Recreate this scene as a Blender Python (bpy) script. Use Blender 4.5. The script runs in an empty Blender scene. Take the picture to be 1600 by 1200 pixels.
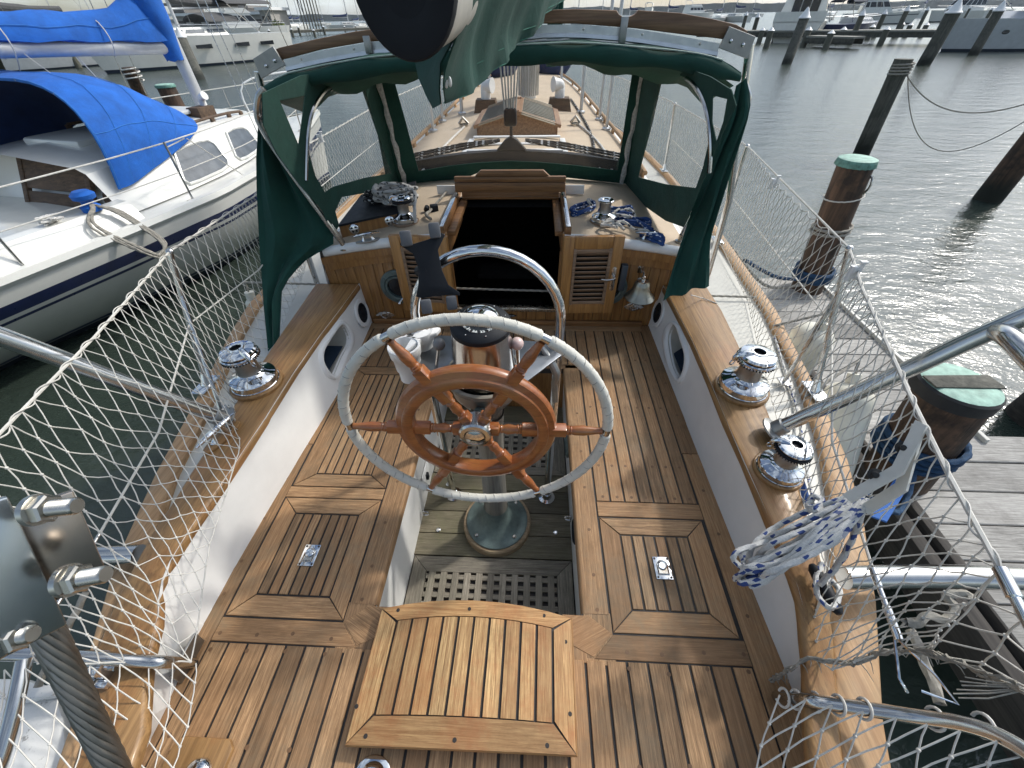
import bpy, bmesh, math, random
from mathutils import Vector, Matrix, noise
from mathutils.geometry import delaunay_2d_cdt
random.seed(7)
SC = bpy.context.scene
COL = SC.collection
PI = math.pi
V = Vector
# ------------------------------------------------------------------ camera model (phone wide lens, boat axis = +Y)
F = 620.0; CX = 0.17; WZ = -2.45
_up = -V((0.0225 * F, F, 575.0)); _up.normalize()
_vy = 25 - 0.0225 * 38
_f = V((38 / F, (_vy - 600) / F, 1.0)).normalized()
_r = _f.cross(_up)
_r = V((_f.y * _up.z - _f.z * _up.y, _f.z * _up.x - _f.x * _up.z, _f.x * _up.y - _f.y * _up.x))
CAM = V((CX, 0, 0))
def ray(u, v):
    d = V(((u - 800) / F, (v - 600) / F, 1.0))
    return V((_r.dot(d), _f.dot(d), _up.dot(d)))
def Z(u, v, z):
    d = ray(u, v); return CAM + d * (z / d.z)
def Y(u, v, y):
    d = ray(u, v); return CAM + d * (y / d.y)
def X(u, v, x):
    d = ray(u, v); return CAM + d * ((x - CX) / d.x)
def D(u, v, dist):
    return CAM + ray(u, v) * dist
def lerp(a, b, t): return a + (b - a) * t
def sm(t): return t * t * (3 - 2 * t)
def interp(xs, ys, x):
    if xs[0] > xs[-1]: xs = xs[::-1]; ys = ys[::-1]
    if x <= xs[0]: return ys[0]
    for i in range(len(xs) - 1):
        if x <= xs[i + 1]:
            t = (x - xs[i]) / (xs[i + 1] - xs[i]); return ys[i] + (ys[i + 1] - ys[i]) * t
    return ys[-1]
def resample(pts, n):
    pts = [V(p) for p in pts]
    L = [0]
    for a, b in zip(pts, pts[1:]): L.append(L[-1] + (b - a).length)
    out = []
    for i in range(n):
        s = L[-1] * i / (n - 1); k = 0
        while k < len(L) - 2 and s > L[k + 1]: k += 1
        t = (s - L[k]) / max(1e-9, L[k + 1] - L[k]); out.append(pts[k].lerp(pts[k + 1], t))
    return out
def spline(pts, sub=6, closed=False):
    pts = [V(p) for p in pts]; n = len(pts); out = []
    rng = range(n if closed else n - 1)
    for i in rng:
        if closed: p0, p1, p2, p3 = pts[(i - 1) % n], pts[i], pts[(i + 1) % n], pts[(i + 2) % n]
        else: p0, p1, p2, p3 = pts[max(i - 1, 0)], pts[i], pts[i + 1], pts[min(i + 2, n - 1)]
        for k in range(sub):
            t = k / sub; t2 = t * t; t3 = t2 * t
            out.append(0.5 * ((2 * p1) + (p2 - p0) * t + (2 * p0 - 5 * p1 + 4 * p2 - p3) * t2 + (3 * p1 - p0 - 3 * p2 + p3) * t3))
    if not closed: out.append(pts[-1])
    return out
# ------------------------------------------------------------------ mesh builder
class MB:
    def __init__(s):
        s.v = []; s.f = []; s.uv = []; s.tone = []; s.mi = []; s.cur = 0; s.ct = (0.5, 0.5)
    def vert(s, p): s.v.append(tuple(p)); return len(s.v) - 1
    def face(s, idx, uv=None, tone=None):
        s.f.append(tuple(idx)); s.uv.append(uv); s.tone.append(tone or s.ct); s.mi.append(s.cur)
    def poly(s, pts, uv=None, tone=None): s.face([s.vert(p) for p in pts], uv, tone)
    def grid(s, rows, closeu=False, closev=False, uvs=None, flip=False):
        n = len(rows); m = len(rows[0]); base = len(s.v)
        for r in rows:
            for p in r: s.v.append(tuple(p))
        for i in range(n if closeu else n - 1):
            for j in range(m if closev else m - 1):
                i2 = (i + 1) % n; j2 = (j + 1) % m
                q = [base + i * m + j, base + i * m + j2, base + i2 * m + j2, base + i2 * m + j]
                uv = None
                if uvs: uv = [uvs(i, j), uvs(i, j + 1), uvs(i + 1, j + 1), uvs(i + 1, j)]
                if flip: q = q[::-1]; uv = uv[::-1] if uv else None
                s.face(q, uv)
    def shell(s, rows, th):
        """a grid given a thickness along its normals"""
        n = len(rows); m = len(rows[0]); R = [[V(p) for p in r] for r in rows]; B = []
        for i in range(n):
            b = []
            for j in range(m):
                du = R[min(i + 1, n - 1)][j] - R[max(i - 1, 0)][j]; dv = R[i][min(j + 1, m - 1)] - R[i][max(j - 1, 0)]
                nn = du.cross(dv)
                if nn.length < 1e-12: nn = V((0, 0, 1))
                b.append(R[i][j] + nn.normalized() * th)
            B.append(b)
        s.grid(R); s.grid(B, flip=True)
        def edge(a, b): s.grid([a, b])
        s.grid([R[0], B[0]], flip=True); s.grid([R[-1], B[-1]])
        s.grid([[r[0] for r in R], [b[0] for b in B]]); s.grid([[r[-1] for r in R], [b[-1] for b in B]], flip=True)
    def tube(s, pts, r, seg=8, closed=False, cap=True, up=None, twist=0):
        pts = [V(p) for p in pts]; n = len(pts)
        if n < 2: return
        rr = r if isinstance(r, (list, tuple)) else [r] * n
        T = []
        for i in range(n):
            if closed: t = pts[(i + 1) % n] - pts[(i - 1) % n]
            else: t = pts[min(i + 1, n - 1)] - pts[max(i - 1, 0)]
            if t.length < 1e-9: t = V((0, 0, 1))
            T.append(t.normalized())
        ref = V(up) if up else (V((0, 0, 1)) if abs(T[0].z) < 0.9 else V((1, 0, 0)))
        N = (ref - T[0] * ref.dot(T[0])).normalized(); rows = []
        for i in range(n):
            N = N - T[i] * N.dot(T[i])
            if N.length < 1e-6: N = T[i].orthogonal()
            N.normalize(); B = T[i].cross(N); row = []
            for k in range(seg):
                a = 2 * PI * k / seg + twist * i
                row.append(pts[i] + (N * math.cos(a) + B * math.sin(a)) * rr[i])
            rows.append(row)
        b0 = len(s.v); s.grid(rows, closeu=closed, closev=True)
        if cap and not closed:
            s.face([b0 + k for k in range(seg)][::-1]); s.face([b0 + (n - 1) * seg + k for k in range(seg)])
    def rope(s, pts, r, pitch=None, amp=0.35, seg=8):
        """laid rope look: a tube whose section is a rotating three-lobe shape"""
        pts = [V(p) for p in pts]
        L = sum((b - a).length for a, b in zip(pts, pts[1:])); pitch = pitch or r * 7
        n = max(len(pts), min(400, int(L / (r * 1.6)) + 2)); P = resample(pts, n)
        T = [(P[min(i + 1, n - 1)] - P[max(i - 1, 0)]).normalized() for i in range(n)]
        N = T[0].orthogonal().normalized(); rows = []; acc = 0
        for i in range(n):
            if i: acc += (P[i] - P[i - 1]).length
            N = (N - T[i] * N.dot(T[i])); N = N.normalized() if N.length > 1e-6 else T[i].orthogonal().normalized()
            B = T[i].cross(N); row = []
            for k in range(seg):
                a = 2 * PI * k / seg; rad = r * (1 + amp * 0.5 * math.cos(3 * a - acc / pitch * 2 * PI) )
                row.append(P[i] + (N * math.cos(a) + B * math.sin(a)) * rad)
            rows.append(row)
        acc2 = [0]
        for a, b in zip(P, P[1:]): acc2.append(acc2[-1] + (b - a).length)
        s.grid(rows, closev=True, uvs=lambda i, j: (acc2[min(i, n - 1)], j / seg))
    def lathe(s, prof, M=None, seg=24, a0=0, a1=2 * PI, cap=False):
        M = M or Matrix(); full = abs(a1 - a0 - 2 * PI) < 1e-6; rows = []
        for (r, z) in prof:
            rows.append([M @ V((r * math.cos(a0 + (a1 - a0) * k / (seg if full else seg - 1)), r * math.sin(a0 + (a1 - a0) * k / (seg if full else seg - 1)), z)) for k in range(seg)])
        s.grid(rows, closev=full, flip=True)
    def box(s, c, size, M=None, bev=0.0):
        bm = bmesh.new(); bmesh.ops.create_cube(bm, size=1.0)
        for v in bm.verts: v.co = V((v.co.x * size[0], v.co.y * size[1], v.co.z * size[2]))
        if bev: bmesh.ops.bevel(bm, geom=bm.edges[:], offset=bev, segments=2, affect='EDGES', profile=0.5)
        T = Matrix.Translation(V(c)) @ (M.to_4x4() if M else Matrix())
        s.bm(bm, T); bm.free()
    def bm(s, bm, T=None):
        base = len(s.v); bm.verts.index_update()
        for v in bm.verts: s.v.append(tuple((T @ v.co) if T else v.co))
        for f in bm.faces: s.face([base + v.index for v in f.verts])
    def prism(s, poly, z0, z1, M=None, bev=0.0):
        """polygon in xy extruded z0..z1, mapped by M"""
        bm = bmesh.new(); vs = [bm.verts.new((p[0], p[1], z0)) for p in poly]; f = bm.faces.new(vs)
        ex = bmesh.ops.extrude_face_region(bm, geom=[f])
        for e in ex['geom']:
            if isinstance(e, bmesh.types.BMVert): e.co.z = z1
        bmesh.ops.recalc_face_normals(bm, faces=bm.faces)
        if bev:
            bmesh.ops.bevel(bm, geom=bm.edges[:], offset=bev, segments=2, affect='EDGES', profile=0.5)
        s.bm(bm, M); bm.free()
    def sphere(s, c, r, seg=12, sc=(1, 1, 1), M=None):
        bm = bmesh.new(); bmesh.ops.create_uvsphere(bm, u_segments=seg, v_segments=max(6, seg * 2 // 3), radius=r)
        for v in bm.verts: v.co = V((v.co.x * sc[0], v.co.y * sc[1], v.co.z * sc[2]))
        s.bm(bm, Matrix.Translation(V(c)) @ (M.to_4x4() if M else Matrix())); bm.free()
    def plank(s, poly, ztop, along, th=0.012, ch=0.0015, zf=None, uo=None):
        """one wooden strip: polygon (xy), chamfered top, grain along a direction; its own tone"""
        tone = (random.random(), random.random()); a = V(along).normalized() if not isinstance(along, (int, float)) else V((math.cos(along), math.sin(along), 0))
        a = V((a.x, a.y)); b = V((-a.y, a.x)); off = V((random.uniform(0, 40), random.uniform(0, 40)))
        P = [V((p[0], p[1])) for p in poly]
        ar = sum(P[i].x * P[(i + 1) % len(P)].y - P[(i + 1) % len(P)].x * P[i].y for i in range(len(P)))
        if ar < 0: P = P[::-1]
        n = len(P); ins = []
        for i in range(n):
            e1 = (P[i] - P[i - 1]).normalized(); e2 = (P[(i + 1) % n] - P[i]).normalized()
            n1 = V((-e1.y, e1.x)); n2 = V((-e2.y, e2.x)); bis = n1 + n2
            bis = bis / max(0.3, bis.dot(n1)) if bis.length > 1e-6 else n1
            ins.append(P[i] + bis * ch)
        zt = (lambda q: ztop) if zf is None else zf
        uv = lambda q: (q.dot(a) + off.x, q.dot(b) + off.y)
        s.poly([(q.x, q.y, zt(q)) for q in ins], [uv(q) for q in ins], tone)
        for i in range(n):
            j = (i + 1) % n
            s.poly([(P[i].x, P[i].y, zt(P[i]) - ch), (P[j].x, P[j].y, zt(P[j]) - ch), (ins[j].x, ins[j].y, zt(ins[j])), (ins[i].x, ins[i].y, zt(ins[i]))], [uv(P[i]), uv(P[j]), uv(ins[j]), uv(ins[i])], tone)
            s.poly([(P[i].x, P[i].y, zt(P[i]) - th), (P[j].x, P[j].y, zt(P[j]) - th), (P[j].x, P[j].y, zt(P[j]) - ch), (P[i].x, P[i].y, zt(P[i]) - ch)], [uv(P[i]), uv(P[j]), uv(P[j]), uv(P[i])], tone)
    def build(s, name, mats, parent=None, smooth=35, merge=False):
        me = bpy.data.meshes.new(name); me.from_pydata(s.v, [], s.f)
        if not isinstance(mats, (list, tuple)): mats = [mats]
        for m in mats: me.materials.append(m)
        me.polygons.foreach_set('material_index', s.mi)
        if any(u is not None for u in s.uv):
            me.uv_layers.new(name='UVMap'); me.attributes.new('tone', 'FLOAT_COLOR', 'CORNER'); ul = me.uv_layers['UVMap']; ca = me.attributes['tone']
            for p, u, t in zip(me.polygons, s.uv, s.tone):
                for k, li in enumerate(p.loop_indices):
                    if u is not None: ul.data[li].uv = u[k]
                    ca.data[li].color = (t[0], t[1], 0, 1)
        me.validate()
        if merge:
            bm = bmesh.new(); bm.from_mesh(me); bmesh.ops.remove_doubles(bm, verts=bm.verts, dist=1e-5); bmesh.ops.recalc_face_normals(bm, faces=bm.faces); bm.to_mesh(me); bm.free()
        if smooth:
            me.polygons.foreach_set('use_smooth', [True] * len(me.polygons)); me.set_sharp_from_angle(angle=math.radians(smooth))
        o = bpy.data.objects.new(name, me); COL.objects.link(o)
        if parent: 
            o.parent = parent; o.matrix_parent_inverse = parent.matrix_world.inverted() if False else Matrix.Translation(-parent.location)
        return o
def tag(o, label, cat, group=None, kind=None):
    o['label'] = label
    if cat: o['category'] = cat
    if group: o['group'] = group
    if kind: o['kind'] = kind
    return o
def empty(name, loc, label, cat, group=None):
    o = bpy.data.objects.new(name, None); COL.objects.link(o); o.location = V(loc); o.empty_display_size = 0.05
    return tag(o, label, cat, group)
def struct(o): o['kind'] = 'structure'; return o
def copy_tree(src, loc, label=None, rotz=None, scale=None):
    r = src.copy(); COL.objects.link(r); r.location = V(loc)
    if rotz is not None: r.rotation_euler = (0, 0, rotz)
    if scale is not None: r.scale = scale if not isinstance(scale, (int, float)) else (scale,) * 3
    if label: r['label'] = label
    for ch in list(src.children):
        c = ch.copy(); COL.objects.link(c); c.parent = r; c.matrix_parent_inverse = ch.matrix_parent_inverse.copy()
        for g in list(ch.children):
            d = g.copy(); COL.objects.link(d); d.parent = c; d.matrix_parent_inverse = g.matrix_parent_inverse.copy()
    return r
def frame_m(o, zdir, xdir=None):
    """matrix with local z along zdir, origin o"""
    z = V(zdir).normalized(); x = V(xdir) if xdir else (V((1, 0, 0)) if abs(z.x) < 0.9 else V((0, 1, 0)))
    x = (x - z * x.dot(z)).normalized(); y = z.cross(x)
    return Matrix(((x.x, y.x, z.x, o[0]), (x.y, y.y, z.y, o[1]), (x.z, y.z, z.z, o[2]), (0, 0, 0, 1)))
def rot(ax, deg): return Matrix.Rotation(math.radians(deg), 4, ax)
# ------------------------------------------------------------------ materials
class NT:
    def __init__(s, name):
        s.m = bpy.data.materials.new(name); s.m.use_nodes = True; s.t = s.m.node_tree; s.t.nodes.clear()
        s.out = s.n('ShaderNodeOutputMaterial'); s.b = s.n('ShaderNodeBsdfPrincipled'); s.l(s.b.outputs[0], s.out.inputs[0])
    def n(s, t, **k):
        x = s.t.nodes.new(t)
        for a, b in k.items():
            if a.startswith('i_'): x.inputs[a[2:].replace('_', ' ')].default_value = b
            else: setattr(x, a, b)
        return x
    def l(s, a, b): s.t.links.new(a, b)
    def set(s, **k):
        for a, b in k.items():
            i = s.b.inputs[a.replace('_', ' ')]; i.default_value = b
        return s
    def coord(s, kind='Object', scale=(1, 1, 1), rot=(0, 0, 0)):
        c = s.n('ShaderNodeTexCoord'); m = s.n('ShaderNodeMapping'); m.inputs['Scale'].default_value = scale; m.inputs['Rotation'].default_value = rot
        s.l(c.outputs[kind], m.inputs[0]); return m.outputs[0]
    def noise(s, vec, scale, detail=3, rough=0.6, dist=0.0):
        x = s.n('ShaderNodeTexNoise'); x.inputs['Scale'].default_value = scale; x.inputs['Detail'].default_value = detail
        x.inputs['Roughness'].default_value = rough; x.inputs['Distortion'].default_value = dist
        if vec is not None: s.l(vec, x.inputs['Vector'])
        return x.outputs['Fac']
    def ramp(s, fac, stops, interp='LINEAR'):
        r = s.n('ShaderNodeValToRGB'); e = r.color_ramp.elements; r.color_ramp.interpolation = interp
        while len(e) < len(stops): e.new(0.5)
        for i, (p, c) in enumerate(stops):
            e[i].position = p; e[i].color = (c[0], c[1], c[2], 1) if not isinstance(c, (int, float)) else (c, c, c, 1)
        s.l(fac, r.inputs[0]); return r.outputs[0]
    def mix(s, fac, a, b, mode='MIX'):
        x = s.n('ShaderNodeMix', data_type='RGBA', blend_type=mode)
        for k, v in ((0, fac), (6, a), (7, b)):
            if isinstance(v, (int, float)): x.inputs[k].default_value = v
            elif isinstance(v, tuple): x.inputs[k].default_value = (v[0], v[1], v[2], 1)
            else: s.l(v, x.inputs[k])
        return x.outputs[2]
    def math(s, op, a, b=None, c=None):
        x = s.n('ShaderNodeMath', operation=op)
        for k, v in enumerate((a, b, c)):
            if v is None: continue
            if isinstance(v, (int, float)): x.inputs[k].default_value = v
            else: s.l(v, x.inputs[k])
        return x.outputs[0]
    def bump(s, h, strength=0.3, dist=0.01):
        x = s.n('ShaderNodeBump'); x.inputs['Strength'].default_value = strength; x.inputs['Distance'].default_value = dist
        s.l(h, x.inputs['Height']); s.l(x.outputs[0], s.b.inputs['Normal']); return x
    def base(s, c): s.l(c, s.b.inputs['Base Color']); return s
    def rough(s, c): s.l(c, s.b.inputs['Roughness']); return s
def plain(name, col, rough=0.5, metal=0.0, var=0.12, scale=8.0, bump=0.0, bscale=60, coat=0.0, **k):
    t = NT(name); v = t.coord('Object')
    f = t.noise(v, scale, 4, 0.65)
    lo = tuple(max(0, c * (1 - var)) for c in col); hi = tuple(min(1, c * (1 + var)) for c in col)
    t.base(t.ramp(f, [(0.3, lo), (0.7, hi)])); t.set(Metallic=metal, Roughness=rough)
    g = t.noise(v, scale * 2.7, 3); t.rough(t.math('MULTIPLY_ADD', g, rough * 0.5, rough * 0.75))
    if coat: t.set(Coat_Weight=coat, Coat_Roughness=0.08)
    if bump: t.bump(t.noise(v, bscale, 3), bump, 0.004)
    t.set(**k); return t.m
def teak_uv(name, dark, light, red, rough=0.62, patch=(0.30, 0.28, 0.25), pk=0.35):
    """weathered deck teak; grain along U in metres, tone of each plank from the mesh"""
    t = NT(name); uv = t.coord('UV', (1, 1, 1)); st = t.coord('UV', (5, 120, 1)); st2 = t.coord('UV', (14, 420, 1)); ob = t.coord('Object')
    a = t.n('ShaderNodeAttribute', attribute_name='tone'); sp = t.n('ShaderNodeSeparateColor'); t.l(a.outputs['Color'], sp.inputs[0])
    g = t.noise(st, 1.0, 6, 0.68, 0.5); g2 = t.noise(st2, 1.0, 4, 0.75); g3 = t.noise(t.coord('UV', (9, 210, 1)), 1.0, 4, 0.7, 0.3)
    col = t.ramp(g, [(0.33, dark), (0.66, light)])
    col = t.mix(t.math('MULTIPLY', t.ramp(g2, [(0.48, 0.0), (0.68, 1.0)]), 0.65), col, tuple(c * 0.4 for c in dark))
    col = t.mix(t.math('MULTIPLY', t.ramp(g3, [(0.54, 0.0), (0.66, 1.0)]), 0.55), col, tuple(min(1, c * 1.45) for c in light))
    col = t.mix(t.math('MULTIPLY', sp.outputs[1], 0.5), col, red)
    bl = t.noise(ob, 4.2, 6, 0.75); col = t.mix(t.math('MULTIPLY', t.ramp(bl, [(0.48, 0.0), (0.68, 1.0)]), pk), col, patch)
    bl2 = t.noise(ob, 9.0, 4, 0.7); col = t.mix(t.math('MULTIPLY', t.ramp(bl2, [(0.55, 0.0), (0.75, 1.0)]), 0.3), col, tuple(c * 0.5 for c in dark))
    hs = t.n('ShaderNodeHueSaturation'); t.l(col, hs.inputs['Color']); t.l(t.math('MULTIPLY_ADD', sp.outputs[0], 0.6, 0.72), hs.inputs['Value'])
    t.base(hs.outputs[0]); t.set(Roughness=rough); t.rough(t.math('MULTIPLY_ADD', bl2, 0.3, rough - 0.15))
    t.bump(t.math('ADD', g, t.math('MULTIPLY', g2, 0.8)), 0.35, 0.003); return t.m
def wood(name, dark, light, axis=1, scale=1.0, rough=0.5, coat=0.0, spots=None, sk=0.4, bump=0.25, wet=False):
    t = NT(name); s = [70 * scale] * 3; s[axis] = 4.0 * scale
    v = t.coord('Object', tuple(s)); ob = t.coord('Object'); s2 = [240 * scale] * 3; s2[axis] = 9 * scale; v2 = t.coord('Object', tuple(s2))
    g = t.noise(v, 1.0, 5, 0.62, 0.6); g2 = t.noise(v2, 1, 3)
    col = t.ramp(g, [(0.3, dark), (0.7, light)])
    col = t.mix(t.math('MULTIPLY', t.ramp(g2, [(0.52, 0.0), (0.72, 1.0)]), 0.5), col, tuple(c * 0.45 for c in dark))
    if spots:
        b = t.noise(ob, 4.5, 5, 0.7); col = t.mix(t.math('MULTIPLY', t.ramp(b, [(0.5, 0.0), (0.62, 1.0)]), sk), col, spots)
    if wet:   # tide band: dark, weedy timber above the water line
        sx = t.n('ShaderNodeSeparateXYZ'); t.l(ob, sx.inputs[0]); z = t.math('ADD', sx.outputs[2], t.math('MULTIPLY', t.noise(ob, 6, 4), .35)); col = t.mix(t.ramp(t.math('MULTIPLY_ADD', z, 1.0, -WZ - .05), [(.30, 1.0), (.62, 0.0)]), col, (.011, .013, .008))
    t.base(col); t.set(Roughness=rough)
    if coat: t.set(Coat_Weight=coat, Coat_Roughness=0.12)
    t.bump(t.math('ADD', g, g2), bump, 0.003); return t.m
def metal(name, col=(0.62, 0.62, 0.6), rough=0.18, streak=0.0, rust=0.0):
    t = NT(name); v = t.coord('Object'); f = t.noise(v, 14, 4, 0.7)
    c = t.ramp(f, [(0.3, tuple(x * 0.85 for x in col)), (0.7, col)])
    if rust:
        c = t.mix(t.math('MULTIPLY', t.ramp(t.noise(v, 30, 5, 0.75), [(0.52, 0.0), (0.7, 1.0)]), rust), c, (0.28, 0.17, 0.07))
    t.base(c); t.set(Metallic=1.0, Roughness=rough); t.rough(t.math('MULTIPLY_ADD', t.noise(v, 40, 4), rough * 1.2, rough * 0.45)); return t.m
def fabric(name, col, weave=900, fold=7, rough=0.85, var=0.2, trans=0.0):
    t = NT(name); v = t.coord('Object'); f = t.noise(v, fold, 4, 0.6)
    c = t.ramp(f, [(0.3, tuple(x * (1 - var) for x in col)), (0.7, tuple(x * (1 + var) for x in col))])
    fd = t.noise(v, 2.2, 5, 0.7); c = t.mix(t.math('MULTIPLY', t.ramp(fd, [(0.5, 0.0), (0.7, 1.0)]), 0.25), c, tuple(min(1, x * 1.35 + 0.004) for x in col))
    t.base(c); t.set(Roughness=rough, Sheen_Weight=0.04, Sheen_Roughness=0.5)
    t.bump(t.math('ADD', t.math('MULTIPLY', t.noise(v, weave, 1), 0.25), t.noise(v, fold * 2.2, 4, 0.55, 0.8)), 0.4, 0.012)
    return t.m
def fleck_rope(name, base, fleck, scale=1.0, cover=0.80):
    """braided line: light cover with flecks in a second colour, following the rope"""
    t = NT(name); v = t.coord('UV', (62 * scale, 5, 1), (0, 0, .35)); x = t.n('ShaderNodeTexVoronoi', feature='F1'); x.inputs['Scale'].default_value = 1.0; x.inputs['Randomness'].default_value = 0.45
    t.l(v, x.inputs['Vector']); sp = t.n('ShaderNodeSeparateColor'); t.l(x.outputs['Color'], sp.inputs[0])
    k = t.ramp(sp.outputs[0], [(cover, 0.0), (cover + 0.02, 1.0)]); v2 = t.coord('UV', (420 * scale, 6, 1)); nn = t.noise(v2, 1, 2)
    c = t.mix(k, t.ramp(nn, [(0.3, tuple(q * 0.7 for q in base)), (0.7, base)]), fleck)
    t.base(c); t.set(Roughness=0.8); t.bump(nn, 0.5, 0.002); return t.m
M = {}
M['teak'] = teak_uv('deck_teak', (0.155, 0.086, 0.038), (0.43, 0.264, 0.135), (0.32, 0.16, 0.064), 0.66, (0.20, 0.155, 0.095), 0.6)
M['teak_seat'] = teak_uv('helm_seat_teak', (0.20, 0.105, 0.038), (0.58, 0.39, 0.18), (0.42, 0.19, 0.06), 0.62, (0.37, 0.12, 0.034), 0.6)
M['teak_grey'] = teak_uv('sole_teak_grey', (0.14, 0.12, 0.092), (0.37, 0.33, 0.265), (0.27, 0.24, 0.19), 0.8, (0.13, 0.13, 0.085), 0.4)
M['sole'] = teak_uv('sole_boards', (0.095, 0.08, 0.052), (0.25, 0.215, 0.15), (0.16, 0.14, 0.08), 0.7, (0.10, 0.105, 0.045), 0.55)
M['bluerope'] = plain('teal_blue_rope', (0.010, 0.045, 0.105), 0.85, 0, 0.35, 60, 0.6, 260)
M['paleline'] = plain('pale_line', (0.46, 0.44, 0.40), 0.85, 0, 0.2, 40)
M['caulk'] = plain('black_caulk', (0.022, 0.018, 0.016), 0.6)
M['cap'] = wood('coaming_teak', (0.19, 0.10, 0.036), (0.38, 0.22, 0.088), 1, 0.8, 0.5, 0.1, (0.34, 0.13, 0.04), 0.3)
M['toe'] = wood('toe_rail_teak', (0.30, 0.165, 0.075), (0.54, 0.345, 0.18), 1, 0.7, 0.6, 0.0, (0.25, 0.2, 0.13), 0.3)
M['wheelwood'] = wood('varnished_mahogany', (0.21, 0.062, 0.018), (0.38, 0.125, 0.036), 0, 0.7, 0.3, 0.55, (0.36, 0.19, 0.05), 0.30, 0.1)
M['bulkwood'] = wood('varnished_bulkhead', (0.2, 0.09, 0.028), (0.4, 0.2, 0.065), 2, 0.7, 0.35, 0.4)
M['doorwood'] = wood('door_teak', (0.28, 0.13, 0.04), (0.5, 0.26, 0.085), 2, 0.7, 0.35, 0.35)
M['gallwood'] = wood('gallows_oak', (0.13, 0.065, 0.032), (0.27, 0.155, 0.08), 0, 0.8, 0.55)
M['hatchwood'] = wood('hatch_teak', (0.15, 0.07, 0.026), (0.34, 0.17, 0.065), 0, 0.7, 0.5, 0.1)
M['louvre'] = wood('louvre_teak', (0.16, 0.10, 0.06), (0.33, 0.22, 0.14), 0, 0.8, 0.6)
M['gel'] = plain('white_gelcoat', (0.80, 0.80, 0.785), 0.38, 0, 0.05, 5, 0.05, 90)
M['gelside'] = plain('deck_gelcoat', (0.56, 0.55, 0.50), 0.5, 0, 0.08, 4, 0.05, 90)
M['cream'] = plain('cream_paint', (0.66, 0.6, 0.44), 0.5, 0, 0.12, 6)
M['nonskid'] = plain('beige_nonskid', (0.56, 0.45, 0.33), 0.85, 0, 0.1, 3, 0.6, 220)
M['chrome'] = metal('chrome', (0.74, 0.75, 0.76), 0.06)
M['steel'] = metal('stainless_steel', (0.58, 0.57, 0.55), 0.18)
M['steelold'] = metal('stained_steel', (0.55, 0.53, 0.48), 0.26, 0, 0.75)
M['alu'] = metal('brushed_aluminium', (0.62, 0.64, 0.66), 0.42)
M['galv'] = metal('dull_plate', (0.36, 0.36, 0.35), 0.42)
M['slate'] = metal('control_plate_metal', (0.20, 0.215, 0.235), 0.35)
M['drum'] = metal('winch_drum', (0.36, 0.35, 0.34), 0.4)
M['bronze'] = plain('green_bronze', (0.115, 0.155, 0.148), 0.5, 0.3, 0.35, 14, 0.3, 60)
M['bell'] = metal('bell_bronze', (0.34, 0.33, 0.28), 0.34)
M['black'] = plain('black_plastic', (0.008, 0.010, 0.014), 0.6, Specular_IOR_Level=0.3)
M['rubber'] = plain('black_rubber', (0.02, 0.02, 0.02), 0.7)
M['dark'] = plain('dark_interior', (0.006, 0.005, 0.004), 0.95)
M['green'] = fabric('green_canvas', (0.004, 0.052, 0.038))
M['blue'] = fabric('blue_canvas', (0.005, 0.105, 0.44))
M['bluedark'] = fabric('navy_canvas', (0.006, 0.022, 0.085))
M['whiteplastic'] = plain('white_plastic', (0.75, 0.75, 0.74), 0.4, 0, 0.04)
M['zip'] = plain('zip_tape', (0.58, 0.59, 0.58), 0.7, 0, 0.3, 60, 0.4, 120)
M['net'] = plain('net_cord', (0.60, 0.58, 0.53), 0.8, 0, 0.15, 30)
M['ropew'] = plain('white_rope', (0.62, 0.6, 0.56), 0.8, 0, 0.2, 40, 0.5, 300)
M['wrap'] = plain('wheel_whipping', (0.64, 0.62, 0.55), 0.75, 0, 0.12, 12, 0.4, 250)
M['fleck'] = fleck_rope('blue_fleck_line', (0.62, 0.62, 0.6), (0.03, 0.06, 0.20))
M['bluefleck'] = fleck_rope('blue_line', (0.02, 0.07, 0.24), (0.55, 0.6, 0.7), 1.0, 0.9)
M['bwfleck'] = fleck_rope('black_fleck_line', (0.02, 0.02, 0.022), (0.6, 0.6, 0.6), 1.0, 0.84)
M['greyrope'] = plain('grey_rope', (0.30, 0.28, 0.24), 0.85, 0, 0.25, 50, 0.5, 300)
M['dockwood'] = teak_uv('dock_boards', (0.16, 0.152, 0.14), (0.46, 0.445, 0.415), (0.32, 0.31, 0.29), 0.85, (0.1, 0.09, 0.08), 0.4)
M['dockdark'] = wood('dock_timber', (0.025, 0.022, 0.02), (0.085, 0.075, 0.065), 1, 0.5, 0.85)
M['pile'] = wood('piling_timber', (0.024, 0.015, 0.010), (0.15, 0.085, 0.05), 2, 0.35, 0.8, 0, (0.016, 0.013, 0.010), 0.75, 0.9, wet=True)
M['pilegrey'] = wood('grey_piling_timber', (0.045, 0.045, 0.036), (0.14, 0.135, 0.11), 2, 0.35, 0.85, 0, (0.03, 0.035, 0.025), 0.5, 0.8, wet=True)
M['patina'] = plain('copper_patina', (0.29, 0.46, 0.38), 0.7, 0, 0.3, 18, 0.4, 60)
M['patinadark'] = plain('copper_patina_edge', (0.11, 0.24, 0.20), 0.7, 0, 0.5, 25, 0.4, 60)
M['fender'] = plain('old_fender_vinyl', (0.68, 0.66, 0.56), 0.5, 0, 0.1, 5)
M['hullwhite'] = plain('topside_gelcoat', (0.72, 0.71, 0.66), 0.22, 0, 0.05, 2, coat=0.3)
M['navy'] = plain('navy_stripe', (0.006, 0.016, 0.075), 0.3)
M['antifoul'] = plain('blue_antifoul', (0.008, 0.018, 0.035), 0.7)
M['greypaint'] = plain('pale_grey_gelcoat', (0.5, 0.52, 0.53), 0.5, 0, 0.08, 3)
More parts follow.
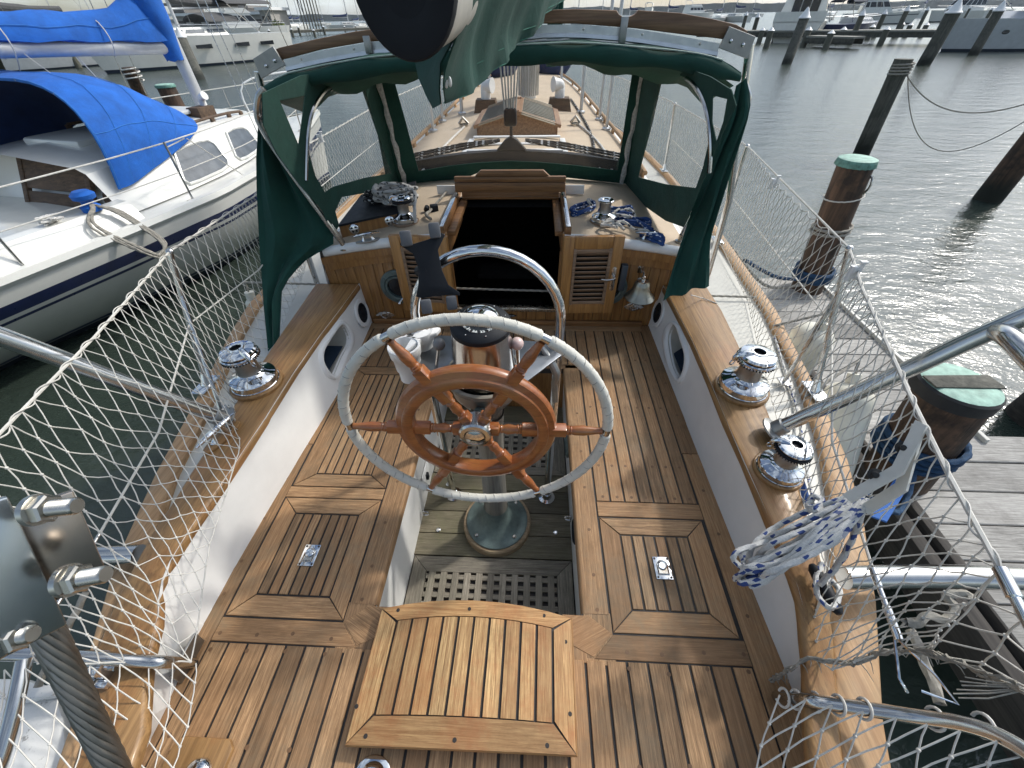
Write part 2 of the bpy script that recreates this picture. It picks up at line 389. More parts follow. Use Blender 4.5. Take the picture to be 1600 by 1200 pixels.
M['oldwood'] = wood('weathered_washboard', (0.05, 0.03, 0.018), (0.15, 0.09, 0.05), 0, 0.5, 0.7)
M['tint'] = plain('tinted_window', (0.10, 0.115, 0.13), 0.12, 0, 0.25, 9)
M['darkglass'] = plain('dark_glass', (0.015, 0.018, 0.022), 0.08)
M['pipe'] = plain('mast_paint', (0.50, 0.51, 0.52), 0.4, 0.2, 0.08, 6)
M['greytan'] = fabric('grey_sailcloth', (0.085, 0.085, 0.085))
M['navycloth'] = fabric('navy_sailcover', (0.012, 0.022, 0.045))
M['bluegrid'] = plain('blue_mesh_mat', (0.006, 0.022, 0.05), 0.7)
M['roofgrey'] = plain('shed_roof', (0.18, 0.17, 0.16), 0.8)
M['wallgrey'] = plain('pale_siding', (0.36, 0.34, 0.31), 0.8, 0, 0.1, 2)
M['hills'] = plain('far_woods', (0.045, 0.065, 0.060), 0.95, 0, 0.35, 0.05)
def vinyl():
    t = NT('clear_vinyl'); t.t.nodes.remove(t.b)
    tr = t.n('ShaderNodeBsdfTransparent'); tr.inputs[0].default_value = (0.97, 0.97, 0.96, 1)
    gl = t.n('ShaderNodeBsdfGlossy'); gl.inputs['Roughness'].default_value = 0.12; df = t.n('ShaderNodeBsdfDiffuse'); df.inputs[0].default_value = (0.6, 0.58, 0.52, 1)
    v = t.coord('Object'); k = t.noise(v, 3.5, 5, 0.7); bp = t.n('ShaderNodeBump'); bp.inputs['Strength'].default_value = 0.3; bp.inputs['Distance'].default_value = 0.02
    t.l(t.noise(v, 6, 3), bp.inputs['Height']); t.l(bp.outputs[0], gl.inputs['Normal'])
    m1 = t.n('ShaderNodeMixShader'); t.l(t.math('MULTIPLY_ADD', t.ramp(k, [(0.35, 0.0), (0.75, 1.0)]), 0.10, 0.03), m1.inputs[0]); t.l(tr.outputs[0], m1.inputs[1]); t.l(df.outputs[0], m1.inputs[2])
    m2 = t.n('ShaderNodeMixShader'); m2.inputs[0].default_value = 0.05; t.l(m1.outputs[0], m2.inputs[1]); t.l(gl.outputs[0], m2.inputs[2]); t.l(m2.outputs[0], t.out.inputs[0]); return t.m
M['vinyl'] = vinyl()
def water():
    t = NT('harbour_water'); v = t.coord('Object')
    big = t.coord('Object', (1.0, 1.7, 1), (0, 0, 0.5))
    n1 = t.noise(big, 3.2, 3, 0.55, 0.6); n2 = t.noise(big, 14, 3, 0.6, 0.4); n3 = t.noise(v, 0.35, 2)
    n4 = t.noise(t.coord('Object', (1, 2.2, 1), (0, 0, -.35)), 1.1, 2, 0.5, 0.3)
    h = t.math('ADD', t.math('ADD', t.math('MULTIPLY', n1, 1.0), t.math('MULTIPLY', n2, 0.34)), t.math('MULTIPLY', n4, 1.6))
    t.base(t.ramp(n3, [(0.3, (0.022, 0.033, 0.026)), (0.7, (0.038, 0.052, 0.042))]))
    t.set(Roughness=0.2, IOR=1.33, Specular_IOR_Level=0.9)
    b = t.bump(h, 0.5, 0.045)
    return t.m
M['water'] = water()
# ------------------------------------------------------------------ own boat: cockpit
S = -1.55; SOLE = -2.0; CAPZ = -1.25; BY = 2.28
boat = empty('sailboat', (0, 1.0, WZ), 'teak decked sailboat with white cockpit sides, green dodger over its companionway, seen from the stern', 'sailboat')
def part(mb, name, mats, parent=None, label=None, **k):
    o = mb.build(name, mats, parent or boat, **k)
    if label: o['label'] = label
    return o
def rect(x0, x1, y0, y1): return [(x0, y0), (x1, y0), (x1, y1), (x0, y1)]
G = 0.0025   # half a caulk seam
def strips(mb, x0, x1, y0, y1, n, z, g=0.0042, zf=None):
    w = (x1 - x0) / n
    for i in range(n): mb.plank(rect(x0 + i * w + g, x0 + (i + 1) * w - g, y0 + g, y1 - g), z, (0, 1, 0), zf=zf)
def lid(mb, x0, x1, y0, y1, fr, n, z, fy=None):
    fy = fy or fr; g = 0.0026
    mb.plank([(x0 + g, y0 + g), (x1 - g, y0 + g), (x1 - fr - g * .3, y0 + fy - g), (x0 + fr + g * .3, y0 + fy - g)], z, (1, 0, 0))
    mb.plank([(x0 + g, y1 - g), (x0 + fr + g * .3, y1 - fy + g), (x1 - fr - g * .3, y1 - fy + g), (x1 - g, y1 - g)], z, (1, 0, 0))
    mb.plank([(x0 + g, y0 + 2 * g), (x0 + fr - g, y0 + fy), (x0 + fr - g, y1 - fy), (x0 + g, y1 - 2 * g)], z, (0, 1, 0))
    mb.plank([(x1 - g, y0 + 2 * g), (x1 - g, y1 - 2 * g), (x1 - fr + g, y1 - fy), (x1 - fr + g, y0 + fy)], z, (0, 1, 0))
    strips(mb, x0 + fr, x1 - fr, y0 + fy, y1 - fy, n, z)
def slab(mb, x0, x1, y0, y1, z0, z1):
    mb.prism(rect(x0, x1, y0, y1), z0, z1)
WELL = 0.375
# cockpit sole with planks, grating and white well sides
mb = MB(); mb.cur = 1; slab(mb, -WELL - .05, WELL + .05, 0.42, 1.95, SOLE - .08, SOLE - .02)
mb.cur = 0
for i, (a, b) in enumerate(((0.866, 0.985), (0.985, 1.115), (1.115, 1.25), (1.25, 1.36), (1.78, 1.93))):
    mb.plank(rect(-WELL - .03, WELL + .03, a + .002, b - .002), SOLE, (1, 0, 0))
part(mb, 'cockpit_sole', [M['sole'], M['caulk']])
def grating(name, x0, x1, y0, y1, nx, ny, frx, fy0, fy1):
    m = MB()
    m.plank([(x0, y0), (x1, y0), (x1 - frx, y0 + fy0), (x0 + frx, y0 + fy0)], SOLE, (1, 0, 0), th=.03)
    m.plank([(x0, y1), (x0 + frx, y1 - fy1), (x1 - frx, y1 - fy1), (x1, y1)], SOLE, (1, 0, 0), th=.03)
    m.plank([(x0, y0 + .002), (x0 + frx - .001, y0 + fy0), (x0 + frx - .001, y1 - fy1), (x0, y1 - .002)], SOLE, (0, 1, 0), th=.03)
    m.plank([(x1, y0 + .002), (x1, y1 - .002), (x1 - frx + .001, y1 - fy1), (x1 - frx + .001, y0 + fy0)], SOLE, (0, 1, 0), th=.03)
    gx0, gx1, gy0, gy1 = x0 + frx, x1 - frx, y0 + fy0, y1 - fy1; sx = (gx1 - gx0) / nx; sy = (gy1 - gy0) / ny
    for i in range(nx):
        c = gx0 + sx * (i + .5); m.plank(rect(c - sx * .27, c + sx * .27, gy0, gy1), SOLE - .001, (0, 1, 0), th=.025)
    for j in range(ny):
        c = gy0 + sy * (j + .5); m.plank(rect(gx0, gx1, c - sy * .27, c + sy * .27), SOLE - .004, (1, 0, 0), th=.02)
    return part(m, name, M['teak_grey'])
grating('sole_grating', -WELL - .02, WELL + .02, 0.44, 0.862, 11, 7, 0.075, 0.055, 0.075)
grating('sole_grating', -WELL - .02, WELL + .02, 1.365, 1.775, 11, 6, 0.075, 0.055, 0.075)
mb = MB()
for sx in (-1, 1):
    a = [(sx * (WELL + .006), y, S - .012) for y in (0.40, .7, 1.0, 1.3, 1.6, 1.95)]; b = [(sx * (WELL + .028), y, SOLE - .03) for y in (0.40, .7, 1.0, 1.3, 1.6, 1.95)]
    mb.shell([a, b] if sx < 0 else [b, a], -.012)
part(mb, 'well_side', M['gel'])
mb = MB(); mb.box((0, 1.935, (S + SOLE) / 2 - .02), (2 * WELL + .1, .03, .40)); mb.box((0, 1.915, S - .16), (.66, .012, .2), bev=.004)
part(mb, 'bridge_deck_front', M['bulkwood'])
# benches
def bench(sx, name):
    m = MB(); m.cur = 1
    slab(m, *sorted((sx * (WELL + .004), sx * 1.0)), 0.34, BY, S - .03, S - .0045)
    m.cur = 0
    def R(x0, x1, y0, y1): a, b = sorted((sx * x0, sx * x1)); return rect(a, b, y0, y1)
    N = 0.466
    # nosing along the well, rounded
    rows = []
    for k in range(7):
        a = PI / 2 * k / 6; rows.append([(sx * (WELL - .006 + .014 - .014 * math.sin(a)), y, S - .014 + .014 * math.cos(a)) for y in (0.486, .75, 1.1, 1.45, 1.845)])
    rows.insert(0, [(sx * (N - G), y, S) for y in (0.486, .75, 1.1, 1.45, 1.845)]); rows.append([(sx * (WELL - .006), y, S - .04) for y in (0.486, .75, 1.1, 1.45, 1.845)])
    m.ct = (.55, .5); off = random.uniform(0, 9)
    ws = [0, .09, .093, .097, .1, .104, .108, .112, .14]
    m.grid(rows, uvs=lambda i, j: (rows[i][j][1] + off, ws[min(i, 8)] + off), flip=(sx > 0))
    m.plank(R(.908, 1.02, -.9, 1.2), S, (0, 1, 0)); m.plank(R(.905, .985, 1.203, BY - .01), S, (0, 1, 0))
    part(m, name, [M['teak'], M['caulk']])
def lidpart(name, sx, *a, label=None):
    m = MB(); x0, x1 = sorted((sx * a[0], sx * a[1])); lid(m, x0, x1, *a[2:]); return part(m, name, M['teak'], label=label)
bench(-1, 'bench_frame'); bench(1, 'bench_frame')
lp = lidpart('locker_lid', -1, .47, .902, .428, .905, .078, 7, S, .075)
lidpart('locker_lid', -1, .47, .900, .962, 1.80, .085, 7, S, .068)
ls = lidpart('locker_lid', 1, .47, .895, .428, .858, .078, 6, S, .075)
m = MB()
for sx in (-1, 1):
    a, b = sorted((sx * .47, sx * .905)); m.plank(rect(a, b, .907, .960) if sx < 0 else rect(a, b, .862, .93), S, (1, 0, 0))
    e = sorted((sx * .455, sx * .905)); m.plank([(sx * .905, .352), (sx * .905, .424), (sx * .47, .424), (sx * .40, .352)], S, (1, 0, 0))
    m.plank([(sx * .466, .427), (sx * .392, .480), (sx * .30, .480), (sx * .30, .40), (sx * .398, .356)], S, (1, .5, 0) if sx > 0 else (1, -.5, 0))
for sx in (-1, 1):
    a, b = sorted((sx * .374, sx * .469)); m.plank(rect(a, b, .352, .49), S - .0016, (0, 1, 0))
    a, b = sorted((sx * .30, sx * .40)); m.plank(rect(a, b, .34, .41), S - .0018, (0, 1, 0))
    a, b = sorted((sx * .385, sx * .47)); m.plank(rect(a, b, .335, .40), S - .0024, (0, 1, 0))
# starboard forward bench and bridge deck: long strips without a lid
x = .468
for i in range(7):
    w = (.902 - .468) / 7; m.plank(rect(x + .0038, x + w - .0038, .934, 2.205), S, (0, 1, 0)); x += w
x = -.90
for i in range(20):
    w = 1.368 / 20; y0 = 1.853 if x > -.47 else 1.806
    m.plank(rect(x + .0038, min(x + w, .468) - .0038, y0, 2.205), S, (0, 1, 0)); x += w
m.plank(rect(-.905, .905, 2.208, BY - .01), S, (1, 0, 0))
m.plank(rect(-.465, .465, 1.80 if False else 1.816, 1.85), S, (1, 0, 0))
m.cur = 1; slab(m, -.48, .48, 1.812, BY, S - .04, S - .0055)
part(m, 'bridge_deck', [M['teak'], M['caulk']])
# aft deck
m = MB(); m.cur = 1; slab(m, -1.02, 1.02, -1.0, .425, S - .045, S - .0055); m.cur = 0
x = -.9055
while x < .88:
    w = 1.811 / 27; ytop = .349
    if max(abs(x), abs(x + w)) < .30: ytop = .465
    m.plank(rect(x + .0044, x + w - .0044, -1.0, ytop - .002), S, (0, 1, 0), th=.02); x += w
part(m, 'aft_deck', [M['teak'], M['caulk']])
# screw plugs in the deck
m = MB()
for sx in (-1, 1):
    for y in (.1, .33, .38): 
        for x in (.5, .63, .76, .88): m.lathe([(0, .0006), (.0065, .0006), (.0065, 0)], frame_m((sx * x + random.uniform(-.01, .01), y + random.uniform(-.01, .01), S + .0002), (0, 0, 1)), 10)
for x in [.50 + .062 * i for i in range(7)]:
    for y in (.955, 1.12, 1.5, 1.9): m.lathe([(0, .0006), (.0065, .0006), (.0065, 0)], frame_m((x, y, S + .0002), (0, 0, 1)), 10)
for sx in (-1, 1):
    for y in (.5, .62, .8, 1.0, 1.2, 1.45, 1.7): m.lathe([(0, .0006), (.0065, .0006), (.0065, 0)], frame_m((sx * .425, y, S + .0002), (0, 0, 1)), 10); m.lathe([(0, .0006), (.0065, .0006), (.0065, 0)], frame_m((sx * .945, y, S + .0002), (0, 0, 1)), 10)
part(m, 'screw_plugs', plain('dark_plug', (0.16, 0.085, 0.04), .6), None)
# helm seat: a raised teak box lid, slightly crowned
A, B, C, Dd = Z(597, 951, -1.50), Z(893, 966, -1.50), Z(901, 1180, -1.50), Z(539, 1164, -1.50)
def seatpt(s, t):
    p = A.lerp(B, s).lerp(Dd.lerp(C, s), t); p = V((p.x, p.y + .035 * (1 - t) * (4 * s * (1 - s)), -1.50 + .018 * (4 * s * (1 - s)))); return p
m = MB()
def seatplank(s0, t0, s1, t1, along, mit=(0, 0), nu=8):
    tone = (random.random(), random.random()); m.ct = tone; ox, oy = random.uniform(0, 40), random.uniform(0, 40); rows = []; info = []
    nv = 8
    for i in range(nu + 1):
        row = []; q = []
        for j in range(nv + 1):
            u = i / nu; w = j / nv
            if along == 'y': s = lerp(s0, s1, u); t = lerp(t0 + mit[0] * (u), t1 - mit[1] * u, w) if isinstance(mit, tuple) else w
            else: t = lerp(t0, t1, w); s = lerp(s0 + mit[0] * w, s1 - mit[1] * w, u)
            row.append(seatpt(s, t)); q.append((s, t))
        rows.append(row); info.append(q)
    def uvf(i, j):
        p = rows[min(i, nu)][min(j, nv)]; return (p.y + ox, p.x + oy) if along == 'y' else (p.x + ox, p.y + oy)
    m.shell([[p - V((0, 0, .014)) for p in r] for r in rows], .0001)
    m.grid(rows, uvs=uvf, flip=True)
    per = rows[0] + [r[-1] for r in rows[1:]] + rows[-1][::-1][1:] + [r[0] for r in rows[::-1]][1:-1]
    dn = [p - V((0, 0, .014)) for p in per]; m.grid([per, dn], closev=True)
fw, ft, g = .098, .135, .0062
seatplank(0, 0, 1, ft - g, 'x', (fw, fw)); seatplank(fw, 1 - ft - .05 + g, 1 - fw, 1, 'x', (-fw, -fw))
seatplank(0.002, .01, fw - g, .99, 'y', (ft, ft + .05)); 
m.ct = (.4, .4)
def sideplank():
    tone = (random.random(), random.random()); m.ct = tone; rows = []
    for i in range(5):
        u = i / 4; s = lerp(1 - .002, 1 - fw + g, u); rows.append([seatpt(s, lerp(.01 + ft * u, .99 - (ft + .05) * u, j / 8)) for j in range(9)])
    ox = random.uniform(0, 30); m.grid(rows, uvs=lambda i, j: (rows[min(i, 4)][min(j, 8)].y + ox, rows[min(i, 4)][min(j, 8)].x))
sideplank()
n = 10; w = (1 - 2 * fw) / n
for i in range(n): seatplank(fw + i * w + g * 1.1, ft + .002, fw + (i + 1) * w - g * 1.1, 1 - ft - .05 - .002, 'y', (0, 0))
m.cur = 1
cent = [[seatpt(i / 12, j / 8) - V((0, 0, .006)) for j in range(9)] for i in range(13)]
m.shell(cent[::-1], -.02)
m.cur = 0; m.ct = (.5, .9)
per = [seatpt(0, t / 8) for t in range(9)] + [seatpt(t / 12, 1) for t in range(1, 13)] + [seatpt(1, 1 - t / 8) for t in range(1, 9)] + [seatpt(1 - t / 12, 0) for t in range(1, 12)]
ctr = sum(per, V((0, 0, 0))) / len(per)
loops = [[p - V((0, 0, .004)) for p in per], [p + (p - ctr) * .010 - V((0, 0, .012)) for p in per], [p + (p - ctr) * .012 - V((0, 0, .03)) for p in per], [ctr + (p - ctr) * .965 - V((0, 0, .034)) for p in per], [V((ctr.x + (p.x - ctr.x) * .965, ctr.y + (p.y - ctr.y) * .965, S - .01)) for p in per]]
m.grid(loops, closev=True, uvs=lambda i, j: (j * .08, i * .02))
for (u, v) in ((622, 953), (734, 953), (850, 962), (571, 1150), (711, 1157), (855, 1165), (884, 1002), (891, 1115), (556, 1103)):
    p = Z(u, v, -1.492); m.cur = 1; m.lathe([(0, .0008), (.006, .0008), (.006, -.002)], frame_m((p.x, p.y, seatpt((p.x - Dd.x) / (C.x - Dd.x), .5).z), (0, 0, 1)), 10)
part(m, 'helm_seat', [M['teak_seat'], M['caulk']], smooth=30)
# flush pulls and padeyes (children of the lids)
def flush_pull(p, rz, parent):
    T = Matrix.Translation(p) @ Matrix.Rotation(rz, 4, 'Z'); m = MB()
    m.prism(rect(-.031, .031, -.042, .042), 0, .0035, T, .001)
    for a in (-.024, .024):
        for b in (-.035, .035): m.cur = 1; m.lathe([(0, .0012), (.004, .0012), (.004, 0)], T @ Matrix.Translation((a, b, .0035)), 8)
    m.cur = 2; pl = [(.022 * math.cos(a), .008 + .022 * math.sin(a)) for a in [PI * k / 10 for k in range(11)]] + [(-.022, -.028), (.022, -.028)]
    m.prism(pl, .0036, .0042, T)
    m.cur = 0; m.tube([T @ V((q[0] * .86, q[1] * .86, .006)) for q in pl], .0028, 6, closed=True); m.lathe([(.0, .003), (.012, .0035), (.014, .0065), (.0165, .0045)], T @ Matrix.Translation((0, .008, .0035)), 20)
    part(m, 'flush_pull', [M['chrome'], M['caulk'], M['steelold']], parent)
p = Z(484, 868, S); flush_pull(V((p.x, p.y, S + .001)), 0, lp); p = Z(1035, 888, S); flush_pull(V((p.x, p.y, S + .001)), 0, ls)
def padeye(pt, sx):
    m = MB(); T = frame_m(pt, (-sx, 0, .05), (0, 1, 0))
    m.prism([(.009 * math.cos(2 * PI * k / 16) , .034 * math.sin(2 * PI * k / 16)) for k in range(16)], 0, .004, T, .0012)
    m.tube([T @ V((0, .019 * math.cos(a), .004 + .03 * math.sin(a))) for a in [PI * k / 10 for k in range(11)]], .0038, 8); part(m, 'padeye', M['chrome'], None)
padeye(X(661, 802, -WELL - .012), -1); padeye(X(893, 810, WELL + .012), 1)
# engine controls etc. on the well sides
m = MB(); p = X(665, 741, -WELL - .01); m.box(p + V((.004, 0, 0)), (.006, .13, .12), bev=.003); part(m, 'switch_panel', M['gel'])
m = MB(); m.box(p + V((.012, -.01, .0)), (.016, .026, .042), bev=.004); part(m, 'engine_switch', M['black'])
for (u, v, r) in ((888, 690, .085), (900, 830, .055)):
    p = X(u, v, WELL + .008); m = MB(); T = frame_m(p, (-1, 0, 0)); m.lathe([(r, 0), (r, .008), (r * .85, .014), (r * .78, .008), (0, .004)], T, 28); part(m, 'deck_plate', M['bronze'] if r > .06 else M['black'])
# coamings
def zcap(y): return CAPZ - .105 * sm(min(1, max(0, (.64 - y) / .42)))
def ZC(u, v):
    p = Z(u, v, CAPZ)
    for _ in range(6): p = Z(u, v, zcap(p.y))
    return p
def coaming(sx):
    if sx < 0:
        inner = [ZC(u, v) for u, v in ((557, 448), (533, 480), (489, 537), (450, 594), (409, 660), (367, 723), (330, 777), (305, 813), (286, 840), (257, 887), (246, 915), (244, 940), (246, 963), (238, 995), (230, 1023), (224, 1080), (218, 1180))]
        outer = [ZC(u, v) for u, v in ((497, 440), (438, 525), (410, 567), (350, 660), (330, 693), (298, 742), (270, 788), (240, 835), (207, 893), (177, 950), (150, 1020), (140, 1075), (135, 1180))]
        bot = [(-.935, 2.29), (-.905, 1.64), (-.93, 1.26), (-.958, .66), (-.96, .37), (-.93, .13), (-.92, -.3)]
    else:
        inner = [ZC(u, v) for u, v in ((1040, 452), (1053, 476), (1098, 562), (1125, 635), (1165, 720), (1206, 818), (1232, 880), (1248, 918), (1256, 950), (1257, 980), (1264, 1040), (1264, 1078), (1268, 1190))]
        outer = [ZC(u, v) for u, v in ((1097, 440), (1122, 476), (1154, 542), (1195, 632), (1212, 683), (1242, 735), (1252, 787), (1266, 824), (1282, 880), (1290, 930), (1300, 1000), (1306, 1078), (1310, 1190))]
        bot = [(.966, 2.29), (.975, 1.6), (.987, .87), (1.005, .34), (1.0, 0), (.99, -.3)]
    iy = [p.y for p in inner]; ix = [p.x for p in inner]; oy = [p.y for p in outer]; ox = [p.x for p in outer]
    by = [b[1] for b in bot]; bx = [b[0] for b in bot]
    zc = zcap
    fx = lambda y, z: lerp(interp(by, bx, y), interp(iy, ix, y) - sx * .002, (z - S) / (CAPZ - S))
    # inner face with a hole for the cubby
    root = None
    if sx < 0: rim = [(528, 502), (540, 503), (551, 518), (553, 535), (540, 563), (530, 588), (518, 593), (505, 583), (497, 558), (500, 542), (513, 523)]; hole = [(532, 508), (542, 518), (545, 535), (533, 560), (522, 585), (515, 583), (505, 567), (503, 552), (512, 535)]
    else: rim = [(1052, 502), (1062, 508), (1070, 530), (1077, 552), (1076, 575), (1066, 596), (1058, 597), (1046, 575), (1038, 545), (1037, 522), (1043, 508)]; hole = [(1050, 509), (1057, 509), (1064, 530), (1071, 553), (1070, 575), (1064, 590), (1058, 587), (1050, 570), (1045, 545), (1044, 525)]
    cx = -.895 if sx < 0 else .985
    def onface(u, v):
        p = X(u, v, cx)
        for _ in range(8): p = X(u, v, fx(p.y, min(CAPZ, max(S, p.z))))
        return p
    rim3 = [onface(u, v) for u, v in rim]; hol3 = [onface(u, v) for u, v in hole]
    rim3 = spline(rim3, 3, True); hol3 = spline(hol3, 4, True)
    ys = [2.29, 2.0, 1.7, 1.4, 1.1, .8, .6, .5, .45, .4, .36, .32, .25, .18, .1, 0, -.15, -.3]
    loop = [(y, S - .02) for y in ys] + [(y, zc(y)) for y in ys[::-1]]
    vs = [V((a, b)) for a, b in loop]; n0 = len(vs); vs += [V((p.y, p.z)) for p in hol3]; n1 = len(vs)
    ed = [(i, (i + 1) % n0) for i in range(n0)] + [(n0 + i, n0 + (i + 1) % (n1 - n0)) for i in range(n1 - n0)]
    ov, oe, of, *_ = delaunay_2d_cdt(vs, ed, [], 2, 1e-5)
    hc = sum((V((p.y, p.z)) for p in hol3), V((0, 0))) / len(hol3)
    def inside(q):
        c = False; P = [(p.y, p.z) for p in hol3]
        for i in range(len(P)):
            (a, b), (e, f) = P[i], P[i - 1]
            if (b > q.y) != (f > q.y) and q.x < (e - a) * (q.y - b) / (f - b) + a: c = not c
        return c
    m = MB(); idx = [m.vert((fx(v.x, v.y), v.x, v.y)) for v in ov]
    for f in of:
        c = sum((ov[i] for i in f), V((0, 0))) / len(f)
        if not inside(c): m.face([idx[i] for i in f])
    # outer side of the coaming, down to the side deck
    m.grid([[(interp(oy, ox, y) , y, zc(y)) for y in ys], [(interp(oy, ox, y) + sx * .02, y, -1.52) for y in ys]], flip=(sx > 0))
    face = part(m, 'coaming', M['gel'], smooth=20)
    # cubby box
    m = MB(); P = [V((fx(p.y, p.z), p.y, p.z)) for p in hol3]; Pb = [p + V((sx * .15, 0, -.05)) for p in P]
    m.grid([P, Pb], closev=True); m.face([m.vert(p) for p in Pb]); part(m, 'cubby', M['gelside'], face)
    pc = sum(P, V((0, 0, 0))) / len(P); ymin = min(p.y for p in P); ymax = max(p.y for p in P); zmin = min(p.z for p in P)
    m = MB(); m.box((pc.x + sx * .138, pc.y, pc.z - .10), (.004, (ymax - ymin) * .9, .13)); m.box((pc.x + sx * .08, pc.y, zmin + .012), (.12, (ymax - ymin) * .75, .004)); part(m, 'mesh_mat', M['bluegrid'], face)
    m = MB(); R3 = [V((fx(p.y, p.z) - sx * .004, p.y, p.z)) for p in rim3]; H3 = [V((fx(p.y, p.z) - sx * .004, p.y, p.z)) for p in hol3]
    mid = [R3[i] for i in range(len(R3))]; Hr = resample(H3 + [H3[0]], len(R3) + 1)[:-1]
    # align the loops by nearest start
    k0 = min(range(len(Hr)), key=lambda k: (Hr[k] - R3[0]).length); Hr = Hr[k0:] + Hr[:k0]
    if sum((Hr[(i + 3) % len(Hr)] - R3[(i + 3) % len(R3)]).length for i in range(6)) > sum((Hr[-(i + 3)] - R3[(i + 3) % len(R3)]).length for i in range(6)): Hr = [Hr[0]] + Hr[1:][::-1]
    Mi = [a.lerp(b, .5) - V((sx * .012, 0, 0)) for a, b in zip(R3, Hr)]; M1 = [a.lerp(b, .2) - V((sx * .010, 0, 0)) for a, b in zip(R3, Hr)]; M2 = [a.lerp(b, .85) - V((sx * .008, 0, 0)) for a, b in zip(R3, Hr)]
    m.grid([[p + V((sx * .006, 0, 0)) for p in R3], M1, Mi, M2, [p + V((sx * .02, 0, 0)) for p in Hr]], closev=True); part(m, 'cubby_rim', M['whiteplastic'], face, smooth=60)
    # speaker
    c = onface(565, 489) if sx < 0 else onface(1029, 489); m = MB(); T = frame_m(c, (-sx, 0, .15), (0, 0, 1))
    m.lathe([(.092, 0), (.092, .006), (.085, .012), (.066, .012), (.064, .006)], T, 28); sp = part(m, 'speaker_ring', M['whiteplastic'], face)
    m = MB(); m.lathe([(.065, .007), (.055, .012), (.05, .004), (.02, .003), (.018, .010), (0, .012)], T, 24); part(m, 'speaker_cone', M['black'], face)
    # teak cap
    m = MB(); st = [2.26, 2.0, 1.7, 1.4, 1.15, .95, .8, .7, .6, .53, .47, .42, .38, .34, .30, .25, .2, .1, 0, -.15, -.3]
    rows = []
    for y in st:
        a = interp(iy, ix, y) - sx * .006; b = interp(oy, ox, y) + sx * .008; z = zc(y); t = .032
        rows.append([(a, y, z - .004), (a - sx * .004, y, z + t * .5), (a + sx * .004, y, z + t - .004), (a + sx * .012, y, z + t), (b - sx * .012, y, z + t), (b - sx * .004, y, z + t - .004), (b, y, z + t * .4), (b, y, z - .012)])
    rows = [[V((p[0], p[1], p[2] - .030)) for p in r] for r in rows]
    m.grid(rows, flip=(sx > 0)); m.poly(rows[0]); part(m, 'coaming_cap', M['cap'], face, smooth=50)
    # toe rail
    TZ = -1.365
    if sx < 0: ti = [(311, 665), (275, 733), (240, 835), (212, 893), (185, 945), (160, 1022), (148, 1100), (140, 1190)]; to = [(282, 665), (245, 730), (200, 827), (172, 893), (152, 965), (134, 1022), (110, 1110), (95, 1190)]
    else: ti = [(1212, 520), (1242, 570), (1258, 619), (1275, 665), (1295, 755), (1300, 859), (1312, 925), (1300, 1000), (1304, 1078), (1308, 1190)]; to = [(1232, 520), (1258, 567), (1286, 625), (1303, 662), (1326, 715), (1353, 818), (1361, 880), (1372, 942), (1376, 1013), (1380, 1078), (1388, 1190)]
    ti = [Z(u, v, TZ) for u, v in ti]; to = [Z(u, v, TZ) for u, v in to]
    fwd_i = [V((sx * 1.62, 2.1, TZ)), V((sx * 1.70, 3.5, TZ)), V((sx * 1.68, 5.5, TZ)), V((sx * 1.5, 7.5, TZ)), V((sx * 1.1, 9.5, TZ)), V((sx * .5, 11, TZ)), V((sx * .05, 12.0, TZ))]
    ti = fwd_i[::-1] + ti; to = [p + V((sx * .075, 0, 0)) for p in fwd_i[::-1]] + to
    tys = [12.0, 11, 10, 9, 8, 7, 6, 5, 4, 3.5, 3, 2.6, 2.2, 1.9, 1.6, 1.4, 1.2, 1.05, .9, .75, .6, .5, .4, .3, .2, .1, 0, -.2]
    iy2 = [p.y for p in ti]; ix2 = [p.x for p in ti]; oy2 = [p.y for p in to]; ox2 = [p.x for p in to]; rows = []
    for y in tys:
        a = interp(iy2, ix2, y); b = interp(oy2, ox2, y)
        if abs(b) - abs(a) < .03: b = a + sx * .03
        rows.append([V((a, y, TZ - .04)), V((a, y, TZ - .008)), V((a + sx * .01, y, TZ)), V((b - sx * .01, y, TZ)), V((b, y, TZ - .01)), V((b, y, TZ - .13))])
    m = MB(); m.grid(rows, flip=(sx > 0)); part(m, 'toe_rail', M['toe'], smooth=50)
    return [(interp(iy2, ix2, y), y) for y in tys], [(interp(oy2, ox2, y), y) for y in tys], (iy2, ix2, oy2, ox2), (iy, ix, oy, ox)
TIL, TOL, TRL, CML = coaming(-1); TIR, TOR, TRR, CMR = coaming(1)
def toe_x(sx, y, outer=False):
    t = TRL if sx < 0 else TRR; return interp(t[2], t[3], y) if outer else interp(t[0], t[1], y)
# side decks and hull
for sx, TI, TO, C in ((-1, TIL, TOL, CML), (1, TIR, TOR, CMR)):
    m = MB(); ys = [y for _, y in TI]
    m.grid([[(sx * .85 if y > 2.4 else interp(C[2], C[3], y) - sx * .05, y, -1.392) for y in ys], [(toe_x(sx, y) + sx * .015, y, -1.398) for y in ys]], flip=(sx < 0)); part(m, 'side_deck', M['gelside'])
    m = MB()
    prof = ((0, -.02), (.03, -.06), (.035, -.14), (.0, -.4), (-.10, -.75), (-.3, -1.1), (-.6, -1.4))
    m.grid([[(TO[i][0] + sx * dx * min(1, abs(TO[i][0])) , TO[i][1], -1.40 + dz) for i in range(len(TO))] for dx, dz in prof], flip=(sx < 0)); part(m, 'hull', M['hullwhite'], smooth=60)
